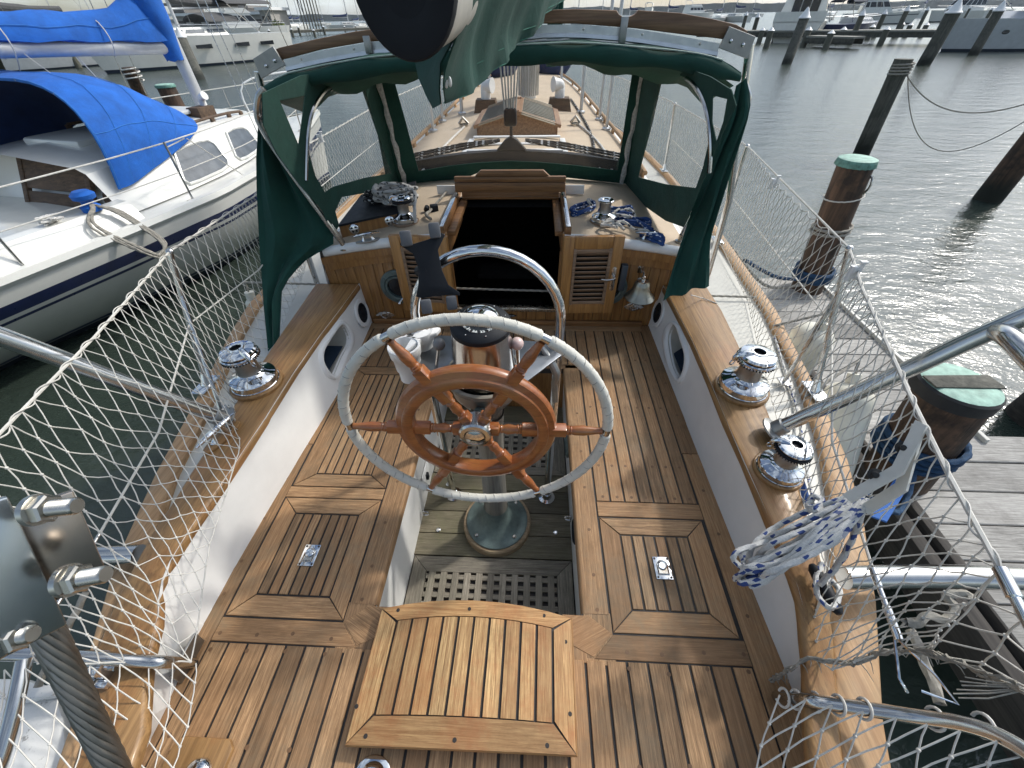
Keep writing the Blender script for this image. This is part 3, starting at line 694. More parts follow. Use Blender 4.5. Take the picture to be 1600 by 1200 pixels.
# ------------------------------------------------------------------ own boat: cabin, bulkhead, companionway
def rz(x, y): return -.905 + .012 * (y - 2.28) - .10 * (x / 1.1) ** 2
def rhw(y): return interp([2.28, 4.5, 8.2, 10, 11.2], [1.12, 1.12, .92, .62, .25], y)
OX0, OX1, OY1 = -.335, .355, 2.84
m = MB(); ys = [2.26, 2.45, 2.65, OY1, 3.2, 3.8, 4.5, 5.2, 6, 7, 8.2, 9.2, 10.2, 11.2]
def roofseg(x0f, x1f, yy, n=8):
    m.grid([[V((lerp(x0f(y), x1f(y), i / n), y, rz(lerp(x0f(y), x1f(y), i / n), y))) for i in range(n + 1)] for y in yy], flip=True)
e = .05
roofseg(lambda y: -rhw(y) + e, lambda y: OX0, ys[:4]); roofseg(lambda y: OX1, lambda y: rhw(y) - e, ys[:4]); roofseg(lambda y: -rhw(y) + e, lambda y: rhw(y) - e, ys[3:], 16)
m.cur = 1
for sx in (-1, 1):   # rounded white edge and cabin side
    prof = [(-e, 0), (-.02, -.006), (0, -.03), (.008, -.07), (.03, -.3), (.05, -.6)]
    m.grid([[V((sx * (rhw(y) + dx), y, rz(rhw(y) - e, y) + dz)) for y in ys] for dx, dz in prof], flip=(sx < 0))
# aft lip of the roof
for x0, x1 in ((-1.09, OX0), (OX1, 1.09)):
    xs = [lerp(x0, x1, i / 8) for i in range(9)]
    m.grid([[V((x, 2.26 + dy, rz(x, 2.26) + dz)) for x in xs] for dy, dz in ((0, 0), (-.014, -.005), (-.024, -.02), (-.024, -.045), (-.01, -.058), (.03, -.058))], flip=True)
part(m, 'coachroof', [M['nonskid'], M['gel']], smooth=50)
# teak beam under the lip, staved bulkhead, sill
m = MB()
for x0, x1 in ((-1.12, OX0), (OX1, 1.12)):
    m = MB()
    for k in range(8):
        a, b = lerp(x0, x1, k / 8), lerp(x0, x1, (k + 1) / 8); za, zb = rz(a, 2.26) - .056, rz(b, 2.26) - .056
        for t, dz0, dz1 in ((.034, 0, -.045), (.02, -.045, -.095)):
            m.grid([[V((a, BY - t, za + dz0)), V((b, BY - t, zb + dz0))], [V((a, BY - t, za + dz1)), V((b, BY - t, zb + dz1))], [V((a, BY + .01, za + dz1)), V((b, BY + .01, zb + dz1))]])
    part(m, 'beam', M['bulkwood'], smooth=0)
m = MB()
def staves(x0, x1, ztop, zbot, w=.062):
    n = max(1, round(abs(x1 - x0) / w))
    for k in range(n):
        a, b = lerp(x0, x1, k / n) + .0012, lerp(x0, x1, (k + 1) / n) - .0012
        m.box(((a + b) / 2, BY + .008, ((ztop(a) + ztop(b)) / 2 + zbot) / 2), (b - a, .016, (ztop(a) + ztop(b)) / 2 - zbot), bev=.0022)
staves(-1.14, OX0 + .02, lambda x: rz(x, 2.26) - .12, S - .01); staves(OX1 - .02, 1.14, lambda x: rz(x, 2.26) - .12, S - .01); staves(OX0 + .02, OX1 - .02, lambda x: -1.432, S - .01)
m.box((0, BY + .03, -1.25), (2.3, .02, .66)) if False else None
part(m, 'bulkhead', M['bulkwood'])
m = MB(); m.box((0, BY - .012, S + .018), (1.83, .022, .036), bev=.004); part(m, 'quarter_trim', M['hatchwood'])
m = MB(); m.box((.01, BY - .005, -1.425), (.70, .05, .022), bev=.003); part(m, 'companionway_sill', M['steelold'])
m = MB()
for x in (OX0 - .008, OX1 + .008): m.box((x, BY - .012, -1.165), (.032, .034, .50), bev=.003)
part(m, 'companionway_frame', M['doorwood'])
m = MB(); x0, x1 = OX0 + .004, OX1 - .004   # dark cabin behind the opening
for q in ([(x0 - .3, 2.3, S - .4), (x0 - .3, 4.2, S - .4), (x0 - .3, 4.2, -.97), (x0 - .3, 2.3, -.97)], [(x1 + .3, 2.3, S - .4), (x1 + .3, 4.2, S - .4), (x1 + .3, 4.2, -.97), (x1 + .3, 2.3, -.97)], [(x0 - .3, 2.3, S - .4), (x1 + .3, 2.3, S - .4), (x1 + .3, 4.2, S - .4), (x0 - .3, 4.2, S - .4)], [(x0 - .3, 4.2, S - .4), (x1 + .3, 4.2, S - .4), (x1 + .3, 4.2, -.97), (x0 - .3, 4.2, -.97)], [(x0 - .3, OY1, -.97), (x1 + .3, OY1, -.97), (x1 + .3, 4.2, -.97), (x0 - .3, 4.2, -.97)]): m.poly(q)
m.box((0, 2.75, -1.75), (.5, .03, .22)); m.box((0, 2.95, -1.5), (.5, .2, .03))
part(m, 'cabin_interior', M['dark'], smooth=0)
# hatch slides: wood with a metal strip, inner runner
for sx, xo in ((-1, OX0), (1, OX1)):
    m = MB(); m.box((xo - sx * -.018, 2.60, -.902), (.036, .70, .05), bev=.004); m.box((xo - sx * .03, 2.58, -.935), (.045, .56, .03), bev=.004); m.box((xo - sx * .004, 2.56, -.99), (.02, .54, .12), bev=.003)
    r = part(m, 'hatch_slide', M['hatchwood']); m = MB(); m.box((xo + sx * .018, 2.60, -.8755), (.026, .69, .004), bev=.001)
    for k in range(6): m.lathe([(0, .003), (.004, .002), (.004, 0)], frame_m((xo + sx * .018, 2.3 + .11 * k, -.8735), (0, 0, 1)), 8)
    part(m, 'slide_strip', M['chrome'], r)
# sliding hatch
m = MB()
m.box((.015, 2.83, -.835), (.735, .03, .06), bev=.004); m.box((.015, 2.825, -.785), (.735, .03, .035), bev=.008)
m.prism([(-.23, 0), (.26, 0), (.22, .035), (-.19, .035)], -.02, .012, frame_m((.015, 2.83, -.768), (0, -1, 0), (1, 0, 0)), .004)
m.box((.015, 2.86, -.895), (.66, .03, .05), bev=.004)
ht = part(m, 'sliding_hatch', M['hatchwood'])
m = MB(); n = 10
top = [[V((lerp(-.44, .46, i / n), y, rz(0, y) + .065 - .03 * ((i / n - .5) * 2) ** 2)) for i in range(n + 1)] for y in (3.70, 3.88, 4.06, 4.26)]
m.grid(top, flip=True); per = top[0] + [r[-1] for r in top[1:]] + top[-1][::-1][1:] + [r[0] for r in top[::-1]][1:-1]
m.grid([per, [V((p.x + (.02 if p.x > 0 else -.02), p.y + (.02 if p.y > 4 else 0), rz(p.x, p.y) - .01)) for p in per]], closev=True)
m.cur = 1
for y in (3.74, 3.96, 4.22): m.box((.01, y, rz(0, y) + .068), (.80, .05, .012), bev=.004)
for x in (-.41, .43): m.box((x, 3.98, rz(0, 4.0) + .046), (.05, .54, .012), bev=.004)
part(m, 'hatch_hood', [M['nonskid'], M['gel']], ht, smooth=40)
m = MB()
for sx in (-1, 1): m.box((sx * .44 + .01, 2.93, rz(.44, 2.9) + .03), (.14, .012, .06), bev=.002)
part(m, 'hatch_bracket', M['gel'], ht)
# louvred doors, folded back against the bulkhead
def door(cx, w, yaw, handle):
    T = Matrix.Translation((cx, 2.222, -1.165)) @ Matrix.Rotation(math.radians(yaw), 4, 'Z'); h = .50; st = .062; rl = .075; m = MB()
    for x in (-w / 2 + st / 2, w / 2 - st / 2): m.box(T @ V((x, 0, 0)), (st, .03, h), T.to_3x3(), .003)
    m.box(T @ V((0, 0, h / 2 - rl / 2)), (w - 2 * st - .001, .0285, rl), T.to_3x3(), .003); m.box(T @ V((0, 0, -h / 2 + rl / 2)), (w - 2 * st - .001, .0285, rl), T.to_3x3(), .003)
    d = part(m, 'louvred_door', M['doorwood'], label='louvred teak door with a steel lever handle' if handle else 'louvred teak door behind the black tablet holder')
    m = MB(); iw = w - 2 * st; ih = h - 2 * rl
    for x in (-iw / 2 + .008, iw / 2 - .008): m.box(T @ V((x, -.014, 0)), (.018, .014, ih + .016), T.to_3x3(), .002)
    for z in (-ih / 2 + .006, ih / 2 - .006): m.box(T @ V((0, -.014, z)), (iw - .02, .0135, .018), T.to_3x3(), .002)
    part(m, 'louvre_frame', M['louvre'], d)
    m = MB(); n = 11
    for k in range(n):
        z = lerp(-ih / 2 + .028, ih / 2 - .028, k / (n - 1)); m.box(T @ V((0, -.006, z)), (iw - .02, .007, .028), (T @ Matrix.Rotation(math.radians(38), 4, 'X')).to_3x3(), .0015)
    part(m, 'louvres', M['louvre'], d)
    m = MB(); m.box(T @ V((0, .010, 0)), (iw, .004, ih)); part(m, 'louvre_backing', M['dark'], d)
    if handle:
        m = MB(); hx = w / 2 - .032
        pl = [(.014 * math.cos(a), .064 + .014 * math.sin(a)) for a in [PI * k / 8 for k in range(9)]] + [(.014 * math.cos(a), -.064 + .014 * math.sin(a)) for a in [PI + PI * k / 8 for k in range(9)]]
        Tp = T @ Matrix.Translation((hx, -.015, -.01)) @ Matrix(((1, 0, 0, 0), (0, 0, -1, 0), (0, 1, 0, 0), (0, 0, 0, 1)))
        m.prism(pl, 0, .004, Tp, .001); m.tube([Tp @ V((0, .02, 0)), Tp @ V((0, .02, .036)), Tp @ V((-.008, .02, .044)), Tp @ V((-.05, .017, .046)), Tp @ V((-.082, .022, .046))], [.008, .008, .008, .007, .006], 10)
        m.cur = 1; m.box(Tp @ V((0, -.045, .0045)), (.007, .001, .018), Tp.to_3x3())
        part(m, 'door_handle', [M['steel'], M['black']], d)
    else:
        m = MB(); p = T @ V((-w / 2 + .01, -.03, -.15)); m.tube([p, p + V((-.02, -.02, -.02))], .006, 8); m.sphere(p + V((-.02, -.02, -.025)), .011, 10); part(m, 'door_catch', M['chrome'], d)
door(-.488, .345, -4, False); door(.520, .345, 3, True)
# ports, bulkhead lights
for x in (-.685, .655):
    m = MB(); T = frame_m((x, BY - .002, -1.272), (0, -1, 0)); m.lathe([(.118, 0), (.118, .012), (.112, .018), (.09, .02), (.084, .014), (.082, .026), (.07, .024), (.068, .004)], T, 32)
    for k in range(6): m.sphere(T @ V((.102 * math.cos(k * PI / 3 + .4), .102 * math.sin(k * PI / 3 + .4), .018)), .006, 8)
    o = part(m, 'porthole', M['bronze']); m = MB(); m.lathe([(.07, .006), (0, .006)], T, 24); part(m, 'pane', M['darkglass'], o)
for u, v in ((602, 492), (990, 479)):
    p = Y(u, v, BY - .002); m = MB(); T = frame_m(p, (0, -1, 0), (1, 0, 0))
    m.prism([(-.068, 0), (-.035, -.022), (0, -.032), (.035, -.022), (.068, 0), (.035, .022), (0, .032), (-.035, .022)], 0, .005, T, .002); m.lathe([(.03, .005), (.028, .012), (.02, .014), (.018, .010), (0, .012)], T, 20); part(m, 'courtesy_light', M['chrome'])
m = MB(); m.box((.725, BY - .03, -1.18), (.04, .05, .17), bev=.008); part(m, 'instrument_case', plain('slate_plastic', (.05, .065, .08), .4))
# name scroll under the sill
m = MB(); T = frame_m(Y(797, 493, BY - .004), (0, -1, 0), (1, 0, 0)); m.prism([(.04 * math.cos(a) * (1 + .08 * math.cos(4 * a)), .011 * math.sin(a)) for a in [2 * PI * k / 24 for k in range(24)]], 0, .004, T, .001)
for k in range(6): m.cur = 1; m.tube([T @ V((-.025 + .01 * k + .003 * math.cos(a), .003 * math.sin(a), .0045)) for a in [2 * PI * i / 8 for i in range(8)]], .0008, 4, closed=True)
part(m, 'name_plate', [M['black'], M['gel']])
# ship's bell
B0 = V((.83, 2.17, -1.20)); m = MB(); prof = [(.088, -.075), (.090, -.071), (.083, -.062), (.066, -.045), (.053, -.022), (.047, .006), (.043, .024), (.033, .035), (.033, .038), (0, .041)]
m.lathe(prof, Matrix.Translation(B0), 32); m.lathe([(.086, -.074), (.05, -.02), (.04, .02), (0, .03)], Matrix.Translation(B0), 24)
bell = empty('ship_bell', B0 + V((0, .1, 0)), 'tarnished bronze bell hanging on the varnished bulkhead beside the lever handled door', 'bell')
part(m, 'bell_body', M['bell'], bell, smooth=60)
m = MB(); m.tube([B0 + V((0, 0, .03)), B0 + V((0, 0, .065)), B0 + V((0, .03, .085)), V((B0.x, BY - .005, B0.z + .08))], .006, 8); m.lathe([(.034, .036), (.034, .041), (.012, .044), (.011, .066), (.004, .07), (.003, .084), (0, .085)], Matrix.Translation(B0), 20); m.box((B0.x, BY - .004, B0.z + .07), (.03, .01, .07), bev=.002); part(m, 'bell_bracket', M['steel'], bell)
m = MB(); m.tube([B0 + V((0, 0, .02)), B0 + V((.004, 0, -.06))], .003, 6); m.sphere(B0 + V((.004, 0, -.066)), .011, 10); part(m, 'clapper', M['bell'], bell)
# teak locker on the port side of the roof with two round latches
m = MB(); a, b = Z(527, 378, -.99), Z(632, 343, -.95)
a = V((-1.0, 2.36, -.98)); b = V((-.60, 2.47, -.93)); d = (b - a); hh = .075
m.grid([[V((a.x, a.y, a.z - .01)), V((b.x, b.y, b.z - .01))], [V((a.x, a.y, a.z + hh)), V((b.x, b.y, b.z + hh))]], flip=True); lk = part(m, 'roof_locker', M['bulkwood'], smooth=0)
m = MB(); m.shell([[V((a.x, a.y - .01, a.z + hh)), V((b.x, b.y - .01, b.z + hh))], [V((a.x + .0, a.y + .45, a.z + hh + .03)), V((b.x - .05, b.y + .5, b.z + hh + .02))]], .012); part(m, 'locker_top', M['black'], lk, smooth=0)
nrm = V((d.y, -d.x, 0)).normalized()
for t in (.2, .73):
    m = MB(); T = frame_m(a.lerp(b, t) + V((0, 0, .03)) + nrm * .001, nrm, d); m.lathe([(.03, 0), (.03, .005), (.024, .009), (0, .010)], T, 20); m.box(T @ V((0, 0, .011)), (.052, .008, .006), T.to_3x3(), .001); m.cur = 1
    for k in range(4): m.lathe([(0, .0105), (.006, .0105), (.006, .009)], T @ Matrix.Translation((.016 * math.cos(k * PI / 2 + .8), .016 * math.sin(k * PI / 2 + .8), 0)), 8)
    part(m, 'locker_latch', [M['chrome'], M['black']], lk)
# teak rails on the cabin roof
for sx in (-1, 1):
    m = MB(); P = [V((sx * (rhw(y) - .06), y, rz(rhw(y), y) + .06)) for y in (3.5, 4.5, 5.5, 6.5, 7.5, 8.5, 9.5)]
    m.tube(spline(P, 4), .018, 8)
    for y in (3.6, 4.1, 4.6, 5.1, 5.6, 6.1, 6.7, 7.3, 7.9, 8.5): m.box((sx * (rhw(y) - .06), y, rz(rhw(y), y) + .03), (.025, .09, .06), bev=.008)
    part(m, 'grab_rail', M['toe'])
# skylight, dorade boxes and cowls, mast
sky = MB(); yA, yB = 4.62, 5.45; w = .40; zb = rz(0, 5.0) - .02; hw = .085; pk = .195
prof = [(-w, zb), (-w, zb + hw), (0, zb + pk), (w, zb + hw), (w, zb)]
sky.poly([(x, yA, z) for x, z in prof[::-1]]); sky.poly([(x, yB, z) for x, z in prof]); sky.grid([[V((x, yA - .03, z)), V((x, yB + .03, z))] for x, z in prof])
sky.box((0, (yA + yB) / 2, zb + pk + .005), (.1, yB - yA + .08, .03), bev=.004)
slope = math.atan2(pk - hw, w); L = math.hypot(w, pk - hw)
for sx in (-1, 1):
    Rm = Matrix.Rotation(sx * slope, 4, 'Y').to_3x3(); c = V((sx * w / 2, (yA + yB) / 2, zb + (hw + pk) / 2))
    for yy in (yA, yB): sky.box(V((c.x, yy, c.z)) + Rm @ V((0, 0, .012)), (L + .06, .06, .03), Rm, .003)
    sky.box(c + Rm @ V((sx * L / 2, 0, .012)), (.06, yB - yA, .03), Rm, .003)
sk_o = part(sky, 'skylight', wood('skylight_teak', (.2, .1, .05), (.42, .24, .12), 1, .7, .5), smooth=0)
for sx in (-1, 1):
    Rm = Matrix.Rotation(sx * slope, 4, 'Y').to_3x3(); c = V((sx * w / 2, (yA + yB) / 2, zb + (hw + pk) / 2)); m = MB(); m.box(c + Rm @ V((0, 0, .020)), (L - .06, yB - yA - .06, .006), Rm); m.cur = 1
    for k in range(14): m.tube([c + Rm @ V((-L / 2 + .04, lerp(-.55, .55, k / 13), .028)), c + Rm @ V((L / 2 - .04, lerp(-.55, .55, k / 13), .028))], .005, 5)
    part(m, 'skylight_pane', [M['darkglass'], M['bell']], sk_o)
def cowl(x, y):
    z = rz(x, y); m = MB(); q = [(-.15, -.12), (.15, -.12), (.15, .12), (-.15, .12)]
    m.grid([[V((x + a, y + b, z - .03)) for a, b in q], [V((x + a * .8, y + b * .8, z + .12)) for a, b in q]], closev=True); m.poly([(x + a * .8, y + b * .8, z + .12) for a, b in q]); o = part(m, 'dorade_box', M['oldwood'], smooth=0)
    m = MB(); P = [V((x, y, z + .11)), V((x, y, z + .18)), V((x, y + .01, z + .225)), V((x - .02 * (1 if x > 0 else -1), y - .02, z + .255)), V((x - .09 * (1 if x > 0 else -1), y - .05, z + .26))]
    m.tube(spline(P, 4), [.06 + .0 * k for k in range(14)] + [.066, .074, .08], 16); part(m, 'cowl_vent', M['whiteplastic'], o)
cowl(-.44, 6.05); cowl(.48, 6.1)
mast = MB(); mast.lathe([(.11, -1.0), (.11, 6.0)], Matrix.Translation((.08, 6.9, 0)), 20); mo = part(mast, 'mast', M['gel'], smooth=60)
m = MB()
random.seed(3)
for k in range(14):
    a = PI + PI * k / 13; r = .135; x = .08 + r * math.cos(a); y = 6.9 + r * math.sin(a); m.tube([V((x, y, -.82)), V((x + random.uniform(-.04, .04), y, 1.4)), V((x, y, 5))], .009, 5)
part(m, 'halyards', M['paleline'], mo)
m = MB()
for k in range(5): m.tube([V((.36 + .03 * k, 6.75, -.5 + .05 * k)), V((.37 + .03 * k, 6.75, 1.2)), V((.3, 6.8, 4))], .02, 6)
m.tube([V((.38, 6.75, -.5)), V((.38, 6.75, .9))], .07, 8); part(m, 'halyard_coil', M['green'], mo)
# mast pulpits
for sx in (-1, 1):
    m = MB()
    for x, y in ((.75, 6.0), (.62, 8.6)): m.tube([V((sx * x, y, rz(x, y))), V((sx * x, y, rz(x, y) + .85))], .02, 8); m.lathe([(.05, 0), (.05, .02), (.025, .03)], Matrix.Translation((sx * x, y, rz(x, y))), 12)
    m.tube([V((sx * .75, 6.0, rz(.75, 6) + .85)), V((sx * .62, 8.6, rz(.62, 8.6) + .85))], .02, 8)
    for x, y in ((.95, 5.7), (.97, 5.2)): m.tube([V((sx * x, y, rz(x, y))), V((sx * x, y, rz(x, y) + 1.4))], .017, 8); m.lathe([(.05, 0), (.05, .02), (.02, .03)], Matrix.Translation((sx * x, y, rz(x, y))), 12)
    part(m, 'mast_rail', M['alu'])
    m = MB(); x, y = sx * .62, 5.2; m.lathe([(.05, 0), (.05, .02), (.03, .03)], Matrix.Translation((x, y, rz(x, y))), 12); m.tube([V((x - .05, y, rz(x, y) + .03)), V((x, y - .02, rz(x, y) + .09)), V((x + .05, y, rz(x, y) + .03))], .015, 8); part(m, 'deck_eye', M['steelold'])
# deck lines
m = MB(); P = [V((.68, 6.9, 0)), V((.73, 6.0, 0)), V((.76, 4.9, 0)), V((.72, 4.0, 0)), V((.7, 3.3, 0))]; m.rope([V((p.x, p.y, rz(p.x, p.y) + .013)) for p in spline(P, 4)], .011)
tag(m.build('deck_line', M['bwfleck']), 'blue grey line running forward along the starboard side of the beige roof', 'rope')
m = MB(); P = [V((.66, 5.2, 0)), V((.75, 4.8, 0)), V((.82, 4.2, 0)), V((.80, 3.5, 0))]; m.rope([V((p.x, p.y, rz(p.x, p.y) + .013)) for p in spline(P, 4)], .010)
tag(m.build('deck_line', M['ropew']), 'short pale line curling down from the starboard deck eye', 'rope')
m = MB(); P = [V((-.6, 5.1, 0)), V((-.68, 4.4, 0)), V((-.74, 3.5, 0))]; m.rope([V((p.x, p.y, rz(p.x, p.y) + .013)) for p in spline(P, 4)], .011)
tag(m.build('deck_line', M['ropew']), 'pale line running aft from the port deck eye on the beige roof', 'rope')
# blue sail bags on the foredeck
for (x, y, s, l) in ((-.55, 9.6, 1.0, 'dark blue sail bag lying on the foredeck to port of the mast'), (.45, 9.9, 1.1, 'dark blue covered bundle on the foredeck to starboard of the mast')):
    m = MB(); m.sphere((x, y, rz(x, y) + .16), .34 * s, 16, (1.1, .8, .75)); b = m.build('sail_bag', M['bluedark']); tag(b, l, 'sail bag')
    for vtx in b.data.vertices: n_ = noise.noise(vtx.co * 5); vtx.co += V((n_, n_, n_)) * .05
# ------------------------------------------------------------------ wheel, pedestal, winches
HC = V((-.003, .85, -.992)); RW = .425
wheel = empty('steering_wheel', V((0, .85, SOLE)), 'varnished wooden spoked steering wheel with an outer steel rim whipped in white cord', 'steering wheel')
def wp(a, r, dy=0): return HC + V((r * math.cos(a), dy, r * math.sin(a)))
m = MB(); N = 900; rows = []
gaps = [60, 120, 0, 180, 240, 300]
def inten(a):
    d = min(abs((a - g + 180) % 360 - 180) for g in gaps); return sm(min(1, max(0, (d - 1.6) / .7)))
for i in range(N):
    a = 2 * PI * i / N; k = inten(math.degrees(a)); r = lerp(.0112, .0158 + .0010 * (i % 2), k); row = []
    for j in range(12):
        b = 2 * PI * j / 12; rr = r + k * .0012 * max(0, math.cos(b - a * 75)) ** 6
        row.append(wp(a, RW + rr * math.cos(b), rr * math.sin(b)))
    rows.append(row)
m.grid(rows, closeu=True, closev=True); part(m, 'whipped_rim', M['wrap'], wheel, smooth=60)
m = MB(); m.tube([wp(2 * PI * i / 96, RW) for i in range(96)], .0125, 10, closed=True); part(m, 'steel_rim', M['steel'], wheel, smooth=60)
m = MB(); P = []
for i in range(1200):
    a = 2 * PI * i / 1200; b = a * 75 + .35; rr = .0172
    if i % 7 < 4 and inten(math.degrees(a)) > .8: P.append(wp(a, RW + rr * math.cos(b), rr * math.sin(b)))
    elif P: m.tube(P, .0007, 4); P = []
if P: m.tube(P, .0009, 4)
part(m, 'fleck_cord', plain('dark_fleck', (.16, .16, .17), .8, 0, .5, 120), wheel)
# wooden rim: moulded section swept round
sec = [(.200, -.012), (.203, -.024), (.212, -.030), (.226, -.030), (.236, -.025), (.239, -.019), (.244, -.017), (.257, -.012), (.263, -.002), (.263, .012), (.257, .024), (.244, .030), (.226, .032), (.210, .030), (.203, .022), (.200, .010)]
m = MB(); m.grid([[wp(2 * PI * i / 96, r, dy) for r, dy in sec] for i in range(96)], closeu=True, closev=True, flip=True)
part(m, 'wooden_rim', M['wheelwood'], wheel, smooth=35)
for k in range(6):
    a = PI * k / 3 + .006; T = frame_m(HC, (math.cos(a), 0, math.sin(a)), (0, 1, 0)); m = MB()
    prof = [(.018, .04), (.019, .075), (.013, .080), (.015, .084), (.013, .088), (.014, .094), (.018, .105), (.0135, .13), (.017, .138), (.014, .142), (.017, .146), (.014, .15), (.0155, .155)]
    m.lathe([(.0, .04)] + prof, T, 12)
    for z0, z1, w in ((.035, .076, .034), (.15, .295, .034)): m.box(T @ V((0, 0, (z0 + z1) / 2)), (w, w, z1 - z0), T.to_3x3(), .003)
    m.lathe([(.015, .294), (.0175, .302), (.014, .305), (.0165, .309), (.014, .313), (.016, .32), (.0175, .35), (.014, .375), (.011, .395), (.0115, .41), (.0, .413)], T, 12)
    part(m, 'spoke', M['wheelwood'], wheel, smooth=40)
m = MB(); T = frame_m(HC, (0, -1, 0)); m.lathe([(.05, -.03), (.05, .014), (.054, .018), (.054, .030), (.048, .036), (.036, .038), (.033, .034), (.033, .030)], T, 32); part(m, 'hub', M['steel'], wheel)
m = MB(); m.lathe([(.033, .030), (.031, .040), (.018, .046), (0, .047)], T, 28); part(m, 'hub_nut', M['chrome'], wheel)
# pedestal
PX, PY = .012, 1.045
ped = empty('steering_pedestal', (PX, PY, SOLE), 'steering pedestal with a black compass on a steel drum and a flared green bronze foot', 'pedestal'); TP = Matrix.Translation((PX, PY, 0))
m = MB(); m.lathe([(.178, SOLE), (.178, SOLE + .038), (.172, SOLE + .044), (.15, SOLE + .044)], TP, 40); part(m, 'wooden_ring', M['teak_grey'] if False else wood('pedestal_ring', (.2, .14, .08), (.36, .27, .17), 0, .8, .7), ped)
m = MB(); zb = SOLE + .044; m.lathe([(.160, zb), (.160, zb + .008), (.152, zb + .012), (.14, zb + .014), (.12, zb + .024), (.09, zb + .055), (.068, zb + .10), (.060, zb + .15)], TP, 40)
ft = part(m, 'pedestal_foot', M['bronze'], ped, smooth=60)
m = MB()
for k in range(4): a = PI / 4 + k * PI / 2; m.lathe([(.011, 0), (.011, .008), (.007, .011), (0, .011)], TP @ Matrix.Translation((.135 * math.cos(a), .135 * math.sin(a), zb + .013)), 6)
part(m, 'foot_bolt', M['steelold'], ft)
m = MB(); m.lathe([(.058, zb + .14), (.054, -1.45), (.056, -1.2), (.062, -1.12)], TP, 24); part(m, 'pedestal_column', wood('grey_column', (.13, .12, .10), (.25, .235, .20), 2, .6, .6), ped)
m = MB(); m.lathe([(.055, -1.13), (.06, -1.08), (.1, -1.02), (.12, -.985), (.118, -.975), (.122, -.965), (.122, -.93)], TP, 36); part(m, 'binnacle_bowl', M['drum'], ped, smooth=40)
m = MB(); m.tube([V((PX, PY - .05, -.997)), V((PX - .012, HC.y, HC.z))], .026, 16); m.tube([V((PX, PY - .05, -1.0)), V((PX - .008, PY - .115, -.998))], .036, 16); part(m, 'wheel_shaft', M['bronze'], ped)
m = MB(); m.lathe([(.126, -.93), (.137, -.928), (.137, -.912), (.126, -.908)], TP, 36); part(m, 'binnacle_collar', wood('binnacle_collar_wood', (.17, .155, .12), (.3, .28, .23), 0, .8, .6), ped)
m = MB(); m.lathe([(.109, -.912), (.100, -.78), (.097, -.728)], TP, 40); part(m, 'compass_drum', M['steel'], ped)
TC = TP @ Matrix.Translation((0, 0, -.728)) @ rot('X', 5) @ Matrix.Scale(.92, 4)
m = MB(); m.lathe([(.102, 0), (.106, .004), (.106, .020), (.098, .03), (.072, .038), (.069, .034)], TC, 40); cb = part(m, 'compass_ring', M['black'], ped)
m = MB()
for k in range(8): m.sphere(TC @ V((.088 * math.cos(k * PI / 4 + .3), .088 * math.sin(k * PI / 4 + .3), .0335)), .003, 6)
part(m, 'ring_screws', M['steel'], cb)
m = MB(); m.lathe([(.07, .022), (.0, .022)], TC, 32); cd_ = part(m, 'compass_card', M['black'], ped)
m = MB()
for k in range(72):
    a = 2 * PI * k / 72; l = .010 if k % 2 else .006; w = .0014
    m.box(TC @ V(((.064 - l / 2) * math.cos(a), (.064 - l / 2) * math.sin(a), .0235)), (l, w, .0006), (TC @ Matrix.Rotation(a, 4, 'Z')).to_3x3())
for k in range(36):
    if k % 3 == 0: continue
    a = 2 * PI * k / 36
    for d in (-.022, .022): m.box(TC @ V((.051 * math.cos(a + d), .051 * math.sin(a + d), .0235)), (.008, .0018, .0006), (TC @ Matrix.Rotation(a, 4, 'Z')).to_3x3())
for a in (.6, 2.6): m.tube([TC @ V((.038 * math.cos(a + t * .1), .038 * math.sin(a + t * .1), .0235)) for t in range(8)], .0012, 4)
part(m, 'compass_marks', M['gel'], cd_)
def compass_text(txt, a, size):
    cu = bpy.data.curves.new('t', 'FONT'); cu.body = txt; cu.size = size; cu.align_x = 'CENTER'; cu.align_y = 'CENTER'; cu.extrude = .0004
    o = bpy.data.objects.new('t', cu); COL.objects.link(o); dg = bpy.context.evaluated_depsgraph_get(); me = bpy.data.meshes.new_from_object(o.evaluated_get(dg)); bpy.data.objects.remove(o)
    T2 = TC @ Matrix.Translation((.051 * math.cos(a), .051 * math.sin(a), .0245)) @ Matrix.Rotation(a + PI / 2, 4, 'Z'); mm = MB(); base = len(mm.v)
    for v in me.vertices: mm.v.append(tuple(T2 @ v.co))
    for p in me.polygons: mm.face([base + i for i in p.vertices])
    return mm
m = MB()
for k in range(12):
    mm = compass_text({0: 'N', 3: 'E', 6: 'S', 9: 'W'}.get(k, str(k * 3)), PI / 2 - k * PI / 6 + PI * .9, .017); b0 = len(m.v); m.v += mm.v
    for f in mm.f: m.face([b0 + i for i in f])
part(m, 'card_numbers', M['gel'], cd_, smooth=0)
def glass():
    t = NT('dome_glass'); t.t.nodes.remove(t.b); a = t.n('ShaderNodeBsdfTransparent'); a.inputs[0].default_value = (.93, .95, .95, 1); b = t.n('ShaderNodeBsdfGlossy'); b.inputs['Roughness'].default_value = .03
    fr = t.n('ShaderNodeFresnel'); fr.inputs[0].default_value = 1.45; mx = t.n('ShaderNodeMixShader'); t.l(fr.outputs[0], mx.inputs[0]); t.l(a.outputs[0], mx.inputs[1]); t.l(b.outputs[0], mx.inputs[2]); t.l(mx.outputs[0], t.out.inputs[0]); return t.m
m = MB(); m.lathe([(.071 * math.cos(t), .034 + .042 * math.sin(t)) for t in [PI / 2 * k / 10 for k in range(11)]], TC, 32); part(m, 'compass_dome', glass(), ped, smooth=80)
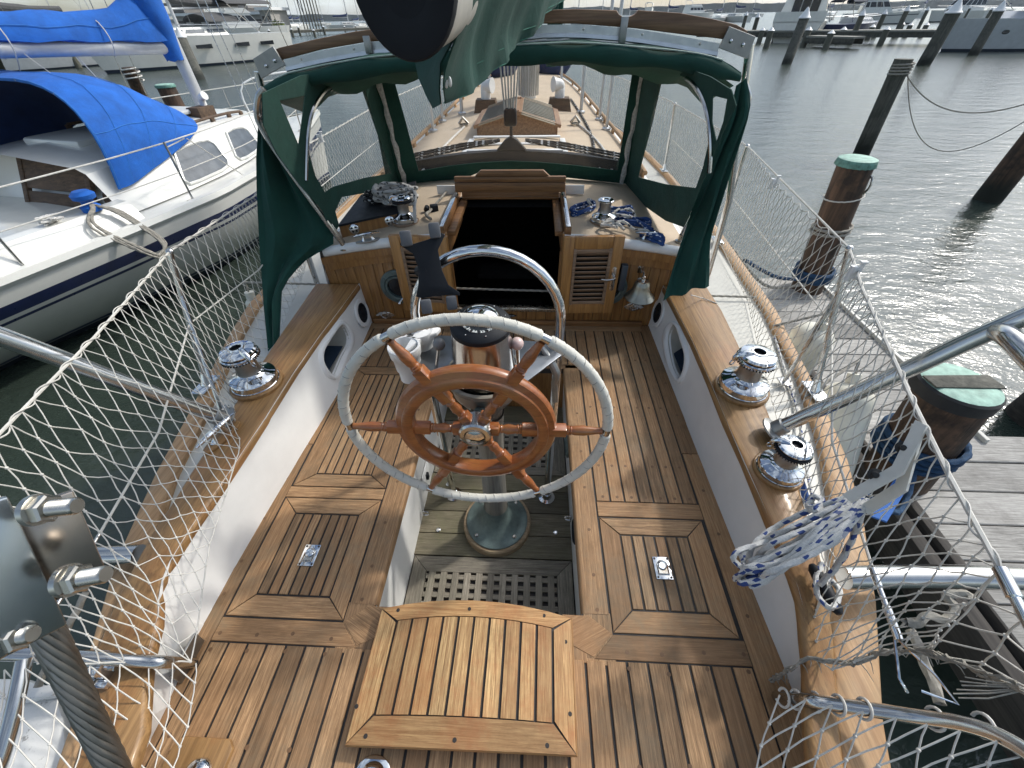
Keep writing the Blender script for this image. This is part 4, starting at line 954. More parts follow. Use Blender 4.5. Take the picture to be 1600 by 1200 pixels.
# engine control plate, levers, pedestal guard
m = MB(); m.prism([(-.27, .13), (-.26, .02), (-.15, -.06), (.14, -.07), (.285, .10), (.285, .16), (-.2, .20)], -.003, .003, Matrix.Translation((PX, PY + .02, -.922)), .001); m.box((PX - .2, PY + .02, -.95), (.11, .02, .06), Matrix.Rotation(-.6, 3, 'Z'), .004); part(m, 'control_plate', M['slate'], ped)
for (u, v, y, c, bx, nm) in ((686, 538, 1.06, (.20, .20, .20), -.165, 'throttle_lever'), (808, 537, 1.04, (.62, .47, .44), .13, 'gear_lever')):
    p = Y(u, v, y); m = MB(); m.tube([V((bx, y + .005, -.92)), p], .0065, 8); o = part(m, nm, M['steel'], ped); m = MB(); m.sphere(p, .022, 18); part(m, 'lever_knob', plain(nm + '_knob', c, .35, 0, .05), o)
m = MB(); GY = 1.215; gl, gr_ = -.250, .278; c0 = (gl + gr_) / 2; R = (gr_ - gl) / 2; zt = -.548; zs = zt - R
P = [V((gl, GY, SOLE + .02)), V((gl, GY, -1.5)), V((gl, GY, zs - .1))] + [V((c0 - R * math.cos(PI * k / 20), GY, zs + R * math.sin(PI * k / 20))) for k in range(21)] + [V((gr_, GY, zs - .1)), V((gr_, GY, -1.5)), V((gr_, GY, SOLE + .02))]
m.tube(P, .0185, 16); g = part(m, 'pedestal_guard', M['chrome'], ped, smooth=60)
for x in (gl, gr_): m = MB(); m.lathe([(.045, SOLE), (.045, SOLE + .008), (.028, SOLE + .016), (.024, SOLE + .05), (.019, SOLE + .052)], Matrix.Translation((x, GY, 0)), 24); part(m, 'guard_foot', M['chrome'], g)
m = MB(); q = [Y(846, 543, 1.17), Y(858, 560, 1.15), Y(869, 583, 1.13), Y(866, 598, 1.13)]; m.tube(spline(q, 5), [.012] * 5 + [.016] * 6 + [.013] * 5, 10); m.tube([q[3], q[3] + V((.01, .0, -.10))], .012, 8); part(m, 'table_hinge', M['galv'], g)
m = MB()
for (u, v) in ((685, 828), (868, 832), (868, 756), (700, 757)): m.lathe([(.012, 0), (.012, .003), (.007, .005), (.006, .004), (0, .004)], Matrix.Translation(Z(u, v, SOLE + .002)), 14)
part(m, 'sole_screws', M['chrome'], None)
# drink holder on the guard
dh = empty('drink_holder', (gl, GY, SOLE), 'white plastic double drink holder clamped to the pedestal guard', 'drink holder'); m = MB()
ca = Y(632, 545, 1.10); cb2 = Y(655, 523, 1.20); ca.z = cb2.z = -.845
for c in (ca, cb2): m.lathe([(.040, -.15), (.040, -.10), (.046, -.10), (.049, -.045), (.055, -.04), (.058, -.004), (.057, 0), (.050, 0), (.048, -.01), (.037, -.14), (0, -.142)], Matrix.Translation(c), 28)
part(m, 'cup', M['whiteplastic'], dh, smooth=60); m = MB()
m.prism([(ca.x, ca.y - .05), (gl + .03, GY - .06), (gl + .075, GY - .03), (gl + .085, GY), (gl + .055, GY + .03), (cb2.x, cb2.y + .05)], ca.z - .022, ca.z - .004, None, .004); m.lathe([(.03, -.03), (.03, .012), (.02, .02)], Matrix.Translation((gl, GY, ca.z)), 20); part(m, 'bracket', M['whiteplastic'], dh)
# tablet holder: X-shaped black cradle with four grey jaws
th = empty('tablet_holder', (gl, GY, -.6), 'black cross shaped tablet holder clipped to the chrome pedestal guard', 'tablet holder')
pc = Y(672, 418, 1.16); nrm_ = (CAM - pc).normalized() + V((0, 0, -.1)); up_ = V((.10, .25, 1)); zx = nrm_.normalized(); T = frame_m(pc, nrm_, zx.cross(V((0, 0, 1))) * -1 + V((0, 0, .14)))
Tm = frame_m(pc, nrm_, V((1, 0, .08)))
outl = [(-.052, .072), (-.075, .085), (-.08, .075), (-.045, .045), (-.036, .0), (-.045, -.05), (-.058, -.085), (-.04, -.092), (0, -.09), (.06, -.092), (.082, -.098), (.084, -.088), (.05, -.06), (.036, -.01), (.032, .05), (.06, .092), (.05, .1), (.03, .09), (0, .082)]
sgn = 1 if (Tm @ V((0, 1, 0)) - pc).z > 0 else -1
m = MB(); m.prism([(x, y * sgn) for x, y in outl][::sgn], -.008, .008, Tm, .003); part(m, 'cradle', M['black'], th, smooth=30); m = MB()
jm = plain('grey_jaw', (.10, .105, .115), .6)
for x, y in ((-.058, .092), (.030, .108), (-.03, -.118), (.052, -.115)): m = MB(); m.box(Tm @ V((x, y * sgn, .012)), (.034, .045, .03), Tm.to_3x3(), .006); part(m, 'jaw', jm, th)
m = MB(); m.tube([pc, V((-.205, GY - .005, -.62))], .018, 10); part(m, 'clamp', M['black'], th)
# ------------------------------------------------------------------ winches
def winch(p, s, label, tail=True, plain_top=False, pad='cap', rz_=0, dark=False, grp='winches'):
    T = Matrix.Translation(p) @ Matrix.Rotation(rz_, 4, 'Z') @ Matrix.Scale(s, 4) @ Matrix.Diagonal((1, 1, 1.12, 1)); w = empty('winch', p, label, 'winch', grp)
    m = MB(); m.lathe([(.114, 0), (.114, .012), (.110, .017), (0, .017)], T, 40); part(m, 'wooden_pad', M[pad], w)
    m = MB(); m.lathe([(.103, .017), (.103, .021), (.100, .023), (.100, .046), (.097, .050), (.080, .058), (.066, .063), (.057, .068), (.050, .075)], T, 48); part(m, 'winch_base', M['chrome'], w, smooth=25)
    m = MB(); m.lathe([(.050, .074), (.0465, .084), (.0465, .112), (.0495, .142), (.054, .150)], T, 40); part(m, 'winch_drum', M['drum'], w)
    if plain_top:
        m = MB(); m.lathe([(.054, .149), (.064, .154), (.066, .160), (.060, .165), (.03, .167), (.022, .160), (.02, .162), (.016, .150), (0, .150)], T, 36); part(m, 'winch_top', M['chrome'], w); return w
    m = MB(); prof = [(.054, .149), (.078, .152)]
    rows = []; n = 96
    m.lathe([(.054, .149), (.076, .151), (.079, .156), (.079, .162), (.074, .166), (.060, .168)], T, 60); part(m, 'jaw_ring', M['black'] if dark else M['chrome'], w, smooth=25)
    m = MB()
    for k in range(40): a = 2 * PI * k / 40; m.box(T @ V((.077 * math.cos(a), .077 * math.sin(a), .1505)), (.007 * s, .004 * s, .005 * s), Matrix.Rotation(a + rz_, 3, 'Z'))
    part(m, 'jaw_teeth', M['black'], w)
    m = MB(); m.lathe([(.060, .166), (.060, .172)], T, 40); m.lathe([(.074, .171), (.075, .176), (.068, .183), (.050, .188), (.034, .190), (.032, .194), (.024, .194), (.022, .190)], T, 48); part(m, 'winch_top', M['chrome'], w, smooth=25)
    m = MB(); m.lathe([(.0225, .1925), (.0215, .180), (0, .180)], T, 8); part(m, 'winch_socket', M['black'], w)
    m = MB()   # stripper arm
    P = [T @ V(q) for q in ((.030, 0, .191), (.055, -.012, .189), (.080, -.02, .180), (.092, -.022, .168), (.094, -.022, .156))]
    m.tube(P, [.010 * s, .014 * s, .013 * s, .011 * s, .006 * s], 10); m.tube([T @ V((.094 + .012 * math.cos(t), -.022, .146 + .012 * math.sin(t))) for t in [2 * PI * k / 10 for k in range(10)]], .003 * s, 6, closed=True); part(m, 'stripper_arm', M['chrome'], w)
    return w
CZ = CAPZ + .002
winch(V((-1.105, 1.31, CZ)), 1.0, 'chrome self tailing winch on the port coaming ahead of the horn cleat', rz_=-.3)
winch(V((1.118, 1.335, CZ)), 1.0, 'tall chrome self tailing winch on the starboard coaming, the forward one of two', rz_=PI + .3)
winch(V((1.088, .895, CZ)), .74, 'small low chrome winch with black jaws, aft on the starboard coaming', rz_=PI - .2, dark=True)
winch(V((-.62, 2.47, rz(.62, 2.47))), .74, 'chrome winch with a dark top on the port cabin roof beside the coiled white rope', pad='louvre', rz_=PI + .5, dark=True)
winch(V((.60, 2.47, rz(.6, 2.47))), .72, 'plain drum chrome winch on the starboard cabin roof by the tangled blue rope', plain_top=True, pad='louvre')
# cleats
def cleat(p, dirv, s, label, pad=True, up=V((0, 0, 1))):
    c = empty('cleat', p, label, 'cleat', 'horn cleats'); d = V(dirv).normalized(); T = frame_m(p, up, d); m = MB()
    m.prism([(.09 * s * math.cos(a), .030 * s * math.sin(a)) for a in [2 * PI * k / 24 for k in range(24)]], 0, .012 * s, T, .003 * s); part(m, 'cleat_pad', M['cap'] if pad else M['galv'], c)
    m = MB(); m.tube([T @ (V((x, 0, z)) * s) for x, z in ((-.095, .052), (-.07, .055), (-.03, .056), (.03, .056), (.07, .055), (.095, .052))], [.004 * s, .008 * s, .012 * s, .012 * s, .008 * s, .004 * s], 10)
    for x in (-.026, .026): m.tube([T @ (V((x * 1.3, 0, .01)) * s), T @ (V((x, 0, .03)) * s), T @ (V((x * .9, 0, .054)) * s)], [.016 * s, .009 * s, .010 * s], 10)
    part(m, 'horn', M['chrome'], c); return c
cleat(V((-1.08, .985, CZ)), (.25, 1, .0), 1.0, 'chrome horn cleat on the port coaming caught in the netting')
q = Z(693 - 122, 378, -.975); cleat(V((-.79, 2.235, rz(.79, 2.235) + .001)), (1, .55, .05), .8, 'small chrome cleat on the port roof edge below the round latches', False)
cleat(V((.835, 2.27, rz(.83, 2.27) + .001)), (1, -.15, -.05), .8, 'small chrome cleat on the starboard roof edge wrapped in blue rope', False)
# padded chrome fairlead on the aft deck at the bottom edge
p = Z(586, 1194, S); m = MB(); m.prism([(.05 * math.cos(a), .04 * math.sin(a)) for a in [2 * PI * k / 20 for k in range(20)]], 0, .006, Matrix.Translation(V((p.x, p.y - .02, S + .0005))), .002); m.sphere(V((p.x, p.y - .02, S + .004)), .034, 16, (1, .8, .6)); part(m, 'deck_socket', M['chrome'])
p = Z(322, 1190, S); m = MB(); m.prism([(-.09, -.07), (.09, -.07), (.09, .05), (.07, .07), (-.07, .07), (-.09, .05)], 0, .018, Matrix.Translation((p.x - .02, p.y - .02, S + .0005)), .005); m.cur = 1; m.sphere(V((p.x, p.y - .02, S + .02)), .036, 16, (1, .8, .5)); part(m, 'deck_fitting', [M['cap'], M['chrome']])
# ------------------------------------------------------------------ dodger, boom gallows, boom
def PL(u, v, p0, nrm):
    d = ray(u, v); return CAM + d * ((V(p0) - CAM).dot(V(nrm)) / d.dot(V(nrm)))
def plane3(a, b, c): a, b, c = V(a), V(b), V(c); return a, (b - a).cross(c - a).normalized()
def cloth(outer, holes, p0, nrm, th=.004, bulge=0.0):
    """a cut cloth panel lying in a plane, with window holes"""
    nrm = V(nrm); ax = nrm.orthogonal().normalized(); ay = nrm.cross(ax); p0 = V(p0)
    to2 = lambda p: V(((p - p0).dot(ax), (p - p0).dot(ay))); vs = []; ed = []
    for L in [outer] + holes:
        b = len(vs); vs += [to2(p) for p in L]; ed += [(b + i, b + (i + 1) % len(L)) for i in range(len(L))]
    ov, oe, of, *_ = delaunay_2d_cdt(vs, ed, [], 0, 1e-6)
    def ins(q, P):
        c = False
        for i in range(len(P)):
            a, b = P[i], P[i - 1]
            if (a.y > q.y) != (b.y > q.y) and q.x < (b.x - a.x) * (q.y - a.y) / (b.y - a.y) + a.x: c = not c
        return c
    O2 = [to2(p) for p in outer]; H2 = [[to2(p) for p in h] for h in holes]; m = MB(); idx = [m.vert(p0 + ax * v.x + ay * v.y) for v in ov]; idb = [m.vert(p0 + ax * v.x + ay * v.y + nrm * th) for v in ov]
    for f in of:
        c = sum((ov[i] for i in f), V((0, 0))) / len(f)
        if ins(c, O2) and not any(ins(c, h) for h in H2): m.face([idx[i] for i in f]); m.face([idb[i] for i in f][::-1])
    for L in [outer] + holes: m.grid([L, [p + nrm * th for p in L]], closev=True)
    return m
dod = empty('dodger', V((0, 2.6, -.93)), 'dark green canvas dodger with clear windows over the companionway', 'dodger')
fp, fn = plane3((-.9, 3.28, -.93), (.9, 3.28, -.93), (0, 2.93, -.20))
def FP(pts): return [PL(u, v, fp, fn) for u, v in pts]
cw = [(614, 118), (700, 104), (800, 97), (900, 95), (989, 104), (977, 185), (965, 266), (900, 258), (845, 253), (797, 251), (745, 254), (700, 259), (654, 267), (634, 190)]
outer = [(556, 112), (640, 98), (720, 92), (800, 88), (900, 84), (1000, 90), (1040, 100), (1020, 190), (994, 288), (930, 282), (886, 277), (880, 279), (836, 267), (750, 268), (720, 281), (712, 281), (690, 284), (650, 297), (606, 291), (590, 210)]
def side_plane(sx): return plane3((sx * .88, 3.26, -.94), (sx * 1.02, 2.33, -1.03), (sx * .79, 2.95, -.24))
m = cloth(FP(outer), [FP(cw)], fp, fn); part(m, 'front_panel', M['green'], dod, smooth=20)
def pane(pts3, nrm, name='window'):
    m = MB(); c = sum(pts3, V((0, 0, 0))) / len(pts3); n = len(pts3); o = V(nrm).normalized() * .002; b0 = m.vert(c + o)
    ids = [m.vert(p + o) for p in pts3]
    for i in range(n): m.face([b0, ids[i], ids[(i + 1) % n]])
    return part(m, name, M['vinyl'], dod, smooth=0)
cen = [(604, 112), (700, 98), (800, 92), (900, 90), (998, 98), (985, 185), (972, 272), (900, 264), (845, 259), (797, 257), (745, 260), (700, 265), (646, 273), (626, 190)]
pane(FP(cen), fn)
for sx, win, tri, out in ((-1, [(519, 140), (542, 128), (565, 120), (588, 200), (612, 271), (570, 278), (521, 292), (508, 301), (493, 275), (483, 240), (483, 205), (488, 180), (500, 156)], [(437, 157), (477, 149), (472, 190), (467, 227), (452, 192)],
                           [(410, 146), (470, 118), (560, 106), (582, 112), (606, 200), (634, 292), (580, 300), (534, 308), (524, 330), (530, 352), (520, 372), (505, 330), (468, 288), (433, 240), (412, 196)]),
                          (1, [(1034, 110), (1055, 114), (1073, 123), (1088, 134), (1099, 152), (1106, 190), (1107, 222), (1098, 262), (1087, 294), (1040, 288), (997, 277), (1012, 205)], [(1113, 149), (1136, 155), (1130, 190), (1119, 222), (1112, 190)],
                           [(1010, 102), (1060, 102), (1110, 120), (1142, 140), (1150, 165), (1137, 190), (1110, 250), (1088, 310), (1068, 355), (1040, 345), (1004, 320), (960, 300), (955, 282), (984, 200)])):
    p0, nn = side_plane(sx); f = lambda L: [PL(u, v, p0, nn) for u, v in L]
    if nn.x * sx < 0: nn = -nn
    m = cloth(f(out), [f(win), f(tri)], p0, nn); part(m, 'side_panel', M['green'], dod, smooth=20)
    pane([p for p in f(win)], nn); pane(f(tri), nn)
for P in ([(591, 120), (602, 165), (614, 212), (627, 262), (637, 301)], [(1003, 117), (996, 160), (987, 200), (978, 250), (968, 301)]):   # white zips
    m = MB(); Q = FP(P); Q = [q + V((random.uniform(-.006, .006), -.010, 0)) for q in resample(Q, 16)]; ww = [.016 + .004 * math.sin(k * 1.7) for k in range(16)]
    m.shell([[q - V((w, 0, 0)) for q, w in zip(Q, ww)], [q + V((0, -.006, 0)) for q in Q], [q + V((w, 0, 0)) for q, w in zip(Q, ww)]], .003); part(m, 'zip', M['zip'], dod)
# top: from the aft roll to the head of the front panel
def aft(t):
    px = [(407, 137), (447, 115), (508, 101), (572, 90), (640, 83), (720, 76), (823, 69), (887, 66), (940, 68), (993, 73), (1060, 79), (1100, 85), (1135, 96), (1159, 114)]
    P = [Y(u, v, 2.28) for u, v in px]; return resample(P, 41)
AF = aft(0); FR = resample([PL(u, v, fp, fn) for u, v in ((520, 118), (560, 106), (640, 92), (720, 86), (800, 82), (900, 80), (1000, 86), (1050, 98), (1090, 118))], 41)
m = MB(); rows = []
for j in range(9):
    t = j / 8; r = []
    for i in range(41):
        p = AF[i].lerp(FR[i], t); p.z += .035 * math.sin(PI * t) - .012 * abs(math.sin(i * .55 + 1)) * math.sin(PI * t); r.append(p)
    rows.append(r)
m.shell(rows, .004); part(m, 'top_panel', M['green'], dod)
m = MB(); rows = []   # the rolled aft edge, and a loose skirt under it
for i in range(41):
    p = AF[i]; f = min(1, min(i, 40 - i) / 4 + .5); row = []
    for k in range(10):
        a = 2 * PI * k / 10; r = (.034 + .006 * math.sin(i * .9)) * f; row.append(p + V((0, .8 * r * math.cos(a), r * math.sin(a) - .036 * f)))
    rows.append(row)
m.grid(rows, closev=True); m.poly(rows[0]); m.poly(rows[-1]); part(m, 'rolled_edge', M['green'], dod)
m = MB(); rows = []
for j in range(5):
    t = j / 4; r = []
    for i in range(41):
        p = AF[i].copy(); s = i / 40; dz = .10 + .028 * abs(2 * s - 1) ** 2 + .012 * math.sin(i * 1.3); dz *= (1 - .35 * max(0, 1 - abs(s - .55) * 4)); p.z -= .05 + (dz - .04) * t; p.y += .05 + .22 * t; p.x *= 1 - .04 * t; r.append(p)
    rows.append(r)
m.shell(rows, .003); part(m, 'skirt', fabric('green_lining', (.008, .085, .05)), dod)
# white welt piping on the roll
m = MB(); m.tube([p + V((0, -.012, .0)) for p in AF[2:-2]], .0035, 6); part(m, 'piping', plain('pale_welt', (.25, .33, .30), .6), dod)
# hoop tubes
for sx, foot, pts, dia in ((-1, (537, 384), ((492, 322), (440, 250), (412, 205), (402, 180), (404, 152), (412, 140)), .015), (1, (1064, 372), ((1083, 335), (1110, 280), (1138, 222), (1160, 180), (1170, 152), (1163, 130)), .0125)):
    m = MB(); P = [Y(*foot, 2.26 if sx < 0 else 2.32)] + [Y(u, v, (2.235 if sx < 0 else 2.32) - .002 * k) for k, (u, v) in enumerate(pts)]; P = spline(P, 5); m.tube(P, dia, 10); P2 = [p + V((sx * .006, .035, -.01)) for p in P]; m.tube(P2, dia * .8, 8); part(m, 'hoop', M['steel'], dod)
    m = MB(); m.lathe([(.03, 0), (.03, .006), (.016, .012), (.015, .04)], Matrix.Translation(P[0] - V((0, 0, .02))), 16); part(m, 'hoop_foot', M['steelold'], dod)
p0, nn = side_plane(-1); m = MB(); P = [PL(u, v, p0, nn) - V((0, .02, 0)) for u, v in ((481, 280), (482, 240), (484, 205), (490, 175), (503, 150), (520, 132))]; m.tube(spline(P, 4), .010, 8); part(m, 'hoop', M['steel'], dod)
p0, nn = side_plane(1); m = MB(); P = [PL(u, v, p0, nn) - V((0, .02, 0)) for u, v in ((1106, 268), (1108, 230), (1105, 190), (1098, 160), (1085, 135), (1070, 122))]; m.tube(spline(P, 4), .010, 8); part(m, 'hoop', M['steel'], dod)
# loose side curtains, hanging down to the coamings
def curtain(L, R, yl, yr, n=16, fold=.03, ph=0):
    Lp = resample([Y(u, v, y) for (u, v), y in zip(L, yl)], n); Rp = resample([Y(u, v, y) for (u, v), y in zip(R, yr)], n); rows = []
    for i in range(n):
        row = []
        for j in range(13):
            t = j / 12; p = Lp[i].lerp(Rp[i], t); k = math.sin(PI * t) ** .7 * min(1, i / 3); p.y += fold * math.sin(t * 11 + ph + i * .25) * k + fold * .6 * math.sin(t * 5 - i * .4) * k; row.append(p)
        rows.append(row)
    m = MB(); m.shell(rows, .004); return part(m, 'side_curtain', M['green'], dod)
curtain([(406, 140), (404, 180), (400, 250), (401, 300), (406, 400), (413, 480), (420, 548)], [(414, 146), (440, 250), (492, 325), (530, 376), (475, 408), (441, 448), (437, 528)], [2.28, 2.27, 2.22, 2.18, 2.05, 1.88, 1.72], [2.28, 2.28, 2.28, 2.27, 2.15, 1.95, 1.74], 18, .035)
curtain([(1150, 134), (1137, 190), (1112, 240), (1091, 301), (1067, 373), (1053, 413), (1036, 470)], [(1166, 122), (1173, 160), (1168, 190), (1150, 245), (1110, 373), (1108, 420), (1107, 447)], [2.27, 2.27, 2.27, 2.26, 2.22, 2.14, 2.02], [2.27, 2.25, 2.22, 2.2, 2.1, 2.05, 2.0], 18, .03, 2)
m = MB(); m.tube([Y(1080, 461, 2.0), Z(1098, 466, CAPZ + .01), Z(1120, 474, CAPZ + .004)], .003, 6); part(m, 'curtain_lashing', M['ropew'], dod)
# ---- boom gallows
gal = empty('boom_gallows', V((0, 2.45, -.2)), 'curved wooden boom gallows with an aluminium track and steel end plates above the dodger', 'boom gallows'); GYY = 2.45
top = [(404, 100), (408, 86), (440, 74), (500, 60), (556, 49), (640, 38), (760, 26), (846, 16), (900, 14), (963, 16), (966, 22), (972, 26), (984, 26), (992, 22), (996, 16), (1060, 20), (1110, 29), (1148, 38), (1166, 48)]
bot = [(1160, 66), (1120, 60), (1060, 53), (990, 44), (900, 37), (846, 37), (760, 50), (640, 60), (570, 66), (500, 78), (440, 94), (424, 104)]
P = [Y(u, v, GYY) for u, v in top + bot]; m = MB(); m.prism([(p.x, p.z) for p in P][::-1], -.022, .022, Matrix(((1, 0, 0, 0), (0, 0, -1, GYY), (0, 1, 0, 0), (0, 0, 0, 1))), .004); part(m, 'gallows_beam', M['gallwood'], gal, smooth=40)
def band(px, y, hh, th, r=0):
    Q = resample([Y(u, v, y) for u, v in px], 24); return Q
Q = band([(444, 91), (500, 78), (570, 65), (640, 57), (760, 47), (846, 37), (900, 36), (990, 43), (1060, 54), (1124, 66)], GYY - .03, 0, 0)
m = MB(); m.shell([[q + V((0, -.004, -.004)) for q in Q], [q + V((0, -.004, -.034)) for q in Q], [q + V((0, -.014, -.038)) for q in Q], [q + V((0, -.016, -.043)) for q in Q], [q + V((0, -.008, -.046)) for q in Q]], .006)
for k in range(1, 24, 3): m.cur = 1; m.sphere(Q[k] + V((0, -.008, -.018)), .006, 8)
m.cur = 0; part(m, 'aluminium_track', [M['alu'], M['steelold']], gal, smooth=50)
m = MB(); m.tube([q + V((0, .0, -.058)) for q in Q], .005, 8); part(m, 'bolt_rope', M['alu'], gal)
for pts, b2 in (([(427, 72), (446, 102), (409, 123), (396, 92)], [(416, 103), (429, 95)]), ([(1139, 41), (1180, 57), (1167, 92), (1123, 75)], [(1142, 64), (1161, 70)])):
    m = MB(); P = [Y(u, v, GYY - .04) for u, v in pts]; m.prism([(p.x, p.z) for p in P][::(1 if pts[0][0] < 800 else 1)], -.006, .006, Matrix(((1, 0, 0, 0), (0, 0, -1, GYY - .04), (0, 1, 0, 0), (0, 0, 0, 1))), .0015); e = part(m, 'end_plate', M['galv'], gal, smooth=0)
    m = MB()
    for u, v in b2: m.sphere(Y(u, v, GYY - .048), .009, 10)
    part(m, 'plate_bolt', M['chrome'], e)
for sx in (-1, 1):
    t = Y(402 if sx < 0 else 1172, 112 if sx < 0 else 70, GYY); m = MB(); m.tube([t, V((sx * 1.30, GYY, -.8)), V((sx * 1.33, GYY, -1.4))], .018, 12); part(m, 'gallows_post', M['steel'], gal)
for u0, v0, u1, v1 in ((573, 56, 576, 84), (976, 26, 972, 68)):
    m = MB(); a, b = Y(u0, v0, GYY - .06), Y(u1, v1, GYY - .06); m.box((a + b) / 2, (.032, .008, (a - b).length), None, .002); part(m, 'strap', M['galv'], gal)
# ---- boom with a black end cap and the hanging green sail cover
bm_ = empty('boom', V((-.06, .92, .02)), 'white boom with a black end cap and a green sail cover hanging from it', 'boom')
BA = V((-.052, .93, .055)); BB = V((.06, 7.3, .36)); ax = (BB - BA).normalized(); T = frame_m(BA, ax, (1, 0, 0)); RX, RZ = .088, .112
def bo(z, sx=1, sz=1): return [T @ V((RX * sx * math.cos(a), RZ * sz * math.sin(a), z)) for a in [2 * PI * k / 40 for k in range(40)]]
m = MB(); m.grid([bo(.012), bo(.3), bo(2), bo(6.4)], closev=True); part(m, 'boom_tube', plain('boom_paint', (.52, .50, .45), .42, .1, .2, 9), bm_, smooth=60)
m = MB(); m.grid([bo(.018, 1.03, 1.03), bo(.0, 1.03, 1.03), bo(-.008, 1.0, 1.0), bo(-.010, .9, .9), bo(-.006, .5, .5)], closev=True, flip=True); m.poly(bo(-.006, .5, .5)); part(m, 'end_cap', M['black'], bm_, smooth=50)
m = MB()
for x in (-.03, .0, .034): m.tube([T @ V((x, -.06, -.012)), T @ V((x + .012, .03, -.012))], .0014, 4)
part(m, 'cap_lines', M['patinadark'], bm_)
m = MB(); c = T @ V((.014, -RZ, .16)); m.tube([c + V((0, 0, .02)), c + V((-.012, 0, -.03)), c + V((-.008, 0, -.075)), c + V((.010, .004, -.085)), c + V((.022, .006, -.06)), c + V((.018, .004, .02))], .006, 8); part(m, 'shackle', M['chrome'], bm_)
# cover: three skirts hanging off the starboard side, shaped in depth along the boom
L = [(875, -60), (850, -5), (835, 8), (826, 20), (790, 45), (745, 75), (705, 92), (684, 122), (683, 155)]   # hem nearest the camera (lower left)
def cov(u, v, y): return Y(u, v, y)
tops = [cov(u, v, y) for u, v, y in ((720, -110, 1.15), (760, -110, 1.35), (800, -105, 1.6), (840, -100, 1.95), (870, -80, 2.25), (884, -30, 2.5))]
bots = [cov(u, v, y) for u, v, y in ((690, 160, 1.25), (720, 149, 1.34), (752, 136, 1.45), (775, 105, 1.6), (830, 52, 1.95), (878, -2, 2.3))]
mid1 = [cov(u, v, y) for u, v, y in ((735, -30, 1.16), (762, -40, 1.34), (800, -40, 1.56), (838, -40, 1.85), (868, -40, 2.15), (884, -22, 2.42))]
mid2 = [cov(u, v, y) for u, v, y in ((687, 108, 1.18), (725, 80, 1.3), (760, 60, 1.48), (795, 40, 1.7), (845, 18, 2.0), (880, -10, 2.36))]
def coverpanel(cols, n=20, mm=34, fold=.016):
    C = [resample(c, mm) for c in cols]; rows = []
    S_ = []
    for j in range(mm): S_.append(spline([c[j] for c in C], 7))
    n = len(S_[0])
    for i in range(n):
        row = []
        for j in range(mm):
            p = S_[j][i].copy(); t = i / (n - 1); k = .3 + .7 * t; p += V((1, -.6, 0)).normalized() * fold * k * (math.sin(j * .62 + .8 * math.sin(t * 3)) + .5 * math.sin(j * 1.5 + 2 * t)); row.append(p)
        rows.append(row)
    m = MB(); m.shell(rows, .004); return m, rows
m, rows = coverpanel([tops, mid1, mid2, bots]); cv = part(m, 'sail_cover', M['green'], bm_)
m = MB()
for rr in ([r[1] for r in rows], rows[-1], rows[-5], [r[17] for r in rows]): m.tube([p + V((.0, -.006, 0)) for p in rr], .0016, 4)
part(m, 'seam', plain('green_seam', (.02, .14, .10), .8), cv)
m = MB()
for u, v in ((697, 130), (703, 128)): m.sphere(cov(u, v, 1.20), .009, 10, (.55, .5, 1.2))
part(m, 'grommet', M['gel'], cv)
# dark port-side flap under the boom
fl = [[cov(u, v, y) for u, v, y in r] for r in (((630, 50, 1.5), (690, 30, 1.4), (748, -20, 1.25)), ((648, 85, 1.45), (676, 78, 1.38), (722, 40, 1.26)), ((655, 120, 1.42), (672, 118, 1.34), (690, 100, 1.25)), ((668, 150, 1.38), (676, 150, 1.33), (688, 140, 1.26)), ((678, 169, 1.34), (683, 166, 1.31), (690, 162, 1.27)))]
m = MB(); rr = [spline(r, 5) for r in fl]; m.shell(rr, .004); part(m, 'cover_flap', M['green'], bm_)
# ---- mainsheet traveller bar across the roof under the front window, tackle up to the boom
tv = empty('mainsheet_traveller', V((0, 3.62, -.85)), 'dark arched mainsheet traveller with a tackle rising to the boom, outside the front window', 'traveller')
m = MB(); P = [V((x, 3.62, rz(x, 3.6) + .10 - .02 * abs(x))) for x in [lerp(-1.0, 1.0, k / 20) for k in range(21)]]; m.shell([[p + V((0, -.04, -.10)) for p in P], [p + V((0, -.04, 0)) for p in P], [p + V((0, .04, 0)) for p in P], [p + V((0, .04, -.10)) for p in P]], .004); part(m, 'traveller_bar', M['black'], tv, smooth=30)
m = MB()
for s in (-1, 1):
    for k, dz in enumerate((.012, .026, .036)): m.rope([V((s * .1, 3.58 + .02 * k, rz(0, 3.6) + .17)), V((s * .4, 3.57 + .03 * k, rz(.4, 3.6) + .12 + dz)), V((s * .98, 3.57 + .03 * k, rz(.98, 3.6) + .085 + dz))], .009)
part(m, 'traveller_lines', M['bwfleck'], tv)
m = MB(); z0 = rz(0, 3.6); m.prism([(-.12, 0), (.12, 0), (.05, .07), (0, .10), (-.05, .07)], -.03, .03, frame_m((-.01, 3.62, z0 + .10), (0, -1, 0), (1, 0, 0)), .006); part(m, 'traveller_car', M['black'], tv)
m = MB(); m.tube([V((-.01, 3.62, z0 + .18)), V((-.01, 3.62, z0 + .26))], .012, 8); m.box((-.015, 3.62, z0 + .32), (.1, .05, .12), None, .02); part(m, 'sheet_block', M['black'], tv)
m = MB()
for k in range(6): m.tube([V((-.055 + .016 * k, 3.61 + .01 * (k % 2), z0 + .36)), V((-.11 + .036 * k, 3.70, -.02))], .0065, 6)
part(m, 'sheet_falls', M['paleline'], tv)
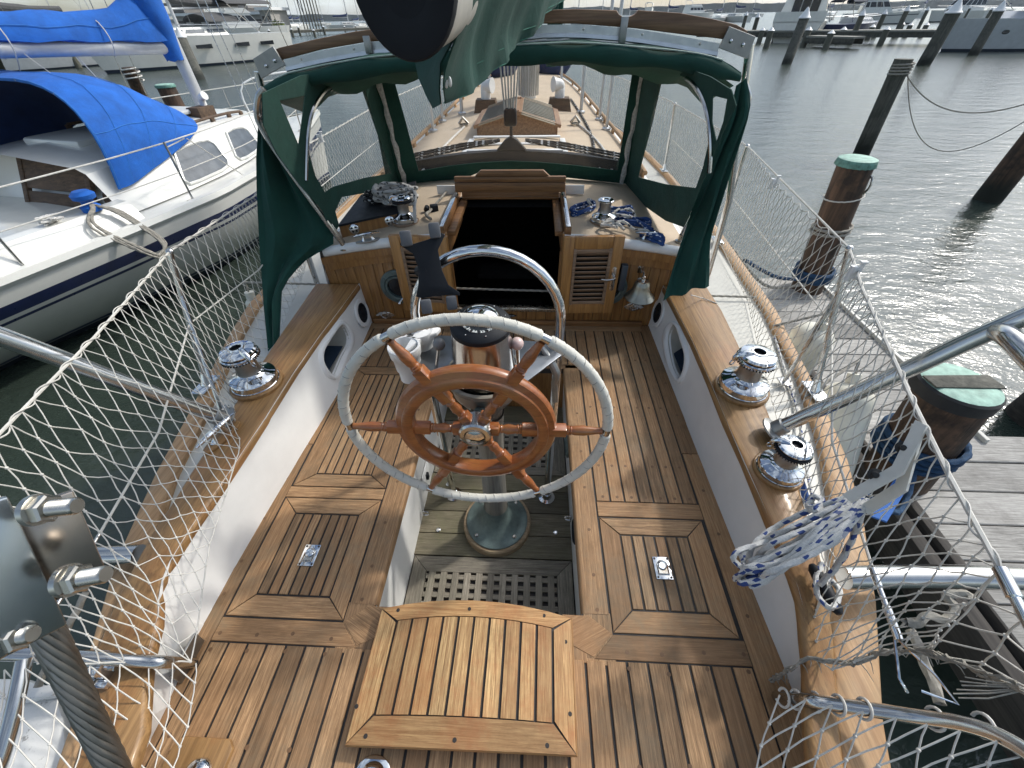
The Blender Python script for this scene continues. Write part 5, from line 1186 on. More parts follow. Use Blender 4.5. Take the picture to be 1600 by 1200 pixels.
# ------------------------------------------------------------------ lifelines, netting, pushpit rails, backstay
LZ = -.72
def stanchion(base, top, label, brace=None):
    o = empty('stanchion', base, label, 'stanchion', 'lifeline stanchions'); m = MB(); m.tube([base, top], .0125, 12); m.sphere(top, .016, 10, (1, 1, .8)); part(m, 'stanchion_tube', M['steel'], o)
    m = MB(); m.box(base + V((0, 0, .004)), (.07, .14, .008), None, .003); m.lathe([(.024, .006), (.019, .03), (.0135, .07)], frame_m(base, top - base), 14); part(m, 'stanchion_base', M['chrome'], o)
    if brace: m = MB(); m.tube([brace, base.lerp(top, .72)], .009, 8); m.box(brace, (.05, .06, .008), None, .002); part(m, 'brace', M['steel'], o)
SL = Z(322, 602, -1.355), Z(265, 393, LZ); SR = Z(1274, 612, -1.355), Z(1327, 388, LZ); SF = Z(1120, 375, -1.36), Z(1168, 228, -.70)
stanchion(*SL, 'steel lifeline stanchion on the port toe rail between the winch and the white boat', Z(345, 640, -1.37))
stanchion(*SR, 'steel lifeline stanchion on the starboard toe rail beside the yellowed fender', Z(1225, 596, -1.37))
stanchion(*SF, 'starboard lifeline stanchion just ahead of the green side curtain')
SL2 = V((-1.66, 3.4, -1.36)), V((-1.62, 3.5, LZ))
stanchion(*SL2, 'port lifeline stanchion seen through the left dodger window')
SF2 = V((1.70, 5.2, -1.36)), V((1.68, 5.25, LZ)); stanchion(*SF2, 'starboard lifeline stanchion seen through the right dodger window'); SL3 = V((-1.64, 5.6, -1.36)), V((-1.62, 5.6, LZ)); stanchion(*SL3, 'port lifeline stanchion far forward, seen through the middle dodger window')
def lifeline(pts, r, label, mat='steel'):
    m = MB(); m.tube(pts, r, 6); tag(m.build('lifeline', M[mat]), label, 'wire', 'lifelines')
def netting(guides, col_sp, row_sp, rad, name, label, sag=.02, seed=1, knots=True, rope_top=True, par=None, rows_n=None, edge=True, skew=True):
    """knotted cord netting hung between a top and a bottom line; guides are pairs of 3D points"""
    random.seed(seed); tops = [V(g[0]) for g in guides]; bots = [V(g[1]) for g in guides]; T = []; B = []
    for i in range(len(guides) - 1):
        L = max((tops[i + 1] - tops[i]).length, (bots[i + 1] - bots[i]).length * .6); n = max(1, round(L / col_sp))
        for k in range(n): T.append(tops[i].lerp(tops[i + 1], k / n)); B.append(bots[i].lerp(bots[i + 1], k / n))
    T.append(tops[-1]); B.append(bots[-1]); n = len(T); nr = rows_n or max(3, round(sum((a - b).length for a, b in zip(T, B)) / n / row_sp))
    P = []
    for i in range(n):
        row = []
        for j in range(nr + 1):
            t = j / nr; p = T[i].lerp(B[i], t + .25 * (1 - t) * t * (1 if False else 0)); k = math.sin(PI * t)
            nz = V((noise.noise(p * 3 + V((seed, 0, 0))), noise.noise(p * 3 + V((0, seed, 5))), noise.noise(p * 3 + V((9, 0, seed))))) * .010 * k
            row.append(p + nz + V((0, 0, -sag * k)) + V((random.uniform(-1, 1), random.uniform(-1, 1), random.uniform(-1, 1))) * .0035 * (1 if 0 < j < nr else 0))
        P.append(row)
    m = MB()
    def cord(a, b, s=1):
        c = a.lerp(b, .5) + V((random.uniform(-1, 1), random.uniform(-1, 1), -1.2)) * .0022; m.tube([a, c, b], rad * s, 5, cap=False)
    for i in range(n):
        for j in range(nr):
            cord(P[i][j], P[i][j + 1])
    for j in range(1, nr + 1):
        for i in range(n - 1):
            if j < nr and not skew: cord(P[i][j], P[i + 1][j])
            if skew: cord(P[i + 1][j - 1], P[i][j])
            if j == nr and edge: cord(P[i][j], P[i + 1][j], 1.3)
    if knots:
        for i in range(n):
            for j in range(1, nr + 1): m.sphere(P[i][j], rad * 2.5, 6, (1, 1, .85))
    if rope_top:
        # cord spiralled round the lifeline
        Q = resample(T, max(8, n * 6)); R = []
        for k, q in enumerate(Q): a = 2 * PI * k / 12; R.append(q + V((.006 * math.cos(a), .004 * math.cos(a + 1), .008 * math.sin(a))))
        m.tube(R, rad * 1.15, 5)
    o = m.build(name, M['net']); tag(o, label, 'netting', 'safety netting'); return P
def g(u, v, z, u2, v2, z2): return (Z(u, v, z), Z(u2, v2, z2))
T1 = [g(265, 393, LZ, 375, 640, -1.355), g(224, 439, LZ, 374, 700, -1.215), g(187, 481, LZ, 352, 775, -1.22), g(147, 527, LZ, 327, 850, -1.25), g(109, 567, LZ, 316, 920, -1.30), g(80, 596, LZ, 308, 985, -1.36), g(51, 624, LZ, 298, 1034, -1.40), g(16, 664, LZ, 232, 1034, -1.34), g(-40, 722, LZ, 155, 1036, -1.25), g(-120, 800, LZ, 60, 1036, -1.2)]
TF = [(V((-1.62, 5.6, LZ)), V((-1.69, 5.6, -1.355))), (SL2[1], V((-1.72, 3.4, -1.355))), g(400, 305, LZ, 470, 440, -1.38), g(357, 332, LZ, 425, 545, -1.38), g(315, 360, LZ, 392, 606, -1.37)]
netting(TF + T1, .052, .055, .0016, 'safety_net', 'white knotted cord net along the port lifeline in front of the white boat', .03, 3)
netting([(V((-1.05, 9.6, LZ)), V((-1.15, 9.6, -1.35))), (V((-1.45, 7.6, LZ)), V((-1.5, 7.6, -1.35))), TF[0]], .09, .09, .0022, 'safety_net', 'white net along the port bow, seen through the middle dodger window', .02, 5, False)
TR = [(V((1.68, 5.25, LZ)), V((1.73, 5.2, -1.355))), g(1168, 228, -.70, 1128, 385, -1.355), g(1211, 286, LZ, 1168, 470, -1.38), g(1268, 340, LZ, 1186, 545, -1.38), g(1326, 388, LZ, 1205, 620, -1.37), g(1347, 450, LZ, 1232, 720, -1.28), g(1375, 515, LZ, 1262, 800, -1.24), g(1404, 575, LZ, 1290, 880, -1.24), g(1423, 620, LZ, 1282, 940, -1.28), g(1439, 657, LZ, 1252, 1012, -1.40), g(1482, 741, LZ, 1300, 1046, -1.30), g(1520, 818, LZ, 1372, 1022, -1.18), g(1563, 890, LZ, 1450, 1019, -1.05)]
netting(TR, .052, .055, .0016, 'safety_net', 'white knotted cord net along the starboard lifeline in front of the plank dock', .025, 8)
netting([g(1563, 890, LZ, 1450, 1019, -1.05), g(1602, 966, LZ, 1530, 1046, -1.0), g(1660, 1060, LZ, 1620, 1085, -.95)], .08, .1, .0018, 'safety_net', 'torn wide meshed end of the starboard net beside the bright turnbuckle', .02, 9, rows_n=4)
netting([(V((1.05, 9.6, LZ)), V((1.15, 9.6, -1.35))), (V((1.5, 7.6, LZ)), V((1.55, 7.6, -1.35))), TR[0]], .09, .09, .0022, 'safety_net', 'white net along the starboard bow, seen through the front dodger window', .02, 6, False)
netting([g(306, 1036, -1.36, 262, 1240, -1.42), g(232, 1036, -1.32, 190, 1270, -1.4), g(140, 1040, -1.25, 90, 1300, -1.35), g(40, 1045, -1.2, -30, 1320, -1.3), g(-60, 1050, -1.2, -140, 1320, -1.3)], .055, .055, .0017, 'safety_net', 'corner of cord net hanging below the port stern rail over the white deck', .02, 11, True, False)
netting([g(1218, 1086, -1.21, 1172, 1240, -1.4), g(1300, 1102, -1.2, 1265, 1260, -1.38), g(1400, 1122, -1.17, 1370, 1280, -1.3), g(1500, 1142, -1.14, 1480, 1290, -1.25), g(1620, 1175, -1.1, 1610, 1300, -1.2)], .06, .06, .0019, 'safety_net', 'corner of cord net laced under the starboard stern rail', .02, 12, True, False)
# lifelines (top and middle wires)
tl = [V((-1.05, 9.6, LZ)), V((-1.45, 7.6, LZ)), V((-1.62, 5.6, LZ)), SL2[1], Z(400, 305, LZ), SL[1], Z(147, 527, LZ), Z(51, 624, LZ), Z(-120, 800, LZ)]; lifeline(tl, .0042, 'white coated top lifeline along the port side', 'net')
ml = [V((-1.67, 5.6, -1.05)), SL2[0].lerp(SL2[1], .5), Z(405, 421, -1.0), SL[0].lerp(SL[1], .5), Z(248, 675, -1.02), Z(155, 835, -1.04)]; lifeline(ml, .0036, 'middle wire of the port lifelines, crossing the net on a slant', 'net')
m = MB(); a, b = Z(155, 835, -1.04), Z(110, 910, -1.05); m.tube([a, a.lerp(b, .3), a.lerp(b, .31), a.lerp(b, .6), a.lerp(b, .62), b, b + (b - a) * .8], [.004, .004, .008, .008, .0055, .0055, .004], 10); tag(m.build('turnbuckle', M['steel']), 'slim steel turnbuckle ending the middle port lifeline above the toe rail', 'turnbuckle')
m = MB(); a, b = Z(135, 925, -1.25), Z(96, 1000, -1.3); m.rope([a, b, b + (b - a) * .9], .009); tag(m.build('dock_line', M['greyrope']), 'short grey rope crossing the dark water below the port toe rail', 'rope')
tr = [V((1.05, 9.6, LZ)), V((1.5, 7.6, LZ)), V((1.68, 5.25, LZ)), SF[1], SR[1], Z(1347, 450, LZ), Z(1423, 620, LZ), Z(1482, 741, LZ), Z(1563, 890, LZ)]; lifeline(tr, .0050, 'white coated top lifeline along the starboard side', 'net')
m = MB(); a, b = Z(1562, 888, LZ), Z(1612, 985, LZ); m.tube([a, a.lerp(b, .02), a.lerp(b, .5), a.lerp(b, .52), b], [.005, .011, .011, .008, .008], 12); tag(m.build('turnbuckle', M['chrome']), 'bright steel turnbuckle at the aft end of the starboard top lifeline', 'turnbuckle')
mr = [V((1.72, 5.2, -1.05)), SF[0].lerp(SF[1], .5), SR[0].lerp(SR[1], .52), Z(1300, 690, -1.06), Z(1362, 884, -1.06)]; lifeline(mr, .0036, 'middle wire of the starboard lifelines', 'net')
m = MB(); a, b = Z(1362, 886, -1.06), Z(1405, 1000, -1.08); m.tube([a, a.lerp(b, .02), a.lerp(b, .28), a.lerp(b, .3), a.lerp(b, .55), a.lerp(b, .57), b], [.004, .0085, .0085, .006, .006, .009, .009], 12); o = tag(m.build('turnbuckle', M['chrome']), 'steel turnbuckle of the starboard middle lifeline beside the broad teak rail', 'turnbuckle')
m = MB(); c = Z(1405, 1000, -1.08); m.tube([c, c + V((.05, -.06, -.02)), c + V((.07, -.11, -.03)), Z(1440, 1080, -1.14)], .003, 6); m.tube([c + V((-.01, 0, 0)), Z(1405, 1060, -1.12), Z(1418, 1082, -1.14)], .003, 6); tag(m.build('snap_hook', M['chrome']), 'open steel hook of the starboard turnbuckle caught on the stern rail', 'hook')
# pushpit rails
def rail(paths, r, label, feet=(), mats='steel'):
    o = empty('stern_rail', paths[0][0], label, 'rail', 'stern rails')
    for P in paths: m = MB(); m.tube(spline(P, 6), r, 16); part(m, 'rail_tube', M[mats], o, smooth=60)
    for P, n, ln in feet: m = MB(); m.lathe([(r * 2.1, 0), (r * 2.1, .006), (r * 1.25, .014), (r * 1.2, .05), (r, .055)], frame_m(P, n), 20); part(m, 'rail_foot', M['galv'], o)
rail([[Z(352, 656, -1.222), D(140, 577, 1.40) if False else Z(352, 656, -1.222).lerp(V((-1.35, .86, -.65)), .6), V((-1.35, .86, -.65)), V((-1.62, .62, -.02))]], .027, 'polished steel tube rising outboard from the port coaming behind the net', [(Z(352, 656, -1.222), V((-.24, -.2, .57)), 0)])
rail([[Z(1207, 673, -1.222), Z(1207, 673, -1.222).lerp(V((1.50, .97, -.62)), .6), V((1.50, .97, -.62)), V((1.85, .80, .02))], [Y(1560, 518, .97), Y(1580, 530, .9), Y(1625, 575, .8)]], .026, 'polished steel tube rising outboard from the starboard coaming above the dock', [(Z(1207, 673, -1.222), V((.36, -.1, .6)), 0)])
rail([[Z(218, 866, -1.30), Z(150, 868, -1.30), Z(60, 872, -1.30), Z(-60, 876, -1.30)]], .031, 'thick steel tube lying across the port toe rail below the bolted bracket')
rail([[Z(1318, 902, -1.27), Z(1420, 901, -1.27), Z(1530, 902, -1.27), Z(1660, 908, -1.27)]], .034, 'thick steel tube lying across the starboard toe rail towards the dock')
rail([[X(302, 1036, -.925), Z(262, 1035, -1.36), Z(220, 1033, -1.32), Z(120, 1026, -1.26), Z(-40, 1020, -1.2)], [Z(38, 1030, -1.2), Z(24, 1100, -1.24), Z(0, 1190, -1.3), Z(-20, 1240, -1.34)]], .0165, 'dark reflecting steel rail along the port quarter with a plate on the coaming')
p = Z(288, 1030, -1.36); m = MB(); m.box(X(292, 1030, -.935) + V((.012, 0, 0)), (.008, .12, .14), Matrix.Rotation(.22, 3, 'Y'), .002); tag(m.build('rail_plate', M['galv']), 'four cornered steel plate bolting the port quarter rail to the white coaming', 'plate')
m = MB(); c = Z(158, 1040, -1.33); m.box(c, (.06, .06, .07), None, .004); m.tube([c + V((-.05, 0, 0)), c + V((.05, 0, 0))], .012, 10); m.box(c + V((.0, -.04, -.02)), (.09, .02, .03), None, .003); tag(m.build('rail_bracket', M['chrome']), 'small chrome hinge bracket on the port toe rail under the net', 'bracket')
rail([[X(1200, 1088, .965), Z(1255, 1094, -1.37), Z(1300, 1100, -1.325), Z(1420, 1118, -1.25), Z(1520, 1135, -1.16), Z(1600, 1172, -1.1), Z(1680, 1240, -1.05)]], .0165, 'brown reflecting steel rail along the starboard quarter with netting laced to it')
m = MB(); m.box(X(1208, 1092, .992) + V((-.01, 0, 0)), (.008, .13, .15), Matrix.Rotation(-.2, 3, 'Y'), .002); tag(m.build('rail_plate', M['galv']), 'steel plate bolting the starboard quarter rail to the white coaming', 'plate')
m = MB()
for u in (1218, 1237, 1266, 1302, 1342, 1452, 1526):
    c = Z(u, 1088 + (u - 1200) * .14, interp([1200, 1255, 1300, 1420, 1520, 1600], [-1.46, -1.37, -1.325, -1.25, -1.16, -1.1], u)); Q = []
    for k in range(15): a = PI * 1.7 * k / 14 - .6; Q.append(c + V((.02 * math.cos(a * .5) - .01 + .022 * k / 14, .022 * math.cos(a), .022 * math.sin(a) + .006)))
    m.tube(Q, .0035, 6)
tag(m.build('lacing', M['net']), 'white cord loops lacing the net round the starboard quarter rail', 'cord')
# worn white platform outside the port quarter and the starboard stern corner
m = MB(); P = [Z(40, 1060, -1.42), Z(86, 1082, -1.42), Z(100, 1128, -1.42), Z(106, 1240, -1.42), Z(-120, 1260, -1.42), Z(-120, 1060, -1.42)]; m.prism([(q.x, q.y) for q in P], -1.47, -1.42, None, .008)
m.box(Z(62, 1084, -1.40), (.10, .03, .03), Matrix.Rotation(.2, 3, 'Z'), .004)
def worn():
    t = NT('worn_white_paint'); v = t.coord('Object'); k = t.ramp(t.noise(v, 22, 6, .75), [(.6, 0.0), (.66, 1.0)]); t.base(t.mix(k, (.70, .70, .68), (.32, .31, .29))); t.set(Roughness=.6); t.bump(t.noise(v, 22, 6), .3, .004); return t.m
o = part(m, 'stern_platform', worn())
# backstay with its clamp plates, close to the lens
bs = empty('backstay', D(120, 1080, .20), 'thick twisted steel backstay wire and bolted clamp plates close to the camera', 'backstay')
A0, A1 = D(62, 962, .185), D(190, 1225, .215); axis = (A1 - A0).normalized(); wr = .0059
m = MB(); ns = 12; L = (A1 - A0).length + .12
side = axis.orthogonal().normalized(); bn = axis.cross(side)
for k in range(ns):
    Q = []
    for i in range(46):
        s = i / 45 * L - .02; a = 2 * PI * (k / ns - s / .10); Q.append(A0 + axis * s + (side * math.cos(a) + bn * math.sin(a)) * (wr * .80))
    m.tube(Q, wr * .235, 6)
m.tube([A0 - axis * .02, A0 + axis * L], wr * .72, 10)
part(m, 'wire', metal('old_wire', (.30, .285, .26), .42, 0, .35), bs, smooth=60)
up_ = -axis; view = (CAM - A0).normalized(); rt = up_.cross(view).normalized(); fw = rt.cross(up_).normalized()
def LP(a, b, c=0): return A0 + rt * a + up_ * b + fw * c
def bx(a, b, c, sx, sy, sz, bev): return (LP(a, b, c), (sx, sy, sz), Matrix((rt, up_, fw)).transposed(), bev)
R3 = Matrix((rt, up_, fw)).transposed()
sgn = 1 if (rt.dot(_r) > 0) else -1
m = MB(); m.box(LP(-.004 * sgn, .028, .008), (.020, .068, .004), R3, .001); m.box(LP(-.016 * sgn, .028, .006), (.010, .068, .010), R3, .002); part(m, 'front_plate', metal('plate_steel', (.50, .52, .52), .22), bs)
m = MB(); m.box(LP(.014 * sgn, .026, -.006), (.022, .050, .004), R3, .001); part(m, 'back_plate', metal('brown_plate', (.40, .34, .29), .22), bs)
def bolt(u, v, ue, ve, d, s=1.0):
    a, b = D(u, v, d), D(ue, ve, d * 1.0); ax = (b - a).normalized(); m = MB(); T = frame_m(a, ax); m.lathe([(0, 0), (.0085 * s, 0), (.0098 * s, .0015), (.0098 * s, .0065 * s), (.0085 * s, .008 * s), (0, .008 * s)], T, 6); m.lathe([(.0105 * s, -.004 * s), (.0105 * s, 0), (.006 * s, 0)], T, 24); part(m, 'nut', M['steelold'], bs, smooth=25)
    m = MB(); ln = (b - a).length; prof = [(0.0055 * s, 0)]; n = int(ln / .0011)
    for k in range(n): z = ln * k / n; prof += [(.0058 * s, z), (.0050 * s, z + .0005)]
    prof += [(.0048 * s, ln), (0, ln)]; m.lathe(prof, T, 16); part(m, 'bolt_thread', M['steelold'], bs, smooth=60)
bolt(62, 796, 121, 790, .165, .62); bolt(112, 906, 166, 897, .175, .66); bolt(18, 996, 52, 990, .175, .66)
# white plastic clips and straps on the nets
def clip(p, s, label):
    m = MB(); m.tube([p + V((-.01, 0, .03)) * s, p + V((-.01, 0, -.04)) * s], .013 * s, 10); m.tube([p + V((.022, .0, .05)) * s, p + V((.022, 0, -.03)) * s], .010 * s, 10); m.box(p + V((.006, 0, 0)) * s, (.03 * s, .012 * s, .05 * s), None, .003); m.box(p + V((.022, 0, .05)) * s, (.03 * s, .02 * s, .006 * s)); m.box(p + V((.022, 0, -.03)) * s, (.03 * s, .02 * s, .006 * s)); tag(m.build('net_clip', M['whiteplastic']), label, 'clip', 'plastic net clips')
clip(Z(1333, 425, LZ), .8, 'white plastic clip on the starboard lifeline right behind the stanchion top'); clip(Z(1208, 286, LZ), .75, 'white plastic clip on the starboard lifeline against open water'); clip(V((-1.62, 3.75, LZ)), .9, 'white plastic clip on the port net, seen through the left dodger window')
m = MB(); a, b, c = Z(1442, 662, LZ + .004), Z(1405, 735, -.80), Z(1325, 780, -.92); w = V((.022, .008, 0)); w2 = V((.0, .014, -.005))
m.shell([[q - w2 for q in (a, b, c)], [q + w2 for q in (a, b, c)]], .006); m.shell([[q - w2 for q in (a + V((.0, 0, -.012)), b + V((.02, -.02, -.04)), Z(1352, 798, -.95))], [q + w2 for q in (a + V((.0, 0, -.012)), b + V((.02, -.02, -.04)), Z(1352, 798, -.95))]], .006)
so_ = tag(m.build('hanger_strap', plain('cream_plastic', (.66, .65, .60), .45)), 'cream plastic strap hanging a rope coil from the starboard lifeline', 'strap')
m = MB()
for u, v, z in ((1412, 700, -.775), (1368, 742, -.845)): q = Z(u, v, z); T = frame_m(q, (CAM - q)); m.lathe([(.016, 0), (.016, .006), (.009, .009), (.006, .02), (0, .021)], T, 14)
o = m.build('strap_knob', M['rubber'], so_)
# rope coil with blue flecks, hung from the strap
random.seed(21); m = MB()
top = Z(1340, 775, -.95)
for k in range(9):
    e = random.uniform; q = [Z(1345 + e(-8, 8), 768 + e(-6, 12), -.95), Z(1280 + e(-10, 10), 790 + k * 8, -1.0), Z(1215 + e(-14, 14), 822 + k * 9, -1.08 + e(-.03, .03)), Z(1165 + e(-18, 22), 850 + k * 7, -1.15 + e(-.04, .04)), Z(1152 + e(-6, 40), 876 + k * 5, -1.17 + e(-.04, .04)), Z(1185 + e(-16, 20), 882 + k * 3, -1.14 + e(-.04, .04)), Z(1240 + e(-12, 12), 862 + k * 2, -1.06 + e(-.03, .03)), Z(1300 + e(-8, 8), 812 + k * 4, -.98), Z(1350 + e(-6, 6), 785 + e(-6, 8), -.945)]
    m.rope(spline(q, 6), .0075)
for k in range(3): q = [Z(1270, 775 + 4 * k, -1.02), Z(1262, 790, -1.03), Z(1275, 798 - 3 * k, -1.0), Z(1285, 782, -1.0), Z(1272, 775, -1.01)]; m.rope(spline(q, 5), .0075)
tag(m.build('rope_coil', M['fleck']), 'white rope coil with blue flecks hanging inside the starboard coaming', 'rope coil')
m = MB(); q = [Z(1284, 880, -1.22), Z(1275, 905, -1.22), Z(1280, 935, -1.22), Z(1300, 950, -1.22), Z(1312, 925, -1.22), Z(1296, 905, -1.22), Z(1282, 912, -1.2), Z(1318, 870, -1.1), Z(1352, 790, -.96)]; m.rope(spline(q, 6), .0075); tag(m.build('rope_tail', M['fleck']), 'white blue flecked rope tail knotted round the black cleat aft on the starboard coaming', 'rope')
m = MB(); a, b = Z(1268, 882, -1.23), Z(1312, 960, -1.23); d = (b - a); m.tube([a, a + d * .1, a + d * .5, a + d * .9, b], [.008, .016, .019, .016, .008], 12); m.tube([a + d * .4 + V((0, 0, -.03)), a + d * .4], .014, 8); m.tube([a + d * .65 + V((0, 0, -.03)), a + d * .65], .014, 8); o = empty('cleat', a.lerp(b, .5), 'large black horn cleat with white blue flecked rope, aft on the starboard coaming', 'cleat', 'horn cleats'); part(m, 'horn', M['black'], o)
m = MB(); q = [Z(1210, 525, -1.385), Z(1230, 590, -1.385), Z(1245, 640, -1.38), Z(1254, 690, -1.36), Z(1262, 740, -1.33), Z(1270, 775, -1.2)]; m.rope(spline(q, 5), .006); tag(m.build('jib_sheet', M['fleck']), 'white blue flecked sheet running along the starboard side deck behind the net', 'rope')
m = MB(); q = Z(1252, 762, -1.33); m.tube(spline([Z(1243, 735, -1.38), q, Z(1258, 785, -1.36)], 5), .018, 10); tag(m.build('rope_bundle', M['bluefleck']), 'short dark blue rope bundle beside the small aft winch', 'rope')
# frayed lower edge of the starboard net
random.seed(5); m = MB(); q = [X(1196, 1068, .965), Z(1228, 1050, -1.40), Z(1262, 1030, -1.33), Z(1330, 1036, -1.25), Z(1372, 1020, -1.18), Z(1445, 1018, -1.05), Z(1520, 1045, -.95), Z(1600, 1078, -.85)]
for k in range(4): m.tube([p + V((random.uniform(-1, 1), random.uniform(-1, 1), random.uniform(-1, 1))) * .007 for p in resample(spline(q, 4), 44)], .0028, 5)
for k in range(46):
    s = resample(q, 60)[random.randrange(3, 58)]; d = V((random.uniform(-.6, .8), random.uniform(-1, .1), random.uniform(-.7, .4))) * random.uniform(.015, .05); m.tube([s, s + d * .5 + V((0, 0, .004)), s + d], [.0016, .0014, .0006], 4)
for k in range(6): s = Z(1594, 1070 + k * 2, -.87); m.tube([s, Z(1545, 1064 + k * 5 + random.uniform(-3, 3), -.9), Z(1505 + random.uniform(-18, 14), 1058 + k * 6.5, -.92)], .0012, 4)
tag(m.build('frayed_rope', M['greyrope']), 'frayed grey rope along the torn lower edge of the starboard net', 'rope')
m = MB(); q = [Z(1450, 962, -.98), Z(1478, 968, -.98), Z(1492, 950, -.97), Z(1478, 930, -.96), Z(1510, 928, -.95), Z(1518, 938, -.95)]; m.rope(spline([Z(1416, 972, -.99), Z(1436, 974, -.985)] + q, 6), .0085)
for k in range(8): m.tube([Z(1418, 972, -.99), Z(1410 + random.uniform(-6, 6), 966 + k * 2, -.99)], .0015, 4)
tag(m.build('rope_stub', M['greyrope']), 'short thick frayed rope end caught in the starboard net above the dark water', 'rope')
m = MB(); m.rope(spline([Z(1424, 985, -1.5), Z(1455, 1060, -1.5), Z(1470, 1100, -1.5)], 6), .014); tag(m.build('dock_line', M['greyrope']), 'grey dock line dropping to the water between the stern and the dock', 'rope')
# coils on the cabin roof
random.seed(31); m = MB(); c0 = V((-.70, 2.62, rz(.7, 2.6) + .10))
for k in range(11):
    e = random.uniform; a0 = e(0, 6); Q = []
    for i in range(12): a = a0 + 2 * PI * i / 12; Q.append(c0 + V((e(-.008, .008) + (.125 + e(-.015, .015)) * math.cos(a), e(-.008, .008) + (.075 + e(-.02, .02)) * math.sin(a), .006 * k + .016 * math.sin(a * 2 + k) + e(-.004, .004))))
    m.rope(spline(Q, 4, True), .0105)
q = [c0 + V((.1, 0, .07)), c0 + V((.15, -.08, .06)), V((-.54, 2.43, rz(.6, 2.4) + .09)), V((-.545, 2.42, rz(.6, 2.4) + .02))]; m.rope(spline(q, 5), .0105); tag(m.build('rope_coil', fleck_rope('grey_fleck_line', (.55, .54, .52), (.05, .05, .05), 1, .8)), 'coil of grey white rope lying on the black locker top by the port roof winch', 'rope coil')
m = MB()
for k in range(7):
    e = random.uniform; Q = [V((-.86 + e(-.1, .22), 2.7 + e(-.1, .12), -.875 + e(0, .03) + .02 * k / 7)) for i in range(9)]; m.rope(spline(Q, 6, True), .007)
tag(m.build('rope_pile', M['bwfleck']), 'loose black rope with white flecks under the port dodger window', 'rope')
random.seed(12); m = MB()
for cx, cy, r1, r2, n in ((.49, 2.62, .075, .07, 3), (.70, 2.62, .11, .06, 3), (.77, 2.48, .11, .045, 3), (.86, 2.27, .05, .035, 5)):
    for k in range(n):
        e = random.uniform; a0 = e(0, 6); Q = []
        for i in range(9): a = a0 + 2 * PI * i / 9; Q.append(V((cx + e(-.012, .012) + r1 * math.cos(a), cy + e(-.012, .012) + r2 * math.sin(a) - (cx - .7) * .3 * math.cos(a), rz(cx, cy) + .014 + .012 * k * .7 + .006 * math.sin(3 * a))))
        m.rope(spline(Q, 5, True), .0076)
m.rope(spline([V((.78, 2.55, rz(.8, 2.5) + .03)), V((.82, 2.42, rz(.8, 2.4) + .03)), V((.85, 2.32, rz(.85, 2.3) + .05))], 6), .0095); m.rope(spline([V((.74, 2.60, rz(.75, 2.5) + .03)), V((.80, 2.45, rz(.8, 2.4) + .04)), V((.86, 2.31, rz(.85, 2.3) + .05))], 6), .0095)
tag(m.build('rope_tangle', M['bluefleck']), 'tangle of dark blue rope on the starboard roof leading to the small cleat', 'rope')
m = MB()
for Q in ([(.58, 2.36), (.63, 2.40), (.66, 2.33), (.61, 2.30), (.57, 2.34), (.64, 2.37), (.70, 2.31)], [(.62, 2.35), (.70, 2.38), (.76, 2.33), (.82, 2.29), (.84, 2.27)], [(.70, 2.58), (.78, 2.60), (.80, 2.52), (.72, 2.48), (.66, 2.53), (.71, 2.58)], [(.55, 2.75), (.52, 2.68), (.55, 2.63)]):
    m.rope(spline([V((x, y, rz(x, y) + .02 + (.03 if k % 2 else .012))) for k, (x, y) in enumerate(Q)], 6), .0085)
tag(m.build('rope_tangle', fleck_rope('white_fleck_line', (.62, .6, .56), (.04, .04, .05), 1, .84)), 'white black flecked line looped round the plain starboard roof winch', 'rope')
m = MB(); a = V((-.485, 2.56, rz(.48, 2.5) + .02)); m.tube([V((-.435, 2.92, rz(.4, 2.9) + .02)), a], .007, 8); m.cur = 1; m.box(a + V((.018, .07, .0)), (.05, .045, .04), Matrix.Rotation(.3, 3, 'Z'), .006); m.tube([a + V((-.03, .05, -.005)), a + V((-.03, .08, .0))], .017, 10); m.cur = 0; m.tube(spline([a, a + V((-.01, -.05, .0)), a + V((.03, -.11, -.005))], 5), .010, 8); tag(m.build('roller_line', [M['greyrope'], M['black']]), 'short grey line with a black stopper on the port roof beside the hatch slide', 'rope')
# ------------------------------------------------------------------ the boat alongside to port
NO = V((-5.18, 4.2, 0)); NA = V((.24, .971, 0)); NN = V((.971, -.24, 0))
def N_(s, t, z): return NO + NA * s + NN * t + V((0, 0, z))
nb = empty('sailboat', V((-5.2, 4.2, WZ)), 'white sailboat with a navy stripe and a bright blue dodger moored on the port side', 'sailboat')
def npart(m, name, mat, parent=None, **k): return m.build(name, mat, parent or nb, **k)
gs = [-4.2, -3.4, -2.4, -1.2, -.2, .95, 1.95, 2.7, 3.25, 4.0, 4.65, 4.95]; gt = [1.15, 1.25, 1.38, 1.47, 1.52, 1.54, 1.36, 1.1, .86, .50, .17, .0]; gz = [-1.50, -1.50, -1.49, -1.48, -1.47, -1.45, -1.42, -1.39, -1.37, -1.34, -1.31, -1.30]
wt = [.2, .35, .5, .62, .80, .95, .86, .66, .48, .22, .02, 0]
def gtt(s): return interp(gs, gt, s)
def gzz(s): return interp(gs, gz, s)
ss = [lerp(-4.2, 4.95, k / 40) for k in range(41)]
def hp(s, f, sg=1):
    g = gtt(s); w = interp(gs, wt, s); z0 = gzz(s); z1 = -2.42; t = lerp(g, w, f ** 1.7); return N_(s - (.25 * f if s > 4 else 0), sg * t, lerp(z0, z1, f))
bands = [(0, .20, 'hullwhite'), (.20, .315, 'navy'), (.315, .355, 'hullwhite'), (.355, .385, 'navy'), (.385, .88, 'hullwhite'), (.88, .92, 'navy'), (.92, .935, 'hullwhite'), (.935, 1.04, 'antifoul')]
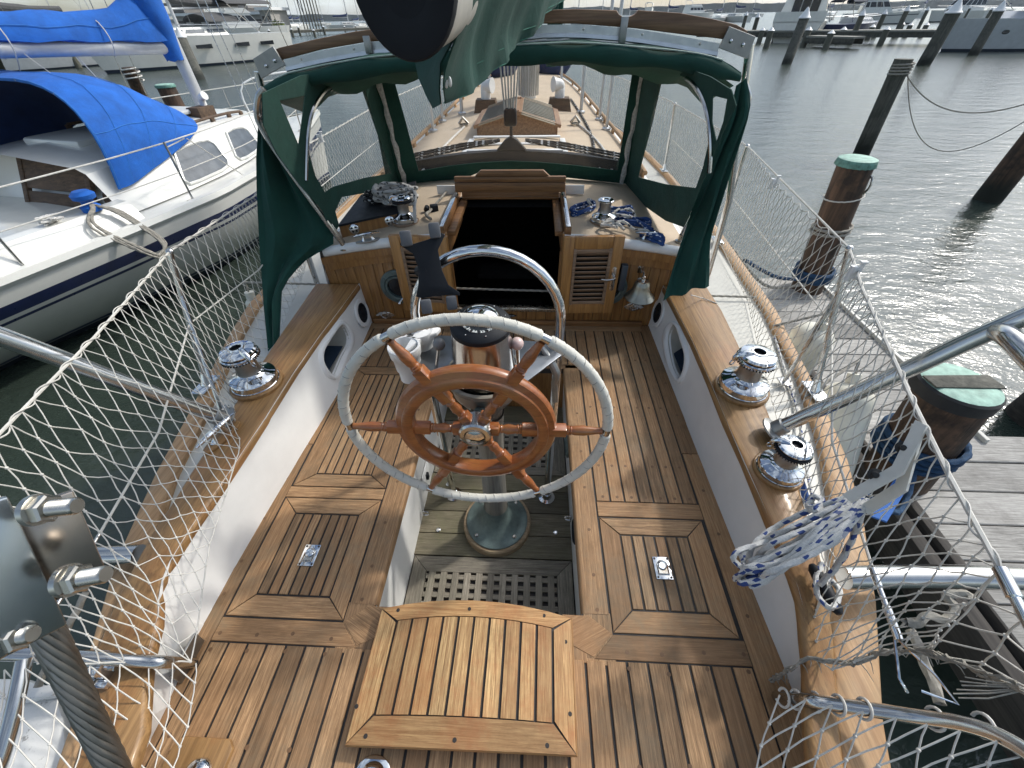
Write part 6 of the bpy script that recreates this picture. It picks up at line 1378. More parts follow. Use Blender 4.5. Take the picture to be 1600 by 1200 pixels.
for sg in (1, -1):
    m = MB(); mats = []
    for a, b, mt in bands:
        if mt not in mats: mats.append(mt)
        m.cur = mats.index(mt); n = 8 if b - a > .2 else 2
        m.grid([[hp(s, lerp(a, b, k / n), sg) for s in ss] for k in range(n + 1)], flip=(sg > 0))
    npart(m, 'hull', [M[x] for x in mats], smooth=60)
m = MB(); m.grid([[N_(s, -gtt(s), gzz(s) + .01) for s in ss], [N_(s, 0, gzz(s) + .05) for s in ss], [N_(s, gtt(s), gzz(s) + .01) for s in ss]]); npart(m, 'deck', M['hullwhite'])
for sg in (1, -1):
    m = MB(); m.shell([[N_(s, sg * (gtt(s) + .012), gzz(s) - .05) for s in ss], [N_(s, sg * (gtt(s) + .035), gzz(s) - .02) for s in ss], [N_(s, sg * (gtt(s) + .02), gzz(s) + .03) for s in ss], [N_(s, sg * (gtt(s) - .04), gzz(s) + .035) for s in ss]], .004); npart(m, 'rubbing_rail', M['hullwhite'])
# cabin trunk and coamings
cs = [.06, .4, .8, 1.4, 2.0, 2.6, 3.1, 3.45]; cb = [1.22, 1.22, 1.21, 1.15, 1.02, .82, .57, .25]; ct = [1.03, 1.03, 1.01, .93, .80, .60, .35, .12]; cz = [-1.06, -1.04, -1.02, -1.0, -1.0, -1.03, -1.11, -1.22]
m = MB(); rows = []
for s, b, t, z in zip(cs, cb, ct, cz):
    zd = gzz(s) + .03; rows.append([N_(s, -b, zd), N_(s, -t, z), N_(s, -t * .9, z + .045), N_(s, 0, z + .12), N_(s, t * .9, z + .045), N_(s, t * 1.0, z), N_(s, b, zd)])
m.grid(rows); m.poly(rows[-1]); npart(m, 'cabin_trunk', M['hullwhite'], smooth=30)
for sg in (1, -1):
    for (u0, u1) in ((.86, 1.62), (1.80, 2.42)):
        m = MB()
        def ws(s, f): return N_(s, sg * (lerp(interp(cs, cb, s), interp(cs, ct, s), f) + .012), lerp(gzz(s) + .03, interp(cs, cz, s), f))
        LO = [(u0 + .05, .14), (u0 + .2, .12), (u0 + .35, .12), (u1 - .2, .12), (u1 - .05, .15), (u1, .26)]; HI = [(u0 + .02, .25), (u0 + .17, .82), (u0 + .33, .86), (u1 - .2, .86), (u1 - .06, .82), (u1 + .0, .70)]
        lo = [ws(*a) for a in LO]; hi = [ws(*a) for a in HI]; m.grid([lo, [a.lerp(b, .5) for a, b in zip(lo, hi)], hi]); q = lo + hi[::-1]; c = sum(q, V((0, 0, 0))) / len(q); w = npart(m, 'window', M['tint'], smooth=0)
        m = MB(); m.tube([c + (p - c) * 1.03 for p in q], .016, 6, closed=True); npart(m, 'window_frame', M['hullwhite'], w)
    m = MB(); rows = []   # cockpit coaming
    for s in (-4.0, -3, -2, -1.2, -.7, -.2, .08): k = min(0, s + 1.2) * .1; rows.append([N_(s, sg * (1.44 + k), gzz(s) + .02), N_(s, sg * (1.36 + k), -1.315), N_(s, sg * (1.33 + k), -1.285), N_(s, sg * (1.21 + k), -1.28), N_(s, sg * (1.17 + k), -1.31), N_(s, sg * (1.13 + k), -1.75)])
    m.grid(rows, flip=(sg < 0)); m.poly(rows[-1]); npart(m, 'cockpit_coaming', M['hullwhite'], smooth=30)
m = MB(); m.grid([[N_(-4, -1.15, -1.68), N_(.3, -1.15, -1.68)], [N_(-4, 1.15, -1.68), N_(.3, 1.15, -1.68)]]); npart(m, 'cockpit_floor', M['greypaint'])
m = MB(); m.grid([[N_(.05, -1.2, -1.7), N_(.40, -1.0, -1.02)], [N_(.05, 1.2, -1.7), N_(.40, 1.0, -1.02)]]); npart(m, 'cabin_bulkhead', M['hullwhite'])
m = MB()
for k in range(2): c = N_(.09 + k * .155, .22, -1.46 + k * .30); m.box(c, (.92, .03, .31), Matrix.Rotation(-.24, 3, 'Z') @ Matrix.Rotation(-.48, 3, 'X'), .006)
npart(m, 'washboards', M['oldwood']); m = MB()
for t in (-.27, .71): m = MB(); m.box(N_(.155, t, -1.33), (.07, .05, .74), Matrix.Rotation(-.24, 3, 'Z') @ Matrix.Rotation(-.48, 3, 'X'), .006); npart(m, 'washboard_frame', M['oldwood'])
m = MB(); T = frame_m(N_(.225, .88, -1.33), -NA + V((0, 0, .5))); m.lathe([(.10, 0), (.10, .012), (0, .014)], T, 24); npart(m, 'instrument_cover', M['oldwood'])
m = MB(); m.box(N_(1.15, 0, -.93), (.85, 1.3, .08), Matrix.Rotation(-.24, 3, 'Z'), .03); npart(m, 'sliding_hatch', M['hullwhite']); m = MB(); m.box(N_(1.95, .0, -.86), (.62, .62, .05), Matrix.Rotation(-.24, 3, 'Z'), .02); npart(m, 'fore_hatch', M['greypaint'])
for sg in (1, -1):
    m = MB(); Q = [N_(s, sg * (interp(cs, ct, s) - .12), interp(cs, cz, s) + .10) for s in (1.25, 1.6, 2.0, 2.4, 2.75)]; m.tube(Q, .016, 8)
    for q in Q: m.box(q - V((0, 0, .03)), (.03, .07, .06), None, .006)
    npart(m, 'grab_rail', M['oldwood'])
m = MB(); c = N_(2.18, .35, -.90); m.box(c, (.2, .26, .16), Matrix.Rotation(-.24, 3, 'Z'), .006); v_ = npart(m, 'vent_box', M['oldwood']); m = MB(); m.tube(spline([c + V((0, .1, .06)), c + V((0, .1, .15)), c + V((.08, .08, .19))], 4), [.04] * 5 + [.042, .044, .046, .05], 12); npart(m, 'cowl_vent', M['whiteplastic'], v_)
# blue dodger
m = MB(); rows = []
def arch(s_b, s_t, hw, zb, zt, n=22, pw=.62, off=0):
    out = []
    for k in range(n + 1):
        a = PI * k / n; c = math.cos(a); x = math.copysign(abs(c) ** pw, c); y = math.sin(a) ** .75; out.append(N_(lerp(s_b, s_t, y) + off, hw * x, lerp(zb, zt, y)))
    return out
A_ = [arch(.18, .40, 1.17, -1.22, -.36), arch(.30, .62, 1.16, -1.22, -.335), arch(.52, .95, 1.13, -1.18, -.36), arch(.78, 1.22, 1.10, -1.12, -.47), arch(1.05, 1.52, 1.06, -1.06, -.66), arch(1.30, 1.72, 1.02, -1.0, -.84)]
rows = [spline([r[k] for r in A_], 4) for k in range(23)]
for i, r in enumerate(rows):
    for j, p in enumerate(r): n_ = noise.noise(p * 4); p += V((n_ * .012, n_ * .012, n_ * .02))
m.shell(rows, .006); dh_ = npart(m, 'blue_dodger', M['blue'], smooth=60)
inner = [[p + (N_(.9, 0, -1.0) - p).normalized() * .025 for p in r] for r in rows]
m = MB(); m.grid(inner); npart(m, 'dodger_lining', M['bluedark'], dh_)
m = MB(); m.tube([p + V((0, 0, .0)) for p in A_[0]], .014, 6); npart(m, 'dodger_hem', fabric('blue_hem', (.01, .12, .42)), dh_)
m = MB()
for c in (5, 10, 15): m.tube([r[c] + V((0, 0, .008)) for r in rows], .0028, 4)
for k in (3, 20): m.tube([p + V((0, 0, .008)) for p in rows[k]], .0028, 4)
npart(m, 'stitching', plain('blue_thread', (.03, .18, .52), .8), dh_)
m = MB()
for k in range(1, 22, 3): m.sphere(A_[0][k] + NA * -.004, .011, 6)
npart(m, 'snap_stud', M['chrome'], dh_)
# mast, boom, blue sail cover
m = MB(); mb_ = N_(2.52, 0, -.9); m.tube([mb_, mb_ + V((-.02, 0, 9))], .075, 16); npart(m, 'mast', M['pipe'], smooth=60)
m = MB(); b0, b1 = N_(2.40, .0, -.205), N_(-2.4, -.04, -.02); m.tube([b0 - V((0, 0, .01)), b1 - V((0, 0, .01))], .078, 14); npart(m, 'boom', M['pipe'], smooth=60)
m = MB(); rows = []
for k in range(30):
    t = k / 29; c = b0.lerp(b1, t) + V((0, 0, .02)); h = lerp(.26, .17, min(1, t * 2.2)) + (.30 * max(0, 1 - t * 9)); w = .12 + .02 * math.sin(k)
    row = []
    for a in range(16):
        an = -.9 + (PI + 1.8) * a / 15; row.append(c + NN * (w * math.cos(an)) + V((0, 0, max(.02, .05 + h * math.sin(an)))) + V((0, 0, 1)) * (.012 * math.sin(k * 1.7 + a)))
    rows.append(row)
rows_c = rows; m.shell(rows, .006); scv = npart(m, 'sail_cover', M['blue'], smooth=60)
m = MB(); rows = []   # cover collar up the mast and its loose corner
for k in range(12):
    t = k / 11; z = lerp(-.36, .75, t); r = lerp(.10, .20, sm(min(1, t * 2.2))); row = []
    for a in range(14):
        an = 2 * PI * a / 14; row.append(N_(2.44, 0, z) + NN * (r * math.cos(an)) + NA * (r * 1.0 * math.sin(an) - .08 * sm(min(1, t * 2))) + V((0, 0, .012 * math.sin(a * 2 + k))))
    rows.append(row)
m.grid(rows, closev=True); npart(m, 'mast_collar', M['blue'], scv, smooth=60)
m = MB()
for t in (.16, .36, .58, .8): c = b0.lerp(b1, t); m.tube([c + NN * (.145 * math.cos(an)) + V((0, 0, .06 + .185 * math.sin(an))) for an in [-1.0 + (PI + 2) * k / 14 for k in range(15)]], .006, 5)
npart(m, 'lashing', M['ropew'], scv)
m = MB()
for c in (4, 11): m.tube([r[c] + V((0, 0, .004)) + NN * .008 for r in rows_c], .003, 4)
npart(m, 'cover_seam', plain('blue_seam', (.02, .14, .42), .8), scv)
m = MB()
for t in (-.3, .3): m.tube([N_(.8, t, -.42), b0.lerp(b1, .34)], .004, 4)
m.tube([N_(1.2, .0, -.14), N_(1.25, 0, -.19), N_(1.5, .05, -.9)], .005, 4)
npart(m, 'sheet', M['ropew'])
# rigging and lifelines
m = MB()
for s, t in ((2.5, 1.0), (2.3, 1.05), (2.75, .95), (2.5, -1.0), (2.3, -1.05)): m.tube([N_(s, t, gzz(s) + .05), N_(2.52, 0, 6.5)], .005, 5)
m.tube([N_(4.9, 0, -1.25), N_(2.55, 0, 7.5)], .007, 5); npart(m, 'rigging', M['steelold'])
sts = [-2.6, -1.0, .62, 2.2, 3.6]
for sg in (1, -1):
    for s in sts: m = MB(); m.tube([N_(s, sg * (gtt(s) - .05), gzz(s)), N_(s, sg * (gtt(s) - .03), gzz(s) + .58)], .011, 8); m.box(N_(s, sg * (gtt(s) - .06), gzz(s) + .02), (.07, .09, .02), None, .004); npart(m, 'stanchion', M['steel'])
    m = MB()
    for h, r in ((.57, .0065), (.30, .005)): m.tube(spline([N_(-4, sg * 1.1, gzz(-4) + h)] + [N_(s, sg * (gtt(s) - .035), gzz(s) + h) for s in sts] + [N_(4.5, sg * .2, gzz(4.5) + h)], 3), r, 6)
    npart(m, 'lifelines', M['net'])
m = MB(); P = [N_(3.9, -.55, gzz(4)), N_(3.95, -.55, gzz(4) + .58), N_(4.9, 0, gzz(4.9) + .64), N_(3.95, .55, gzz(4) + .58), N_(3.9, .55, gzz(4))]; m.tube(spline(P, 5), .013, 8); npart(m, 'pulpit', M['gel'])
m = MB()
for Q in ([N_(.9, 1.48, -.9), N_(1.45, 1.40, -1.40)], [N_(.64, 1.48, -.93), N_(.9, 1.45, -.9)]): m.tube(Q, .006, 5)
npart(m, 'gate_wire', M['net'])
# winch under a blue cover, rope hank over the rail
m = MB(); c = N_(-.22, 1.30, -1.19); m.lathe([(.075, -.09), (.08, -.05), (.05, -.03), (.05, .0), (.09, .02), (.095, .055), (.06, .085), (0, .09)], Matrix.Translation(c), 18); npart(m, 'winch_cover', M['blue'])
random.seed(4); m = MB()
for k in range(6):
    e = random.uniform; q = [N_(-.22, 1.32, -1.22), N_(-.25 + e(-.02, .02), 1.38, -1.24), N_(-.38 + e(-.03, .03), 1.46, -1.36), N_(-.22 + e(-.03, .03), 1.66, -1.66 + e(-.02, .02)), N_(-.12, 1.67, -1.72 + e(-.02, .02)), N_(-.02 + e(-.03, .03), 1.64, -1.62), N_(-.1 + e(-.03, .03), 1.46, -1.34), N_(-.2, 1.38, -1.24), N_(-.22, 1.32, -1.22)]; m.rope(spline(q, 5), .010)
tag(m.build('rope_coil', M['greyrope']), 'grey rope coil hanging over the white topside of the boat alongside', 'rope coil')
m = MB()
for k in range(5): e = random.uniform; m.rope(spline([N_(-.55 + e(-.08, .08), 1.28 + e(-.06, .06), -1.27 + .012 * k) for _ in range(7)], 5, True), .008)
tag(m.build('rope_pile', M['ropew']), 'small heap of pale rope on the white coaming of the boat alongside', 'rope')
random.seed(8); m = MB()
for k in range(12): e = random.uniform; m.tube(spline([N_(-1.35 + e(-.05, .05), .25 + e(-.1, .1), -1.05), N_(-1.3 + e(-.15, .15), .3 + e(-.15, .15), -1.3), N_(-1.2 + e(-.05, .05), .32 + e(-.06, .06), -1.62)], 4), .007, 5)
tag(m.build('rope_bundle', M['greyrope']), 'hanging bundle of grey cord in the cockpit of the boat alongside', 'rope')
# ------------------------------------------------------------------ plank dock to starboard
dk = empty('dock', V((2.5, 2.2, WZ)), 'grey weathered plank finger dock close along the starboard side', 'dock'); random.seed(15)
m = MB(); y = 3.62; i = 0
while y > .2:
    w = random.uniform(.185, .2); x0 = 2.21 + random.uniform(-.008, .008) - (3.4 - y) * .012; x1 = 2.865 + random.uniform(-.01, .01)
    if y - w < 1.60: x1 = 3.9
    m.plank(rect(x0, x1, y - w + .006, y - .002), -1.90 + random.uniform(-.003, .003), (1, 0, 0), th=.04, ch=.004); y -= w
m.build('dock_planks', M['dockwood'], dk)
m = MB(); m.box((2.19, 1.9, -2.0), (.05, 3.5, .2), None, .006); m.box((2.10, 1.9, -2.04), (.07, 3.5, .24), None, .006); m.box((2.80, 2.5, -2.03), (.06, 2.2, .18), None, .006); m.build('dock_stringer', M['dockdark'], dk)
m = MB(); m.box((2.868, 2.58, -1.885), (.025, 1.95, .03), None, .003); m.build('dock_edging', M['gelside'], dk)
def ring_rope(c, r, rr, n, mat, name, label, dz=.03, tilt=0):
    m = MB(); Q = [V((c[0] + r * math.cos(a), c[1] + r * math.sin(a), c[2] + dz * a / (2 * PI) + tilt * math.cos(a))) for a in [2 * PI * k / 16 for k in range(int(16 * n) + 1)]]; m.rope(Q, rr); tag(m.build(name, mat), label, 'rope')
def piling(base, top, r, mat, label, cap=None, name='piling', group='mooring pilings', seg=18, z0=-3.6, capz=.0, kids=None):
    o = empty(name, V((base.x, base.y, WZ)), label, 'piling', group); ax = (top - base); b = base + ax * ((z0 - base.z) / ax.z); m = MB(); rows = []
    for k in range(15):
        t = k / 14; c = b.lerp(top, t); row = []
        for a in range(seg):
            an = 2 * PI * a / seg; rr = r * (1 + .05 * noise.noise(V((an * 1.2 + base.x, t * 2.0, base.y))) - (.05 if a % 6 == 0 and seg > 12 else 0)) * (1.04 - .06 * t); row.append(c + V((rr * math.cos(an), rr * math.sin(an), 0)))
        rows.append(row)
    m.grid(rows, closev=True); m.face([14 * seg + k for k in range(seg)]); m.build('post', mat, o, smooth=50)
    if cap == 'copper':
        m = MB(); R = r * 1.05; m.lathe([(0, .012), (R * .8, .014), (R * .98, .006)] , Matrix.Translation(top), 28); m.cur = 1; m.lathe([(R * .98, .006), (R * 1.02, -.012)], Matrix.Translation(top), 28)
        rows = [[top + V(((R * 1.02 + (.006 if k % 2 else -.004) * j) * math.cos(a), (R * 1.02 + (.006 if k % 2 else -.004) * j) * math.sin(a), -.012 - .03 * j)) for k, a in enumerate([2 * PI * k / 44 for k in range(44)])] for j in (0, 1)]
        m.grid(rows, closev=True); m.build('copper_cap', [M['patina'], M['patinadark']], o, smooth=40)
    elif cap == 'copper2':
        m = MB(); R = r * 1.05; m.lathe([(0, .012), (R * .8, .014), (R * .97, .006)], Matrix.Translation(top), 28); m.cur = 1; m.lathe([(R * .97, .006), (R * 1.04, -.004), (R * 1.05, -.06)], Matrix.Translation(top), 28); m.build('copper_cap', [M['patina'], M['rubber']], o, smooth=40)
    elif cap == 'cone':
        m = MB(); m.lathe([(r * 1.2, -.02), (r * 1.2, .02), (r * .9, .10), (r * .15, r * 1.7), (0, r * 1.75)], Matrix.Translation(top), 16); m.build('cone_cap', M['whiteplastic'], o, smooth=30)
    return o
p1 = piling(V((2.72, 3.42, -1.9)), V((2.655, 3.52, -.85)), .126, M['pile'], 'brown timber piling with a green copper cap at the far end of the finger dock', 'copper')
P2T = Y(1500, 600, 1.44)
p2 = piling(V((2.22, 1.38, -1.9)), P2T, .148, M['pile'], 'thick brown piling close by the net, its cracked copper cap showing grey wood', 'copper2')
m = MB(); t2 = P2T + V((0, 0, .016)); m.prism([(-.15, -.03), (.15, -.06), (.15, .03), (-.15, .05)], -.004, .004, Matrix.Translation(t2) @ Matrix.Rotation(.1, 4, 'Z'), .001); m.build('bare_wood', M['dockwood'] if False else M['pilegrey'], p2)
m = MB(); t1 = V((2.655, 3.52, -.85)); m.tube(spline([t1 + V((.09, -.09, -.09)), t1 + V((.10, -.115, -.11)), t1 + V((.105, -.125, -.17)), t1 + V((.09, -.10, -.24))], 4), .008, 6); m.build('rope_hook', M['steelold'], p1)
ring_rope((2.69, 3.47, -1.40), .136, .011, 2.0, M['greyrope'], 'mooring_rope', 'grey rope turned twice round the far dock piling', .035, .01)
ring_rope((2.673, 3.495, -1.13), .132, .005, 1.0, M['net'], 'mooring_rope', 'thin white cord round the far dock piling, high up', .03, .02)
ring_rope((2.715, 3.43, -1.80), .145, .018, 3.5, M['bluerope'], 'mooring_rope', 'blue mooring rope wound round the foot of the far dock piling', .03)
ring_rope((2.20, 1.40, -1.74), .165, .015, 4.0, M['bluerope'], 'mooring_rope', 'blue mooring rope wound round the foot of the near dock piling', .034)
m = MB(); m.rope(spline([V((2.60, 3.33, -1.76)), V((2.2, 3.1, -1.62)), V((1.80, 2.95, -1.40))], 8), .014); tag(m.build('mooring_line', M['bluerope']), 'blue mooring line from the far dock piling to the starboard rail', 'rope')
m = MB(); m.rope(spline([V((2.62, 3.32, -1.80)), V((2.2, 3.2, -1.75)), V((1.78, 3.2, -1.40))], 8), .012); tag(m.build('mooring_line', M['greyrope']), 'grey mooring line from the far dock piling to the starboard rail', 'rope')
m = MB(); m.shell([[V((2.07, 1.20, -1.72)), V((1.52, .80, -1.42))], [V((2.05, 1.25, -1.75)), V((1.50, .84, -1.45))]], .006); tag(m.build('mooring_strap', plain('blue_strap', (.015, .09, .32), .7)), 'flat blue strap from the near dock piling to the boat', 'strap')
m = MB(); m.rope(spline([V((2.08, 1.22, -1.70)), V((1.85, 1.0, -1.68)), V((1.5, .95, -1.42))], 8), .012); tag(m.build('mooring_line', M['bluerope']), 'blue mooring line from the near dock piling to the starboard rail', 'rope')
# fenders
def fender(c, r, h, label, tilt):
    o = empty('fender', c, label, 'fender', 'boat fenders'); T = frame_m(c, tilt); m = MB(); m.lathe([(0, -h / 2)] + [(r * math.cos(a) ** .7, -h / 2 + r * .8 + r * .8 * math.sin(a)) for a in [-PI / 2 + PI / 2 * k / 6 + .02 for k in range(7)]] + [(r * math.cos(a) ** .7, h / 2 - r * .8 + r * .8 * math.sin(a)) for a in [PI / 2 * k / 6 for k in range(6)]] + [(.03, h / 2), (.03, h / 2 + .05), (0, h / 2 + .05)], T, 24); part(m, 'fender_body', M['fender'], o, smooth=60)
    m = MB(); m.rope([T @ V((0, 0, h / 2 + .04)), T @ V((0, 0, h / 2 + .12)), V((toe_x(1, c.y), c.y, -1.37))], .007); part(m, 'lanyard', M['greyrope'], o)
fender(V((1.84, 2.02, -1.62)), .115, .52, 'yellowed round topped fender squeezed between the toe rail and the dock', (.06, -.1, 1)); fender(V((1.80, 1.42, -1.68)), .11, .62, 'long pale fender with a black end between the toe rail and the dock', (.08, .55, 1))
m = MB(); m.lathe([(0, 0), (.105, 0), (.11, .05)], frame_m(V((1.775, 1.24, -1.90)), (.08, .55, 1)), 20); part(m, 'fender_end', M['rubber'], [o for o in SC.objects if o.name.startswith('fender') and o.get('category') == 'fender'][-1])
fender(V((-1.80, 2.35, -1.60)), .05, .34, 'slim white fender hanging over the port toe rail beside the green curtain', (0, .15, 1))
# pilings standing in the water
pil = [(Z(1345, 242, WZ), Y(1413, 92, 10.5), .16, 'pilegrey', None, 'bare grey piling alone in the water with a sagging line tied to it'),
       (Z(1543, 312, WZ), Y(1640, 190, 7.5), .19, 'pile', None, 'dark brown piling cut by the right edge, leaning over its reflection'),
       (Z(1229, 100, WZ), Y(1257, 28, 33.2), .28, 'pilegrey', 'cone', 'tall dark piling with a white cone cap in front of the white motor yacht'),
       (Z(1443, 101, WZ), Y(1490, 20, 30.5), .33, 'pilegrey', 'cone', 'tall dark piling with a white cone cap left of the grey sailing yacht'),
       (Z(1520, 86, WZ), Y(1561, 17, 36.6), .28, 'pilegrey', 'cone', 'dark piling with a white cone cap in front of the grey sailing yacht'),
       (Z(1650, 700, WZ) + V((.12, .28, 0)), Z(1650, 700, WZ) + V((.12, .28, .52)), .2, 'dockdark', None, 'short black piling stump at the outer corner of the dock')]
for b, t, r, mt, cp, lb in pil: piling(b, t, r, M[mt], lb, cp)
piling(Z(232, 175, WZ), Y(200, 105, 17.0), .2, M['pile'], 'brown piling wound with rope beyond the blue dodger', None)
piling(V((-7.35, 9.8, WZ)), V((-7.45, 9.85, -.92)), .17, M['pile'], 'brown piling with a pale green cap between the blue dodger and the mast', 'copper')
piling(Z(313, 124, WZ), Y(283, 58, 31.5), .27, M['pilegrey'], 'green tinged piling with a white cone cap before the large white yacht', 'cone')
piling(Z(10, 130, WZ), Y(-14, 85, 21.5), .25, M['pilegrey'], 'dark piling at the left edge beyond the blue dodger', None)
rp_ = Y(210, 118, 17.0); ring_rope((rp_.x - .05, rp_.y, rp_.z - .15), .25, .02, 3, M['ropew'], 'mooring_rope', 'pale rope wound round the brown piling beyond the blue dodger', .12)
tp = Y(1404, 118, 10.5); ring_rope((tp.x - .02, tp.y, tp.z), .175, .016, 4, M['greyrope'], 'mooring_rope', 'grey rope wound round the top of the bare piling in the water', .05)
def sag(a, b, s, r, n, label, nm='mooring_line', mat='greyrope', grp='lines over the water'):
    m = MB(); m.tube([a.lerp(b, k / n) - V((0, 0, s * 4 * (k / n) * (1 - k / n))) for k in range(n + 1)], r, 5); tag(m.build(nm, M[mat]), label, 'rope', grp)
sag(tp + V((.16, 0, 0)), Y(1640, 150, 9.0), .42, .012, 24, 'dark line sagging from the bare piling to the right edge, the upper one of two'); sag(tp + V((.17, 0, .02)), Y(1640, 165, 9.5), 1.05, .010, 24, 'thin line drooping low from the bare piling to the right edge')
m = MB(); m.tube([tp + V((.1, -.1, -.2)), tp + V((-.05, -.1, -.65))], .012, 5); tag(m.build('rope_tail', M['greyrope']), 'short rope tail hanging from the bare piling', 'rope')
# ------------------------------------------------------------------ the marina beyond
def bm_loft(m, secs, closed_ends=True, flip=False):
    m.grid(secs, flip=flip)
    if closed_ends: m.poly(secs[0][::-1]); m.poly(secs[-1])
def HT(p, head): return Matrix.Translation(p) @ Matrix.Rotation(head, 4, 'Z')     # local +x towards the bow
def far_hull(T, L, B, fb, mats, root, bow=.18, stripe=None):
    m = MB(); st = [0, .08, .25, .5, .7, .85, .94, 1]; hw = [.42, .46, .5, .5, .42, .26, .12, .0]
    def sec(s, h, f): x = (s - .5) * L + (bow * L * .35 * f if s > .9 else 0); z = lerp(-.3, fb * (1 + .22 * max(0, s - .5)), f); w = B * h * lerp(.72, 1, f ** .7); return [T @ V((x, w, z)), T @ V((x, -w, z))]
    fs = [0, .22, .3, .75, .82, 1]; stp = {0: 'antifoul', 3: stripe}
    names = ['hullwhite' if mats is None else mats, 'antifoul'] + ([stripe] if stripe else [])
    for k in range(5):
        m.cur = 1 if k == 0 else (2 if (k == 3 and stripe) else 0)
        for side in (0, 1): m.grid([[sec(s, h, fs[k])[side] for s, h in zip(st, hw)], [sec(s, h, fs[k + 1])[side] for s, h in zip(st, hw)]], flip=(side == 0))
    m.cur = 0; a, b = sec(0, .42, 0), sec(0, .42, 1); m.poly([a[0], a[1], b[1], b[0]])
    m.grid([[sec(s, h, 1)[0] for s, h in zip(st, hw)], [sec(s, h, 1)[1] for s, h in zip(st, hw)]], flip=True)
    return m.build('hull', [M[n] for n in names], root, smooth=40)
def tbox(T, x0, x1, w0, w1, z0, z1, rk=.0, rk2=.0):
    """a tapered deckhouse block: raked front (rk) and back (rk2)"""
    lo = [V((x0, -w0, z0)), V((x1, -w0, z0)), V((x1, w0, z0)), V((x0, w0, z0))]; hi = [V((x0 + rk2, -w1, z1)), V((x1 - rk, -w1, z1)), V((x1 - rk, w1, z1)), V((x0 + rk2, w1, z1))]
    return [T @ p for p in lo], [T @ p for p in hi]
def house(T, root, name, mat, *a, roof=True):
    lo, hi = tbox(T, *a); m = MB(); m.grid([lo, hi], closev=True); m.poly(hi); return m.build(name, M[mat], root, smooth=0), lo, hi
def panes(o, lo, hi, f0, f1, gaps, mat='darkglass', sides=(0, 1, 2, 3), off=.02):
    c = sum(lo + hi, V((0, 0, 0))) / 8
    for k in sides:
        a, b, d, e = lo[k], lo[(k + 1) % 4], hi[(k + 1) % 4], hi[k]; n = gaps if k in (0, 2) else max(1, gaps // 2)
        nn = (b - a).cross(e - a).normalized(); nn = nn if nn.dot((a + b) / 2 - c) > 0 else -nn
        for i in range(n):
            s0, s1 = (i + .07) / n, (i + .93) / n; q = [a.lerp(b, s0).lerp(e.lerp(d, s0), f0), a.lerp(b, s1).lerp(e.lerp(d, s1), f0), a.lerp(b, s1).lerp(e.lerp(d, s1), f1), a.lerp(b, s0).lerp(e.lerp(d, s0), f1)]
            m = MB(); m.poly([p + nn * off for p in q]); m.build('window', M[mat], o, smooth=0)
def canopy(T, root, name, mat, x0, x1, w, z, h, legs=True, arch=.35):
    m = MB(); rows = []
    for i in range(7): x = lerp(x0, x1, i / 6); rows.append([T @ V((x, w * c, z + arch * math.sqrt(max(0, 1 - c * c)) * (.8 + .2 * math.sin(PI * i / 6)))) for c in [-1, -.9, -.6, -.2, .2, .6, .9, 1]])
    m.shell(rows, .03); o = m.build(name, M[mat], root)
    if legs:
        m = MB()
        for x in (x0, x1):
            for s in (-1, 1): m.tube([T @ V((x, s * w, z)), T @ V(((x0 + x1) / 2, s * w, z - h))], .03, 6)
        m.build('canopy_frame', M['steel'], o)
def mastrig(T, root, x, h, boom=None, cover=None, z=1.3, furl=None, L=10):
    m = MB(); m.tube([T @ V((x, 0, z)), T @ V((x, 0, h))], .12, 8)
    for k in (.55, .78): m.tube([T @ V((x, -.9, z + (h - z) * k)), T @ V((x, .9, z + (h - z) * k))], .03, 5)
    o = m.build('mast', M['pipe'], root); m = MB()
    for s in (-1, 1): m.tube([T @ V((x - .2, s * 1.4, z)), T @ V((x, s * .9, z + (h - z) * .55)), T @ V((x, 0, h))], .012, 4)
    m.tube([T @ V((-L / 2, 0, z)), T @ V((x, 0, h))], .012, 4); m.tube([T @ V((L / 2, 0, z)), T @ V((x, 0, h))], .05 if furl else .012, 6 if furl else 4); m.build('rigging', M['steelold'], o)
    if furl: m = MB(); m.tube([T @ V((L / 2 - .1, 0, z + .4)), T @ V((lerp(L / 2, x, .9), 0, lerp(z, h, .9)))], .11, 8); m.build('furled_sail', M[furl], o)
    if boom:
        m = MB(); m.tube([T @ V((x, 0, z + 1.2)), T @ V((x - boom, 0, z + 1.35))], .07, 8); b = m.build('boom', M['pipe'], root)
        if cover: m = MB(); m.tube(spline([T @ V((x + .1, 0, z + 2.2)), T @ V((x - .2, 0, z + 1.75)), T @ V((x - boom * .4, 0, z + 1.55)), T @ V((x - boom, 0, z + 1.5))], 4), [.16] * 4 + [.26] * 5 + [.2] * 4, 10); m.build('sail_cover', M[cover], b)
